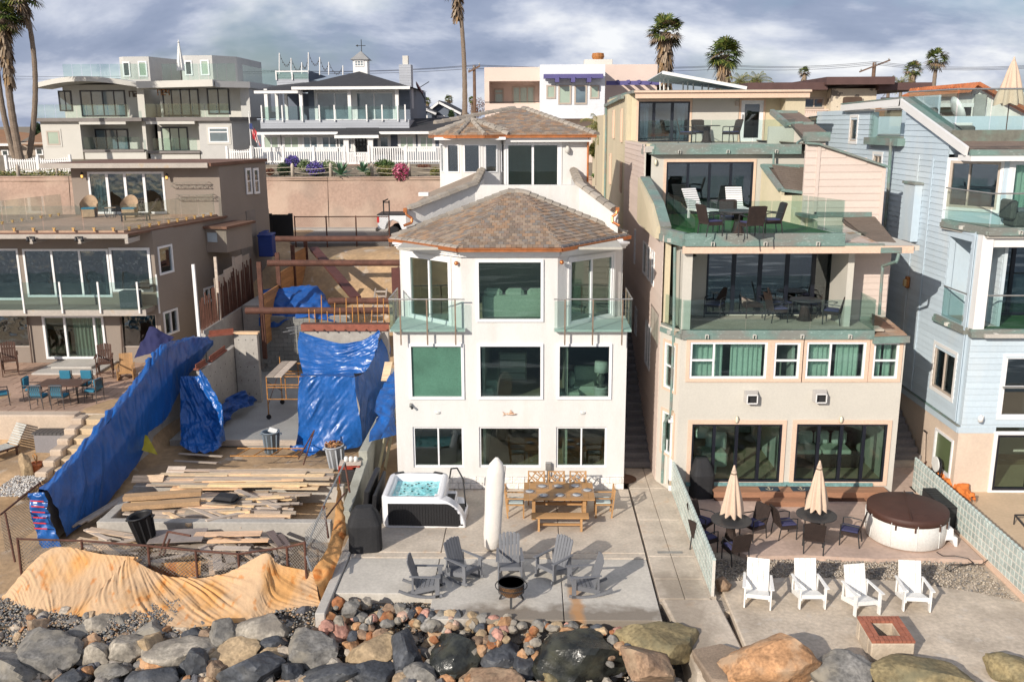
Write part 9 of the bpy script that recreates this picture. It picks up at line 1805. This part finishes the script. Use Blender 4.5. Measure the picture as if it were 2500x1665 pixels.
def bush(lb,r,x,y,Y,hw,hh,m,s=.1,n=900,nm='shrub',cat='shrub',m2=None):
    c=P(r,x,y,Y);k=Y/F/3.2;mb=MB();leafy(mb,c,hw*k,hw*k*.9,hh*k,n,s);o=thing(nm,lb,cat,(c.x,c.y,c.z-hh*k));build(mb,'foliage',m,o)
    if m2:mb=MB();leafy(mb,c+V(0,-.15,.12),hw*k*1.1,hw*k*1.05,hh*k*1.1,n*2,s);build(mb,'flowers',m2,o)
    build(MB().tube((c.x,c.y,c.z-hh*k*1.15),c,.05,6),'stem',dkwood,o)
Yg=64.5
for a in(('dark green shrub left of the violet flowers by the first bollard','a2',305,1350,Yg,55,50,dg),('violet flowering shrub beside the first bollard in front of the picket fence','a2',375,1305,Yg+.6,55,45,gg,.1,700,'shrub','shrub',vio),('rounded white and green flowering shrub left of centre','a2',470,1320,Yg+.4,62,45,wf),('second violet flowering shrub at the wall edge','a2',560,1360,Yg-.4,65,50,gg,.1,700,'shrub','shrub',vio),('white flowering shrub left of the second bollard','a2',650,1325,Yg+.3,75,42,wf),('bright green mounded shrub right of the brick steps','a2',1105,1310,Yg+.5,80,38,gg),('yellow brown low shrub below the bright green mound','a2',1115,1365,Yg-.5,70,42,yg),('pink flowering bush spilling over the retaining wall','a2',1240,1385,62.2,58,62,gg,.12,500,'shrub','shrub',pnk),('reddish low plants by the right end of the picket fence','a2',1420,1325,Yg+2,60,14,rd,.08,400),('grey green tuft next to the turret of the white house','a2',1510,1375,Yg,40,38,yg),('reddish succulent clump at the corner of the grey house roof','a2',190,1370,Yg-.6,40,28,rd,.1,400),('grey green plant beside the third bollard','a2',985,1375,Yg-.4,35,30,wf,.08,400),
          ('dark leafy tree behind the modern house and the palms','a1',320,1040,110,60,45,dg,.35,900,'tree','tree'),('bare reddish tree behind the utility pole','a2',1850,860,95,65,75,rd,.12,500,'tree','tree'),('dense shrub with yellow tipped succulent leaves behind the white house downpipe','a3',850,1195,60,75,65,yg,.13,1800,'tree','tree'),('dark leafy shrub low beside the small gabled house','a2',1640,930,92,20,45,dg,.2,500),('small green tuft on the ledge beyond the white house','a3',840,1400,60,40,14,gg,.1,300),('dark green bush on the far terrace seen through the railing','a4',1820,810,70,35,20,dg,.2,400)):bush(*a)
hd=MB()
for i in range(40):p=P('a1',i*14.5,1405,64);leafy(hd,p+V(0,rr.uniform(-1,1),rr.uniform(-.3,.1)),.7,.7,.4,90,.12)
build(hd,'ground_cover',yg,kind='stuff');hd=MB()
for i in range(60):p=P('a2',170+i*23,1400,63);leafy(hd,p+V(0,rr.uniform(0,2),-.15),.5,.6,.12,14,.08)
build(hd,'ground_cover',dg,kind='stuff')
c=P('a2',790,1395,62.3);o=thing('agave','large spiky green agave hanging over the retaining wall edge','agave',c);agm=mat('agave_leaf',(.10,.20,.11),.6,.15,3)
for k in range(2):
    cc=c+V(k*1.5-.3,.2,k*.2)
    for i in range(20):
        a=i*2.4;e=rad(5+(i%5)*17);d=V(math.cos(a)*math.cos(e),math.sin(a)*math.cos(e),math.sin(e)-.1);s=d.cross(V(0,0,1)).normalized()*.13;L_=1.1-k*.25;build(MB().add([cc-s*.6,cc+s*.6,cc+d*L_*.5+s,cc+d*L_*.5-s,cc+d*L_],[(0,1,2,3),(3,2,4)]),'leaf',agm,o)
pg=mat('palm_leaf_green',(.07,.11,.02),.6,.2,2,0,10,island=1,isl_cols=[(.05,.08,.015),(.10,.14,.025),(.16,.17,.04),(.03,.05,.012)]);pd_=mat('dead_palm_leaf',(.25,.18,.12),.9,.2,2,0,10,island=1,isl_cols=[(.22,.16,.11),(.32,.25,.18),(.14,.10,.07),(.26,.17,.09)]);ptk=mat('palm_trunk',(.22,.17,.13),.95,.25,6,.2,20,.8,12,stretch=(1,1,4))
def fan(mb,p0,d,L_,R_,nb=14):
    d=d.normalized();hub=p0+d*L_;s=d.cross(V(0,0,1));s=s.normalized()if s.length>.05 else V(1,0,0);n=s.cross(d);mb.add([p0-s*.02,p0+s*.02,hub+s*.02,hub-s*.02],[(0,1,2,3)]);tw=rr.uniform(-.5,.5);s2=s*math.cos(tw)+n*math.sin(tw)
    for k in range(nb):
        a=rad(-105+210*k/(nb-1));v=d*math.cos(a)+s2*math.sin(a);R2=R_*rr.uniform(.85,1.05);m1=hub+v*R2*.6;t=hub+v*R2-V(0,0,R_*.22);w_=v.cross(n).normalized()*R_*.075;mb.add([hub,m1-w_,t,m1+w_],[(0,1,2,3)])
def palm(lb,base,top,r0,r1_,cr_,skirt=1.0,nf=44,mid=None,sway=(0,0),dead=.25):
    o=thing('palm_tree',lb,'palm tree',base);b=Vector(base);t=Vector(top);H_=(t-b).length;mb=MB();K=26;n=10
    for j in range(K+1):
        f_=j/K;c=b.lerp(t,f_)+(Vector(mid)-(b+t)/2)*4*f_*(1-f_)if mid else b.lerp(t,f_);rr0=(r0+(r1_-r0)*f_**.6)*(1+(.10 if j%2 else 0));mb.v+=[(c.x+rr0*math.cos(6.283*k/n),c.y+rr0*math.sin(6.283*k/n),c.z)for k in range(n)]
    mb.f=[(j*n+k,j*n+(k+1)%n,(j+1)*n+(k+1)%n,(j+1)*n+k)for j in range(K)for k in range(n)];build(mb,'trunk',ptk,o);cr2=MB();dm=MB()
    for i in range(nf):
        a=rr.uniform(0,6.283);e=math.asin(max(-.75,min(1,1-1.7*(i+.5)/nf)));d=V(math.cos(a)*math.cos(e),math.sin(a)*math.cos(e),math.sin(e));fan(cr2 if rr.random()>dead*(1.6 if e<0 else .2)else dm,t,d,cr_*.5,cr_*.55)
    build(cr2,'crown',pg,o)
    for i in range(int(170*skirt)):
        a=rr.uniform(0,6.283);z0=rr.uniform(-.2,-1.5*skirt)*cr_;q_=V(math.cos(a),math.sin(a),0);p=t+V(0,0,z0)+q_*r1_;L_=rr.uniform(.5,.9)*cr_*.8;tip=p+q_*cr_*rr.uniform(.1,.35)*(1-.3*skirt*-z0/cr_/2)-V(0,0,L_);w_=V(-math.sin(a),math.cos(a),0)*.08*cr_;dm.add([p-w_,p+w_,tip+w_*.4,tip-w_*.4],[(0,1,2,3)])
    if dm.v:build(dm,'dead_fronds',pd_,o)
def pp_(r,x,y,Y):return tuple(P(r,x,y,Y))
palm('leaning palm with shaggy crown and long dead skirt, leftmost at the picture edge',pp_('a1',165,1290,70),pp_('a1',15,150,70),.30,.2,1.7,1.6,50,pp_('a1',75,760,70))
palm('second palm from the left with curved rough trunk',pp_('a1',225,1275,71),pp_('a1',175,-40,71),.22,.15,1.7,.6,44,pp_('a1',280,600,71))
palm('thin left palm trunk running up behind the leaning one',pp_('a1',130,1280,73),pp_('a1',-40,200,73),.24,.16,1.6,.8,40,pp_('a1',10,800,73))
palm('very tall thin palm trunk behind the white house with its crown above the picture',pp_('a2',1745,965,74),pp_('a2',1688,-120,74),.22,.13,1.5,.9,40,pp_('a2',1738,430,74))
palm('large full palm with thick dead skirt behind the white awning',(P('a3',1390,600,85).x,85,9),pp_('a3',1390,260,85),.5,.45,1.9,1.5,46)
palm('second large full palm right of the awning',(P('a3',1850,600,88).x,88,9),pp_('a3',1858,440,88),.5,.42,1.95,1.2,44)
for lb,r,x,y,Y,c_,s_ in(('small round palm left of the transformer pole','a4',535,580,150,1.15,.5),('shaggy palm right of the transformer pole','a4',1403,560,130,1.5,.9),('slim tall palm at the right with a wind blown crown','a4',1590,480,110,1.6,.1),('tiny far palm left over the gabled house','a2',1447,810,170,.95,.3),('tiny far palm right over the gabled house','a2',1618,795,170,1.0,.3),('tiny far palm beside the utility pole','a2',1805,800,180,.9,.2),('small palm seen behind the blue house deck railing','a4',1690,770,130,.7,.2)):
    t=P(r,x,y,Y);bx_=P(r,x-(50 if 'slim' in lb else 0),900,Y).x;palm(lb,(bx_,Y,9),tuple(t),.3,.2,c_,s_,26)
def feather(lb,r,x,y,Y,R_,nf=16,tr=0,m=None,z0=9):
    t=P(r,x,y,Y);o=thing('feather_palm',lb,'palm tree',(t.x,Y,z0));mb=MB()
    for i in range(nf):
        a=i*2.4;e=rad(75-(i*83%90));d=V(math.cos(a)*math.cos(e),math.sin(a)*math.cos(e),math.sin(e));pr=t
        for k in range(1,11):
            f_=k/10;p=t+d*R_*f_-V(0,0,R_*.55*f_*f_);mb.tube(pr,p,.02,3);s=d.cross(V(0,0,1)).normalized()
            for sg in(-1,1):
                for h_ in(0,.5):c0_=pr.lerp(p,h_);mb.add([c0_,c0_+(p-pr)*.25,c0_+s*sg*R_*.3*(1.1-f_*.7)+(p-pr)*.9-V(0,0,R_*.12)],[(0,1,2)])
            pr=p
    build(mb,'crown',m or gg,o);build(MB().tube((t.x,Y,z0),t,.22,8,.16),'trunk',ptk,o)
feather('feather leaved palm between the white house roof and the tan house','a3',865,1010,58,1.9,18,m=yg,z0=8)
for x,y,l in((1990,660,'left'),(2120,650,'right')):feather('yellowish feather palm top behind the flat brown roof, '+l+' one of two','a3',x,y,80,1.9,14,m=yg)
for x,y,l in((1210,670,'low clump left of'),(1310,665,'upright clump nearer to')):feather('yellow palm top, '+l+' the shaggy palm at right','a4',x,y,95,1.8,12,m=yg)
for i,(x0,x1,Y,h_)in enumerate(((-70,-55,140,3),(-30,-18,160,2.6),(4,20,150,2.8),(40,60,150,3))):o=thing('distant_house',('leftmost','second','third','rightmost')[i]+' of the low distant houses glimpsed near the horizon','house',(x0,Y,9));block(o,x0,x1,Y,Y+8,9,9+h_,cream_st);wallpoly(o,'roof',brn,[(x0-.5,Y-.5,9+h_),(x1+.5,Y-.5,9+h_),(x1+.5,Y+5,11+h_),(x0-.5,Y+5,11+h_)],.15)
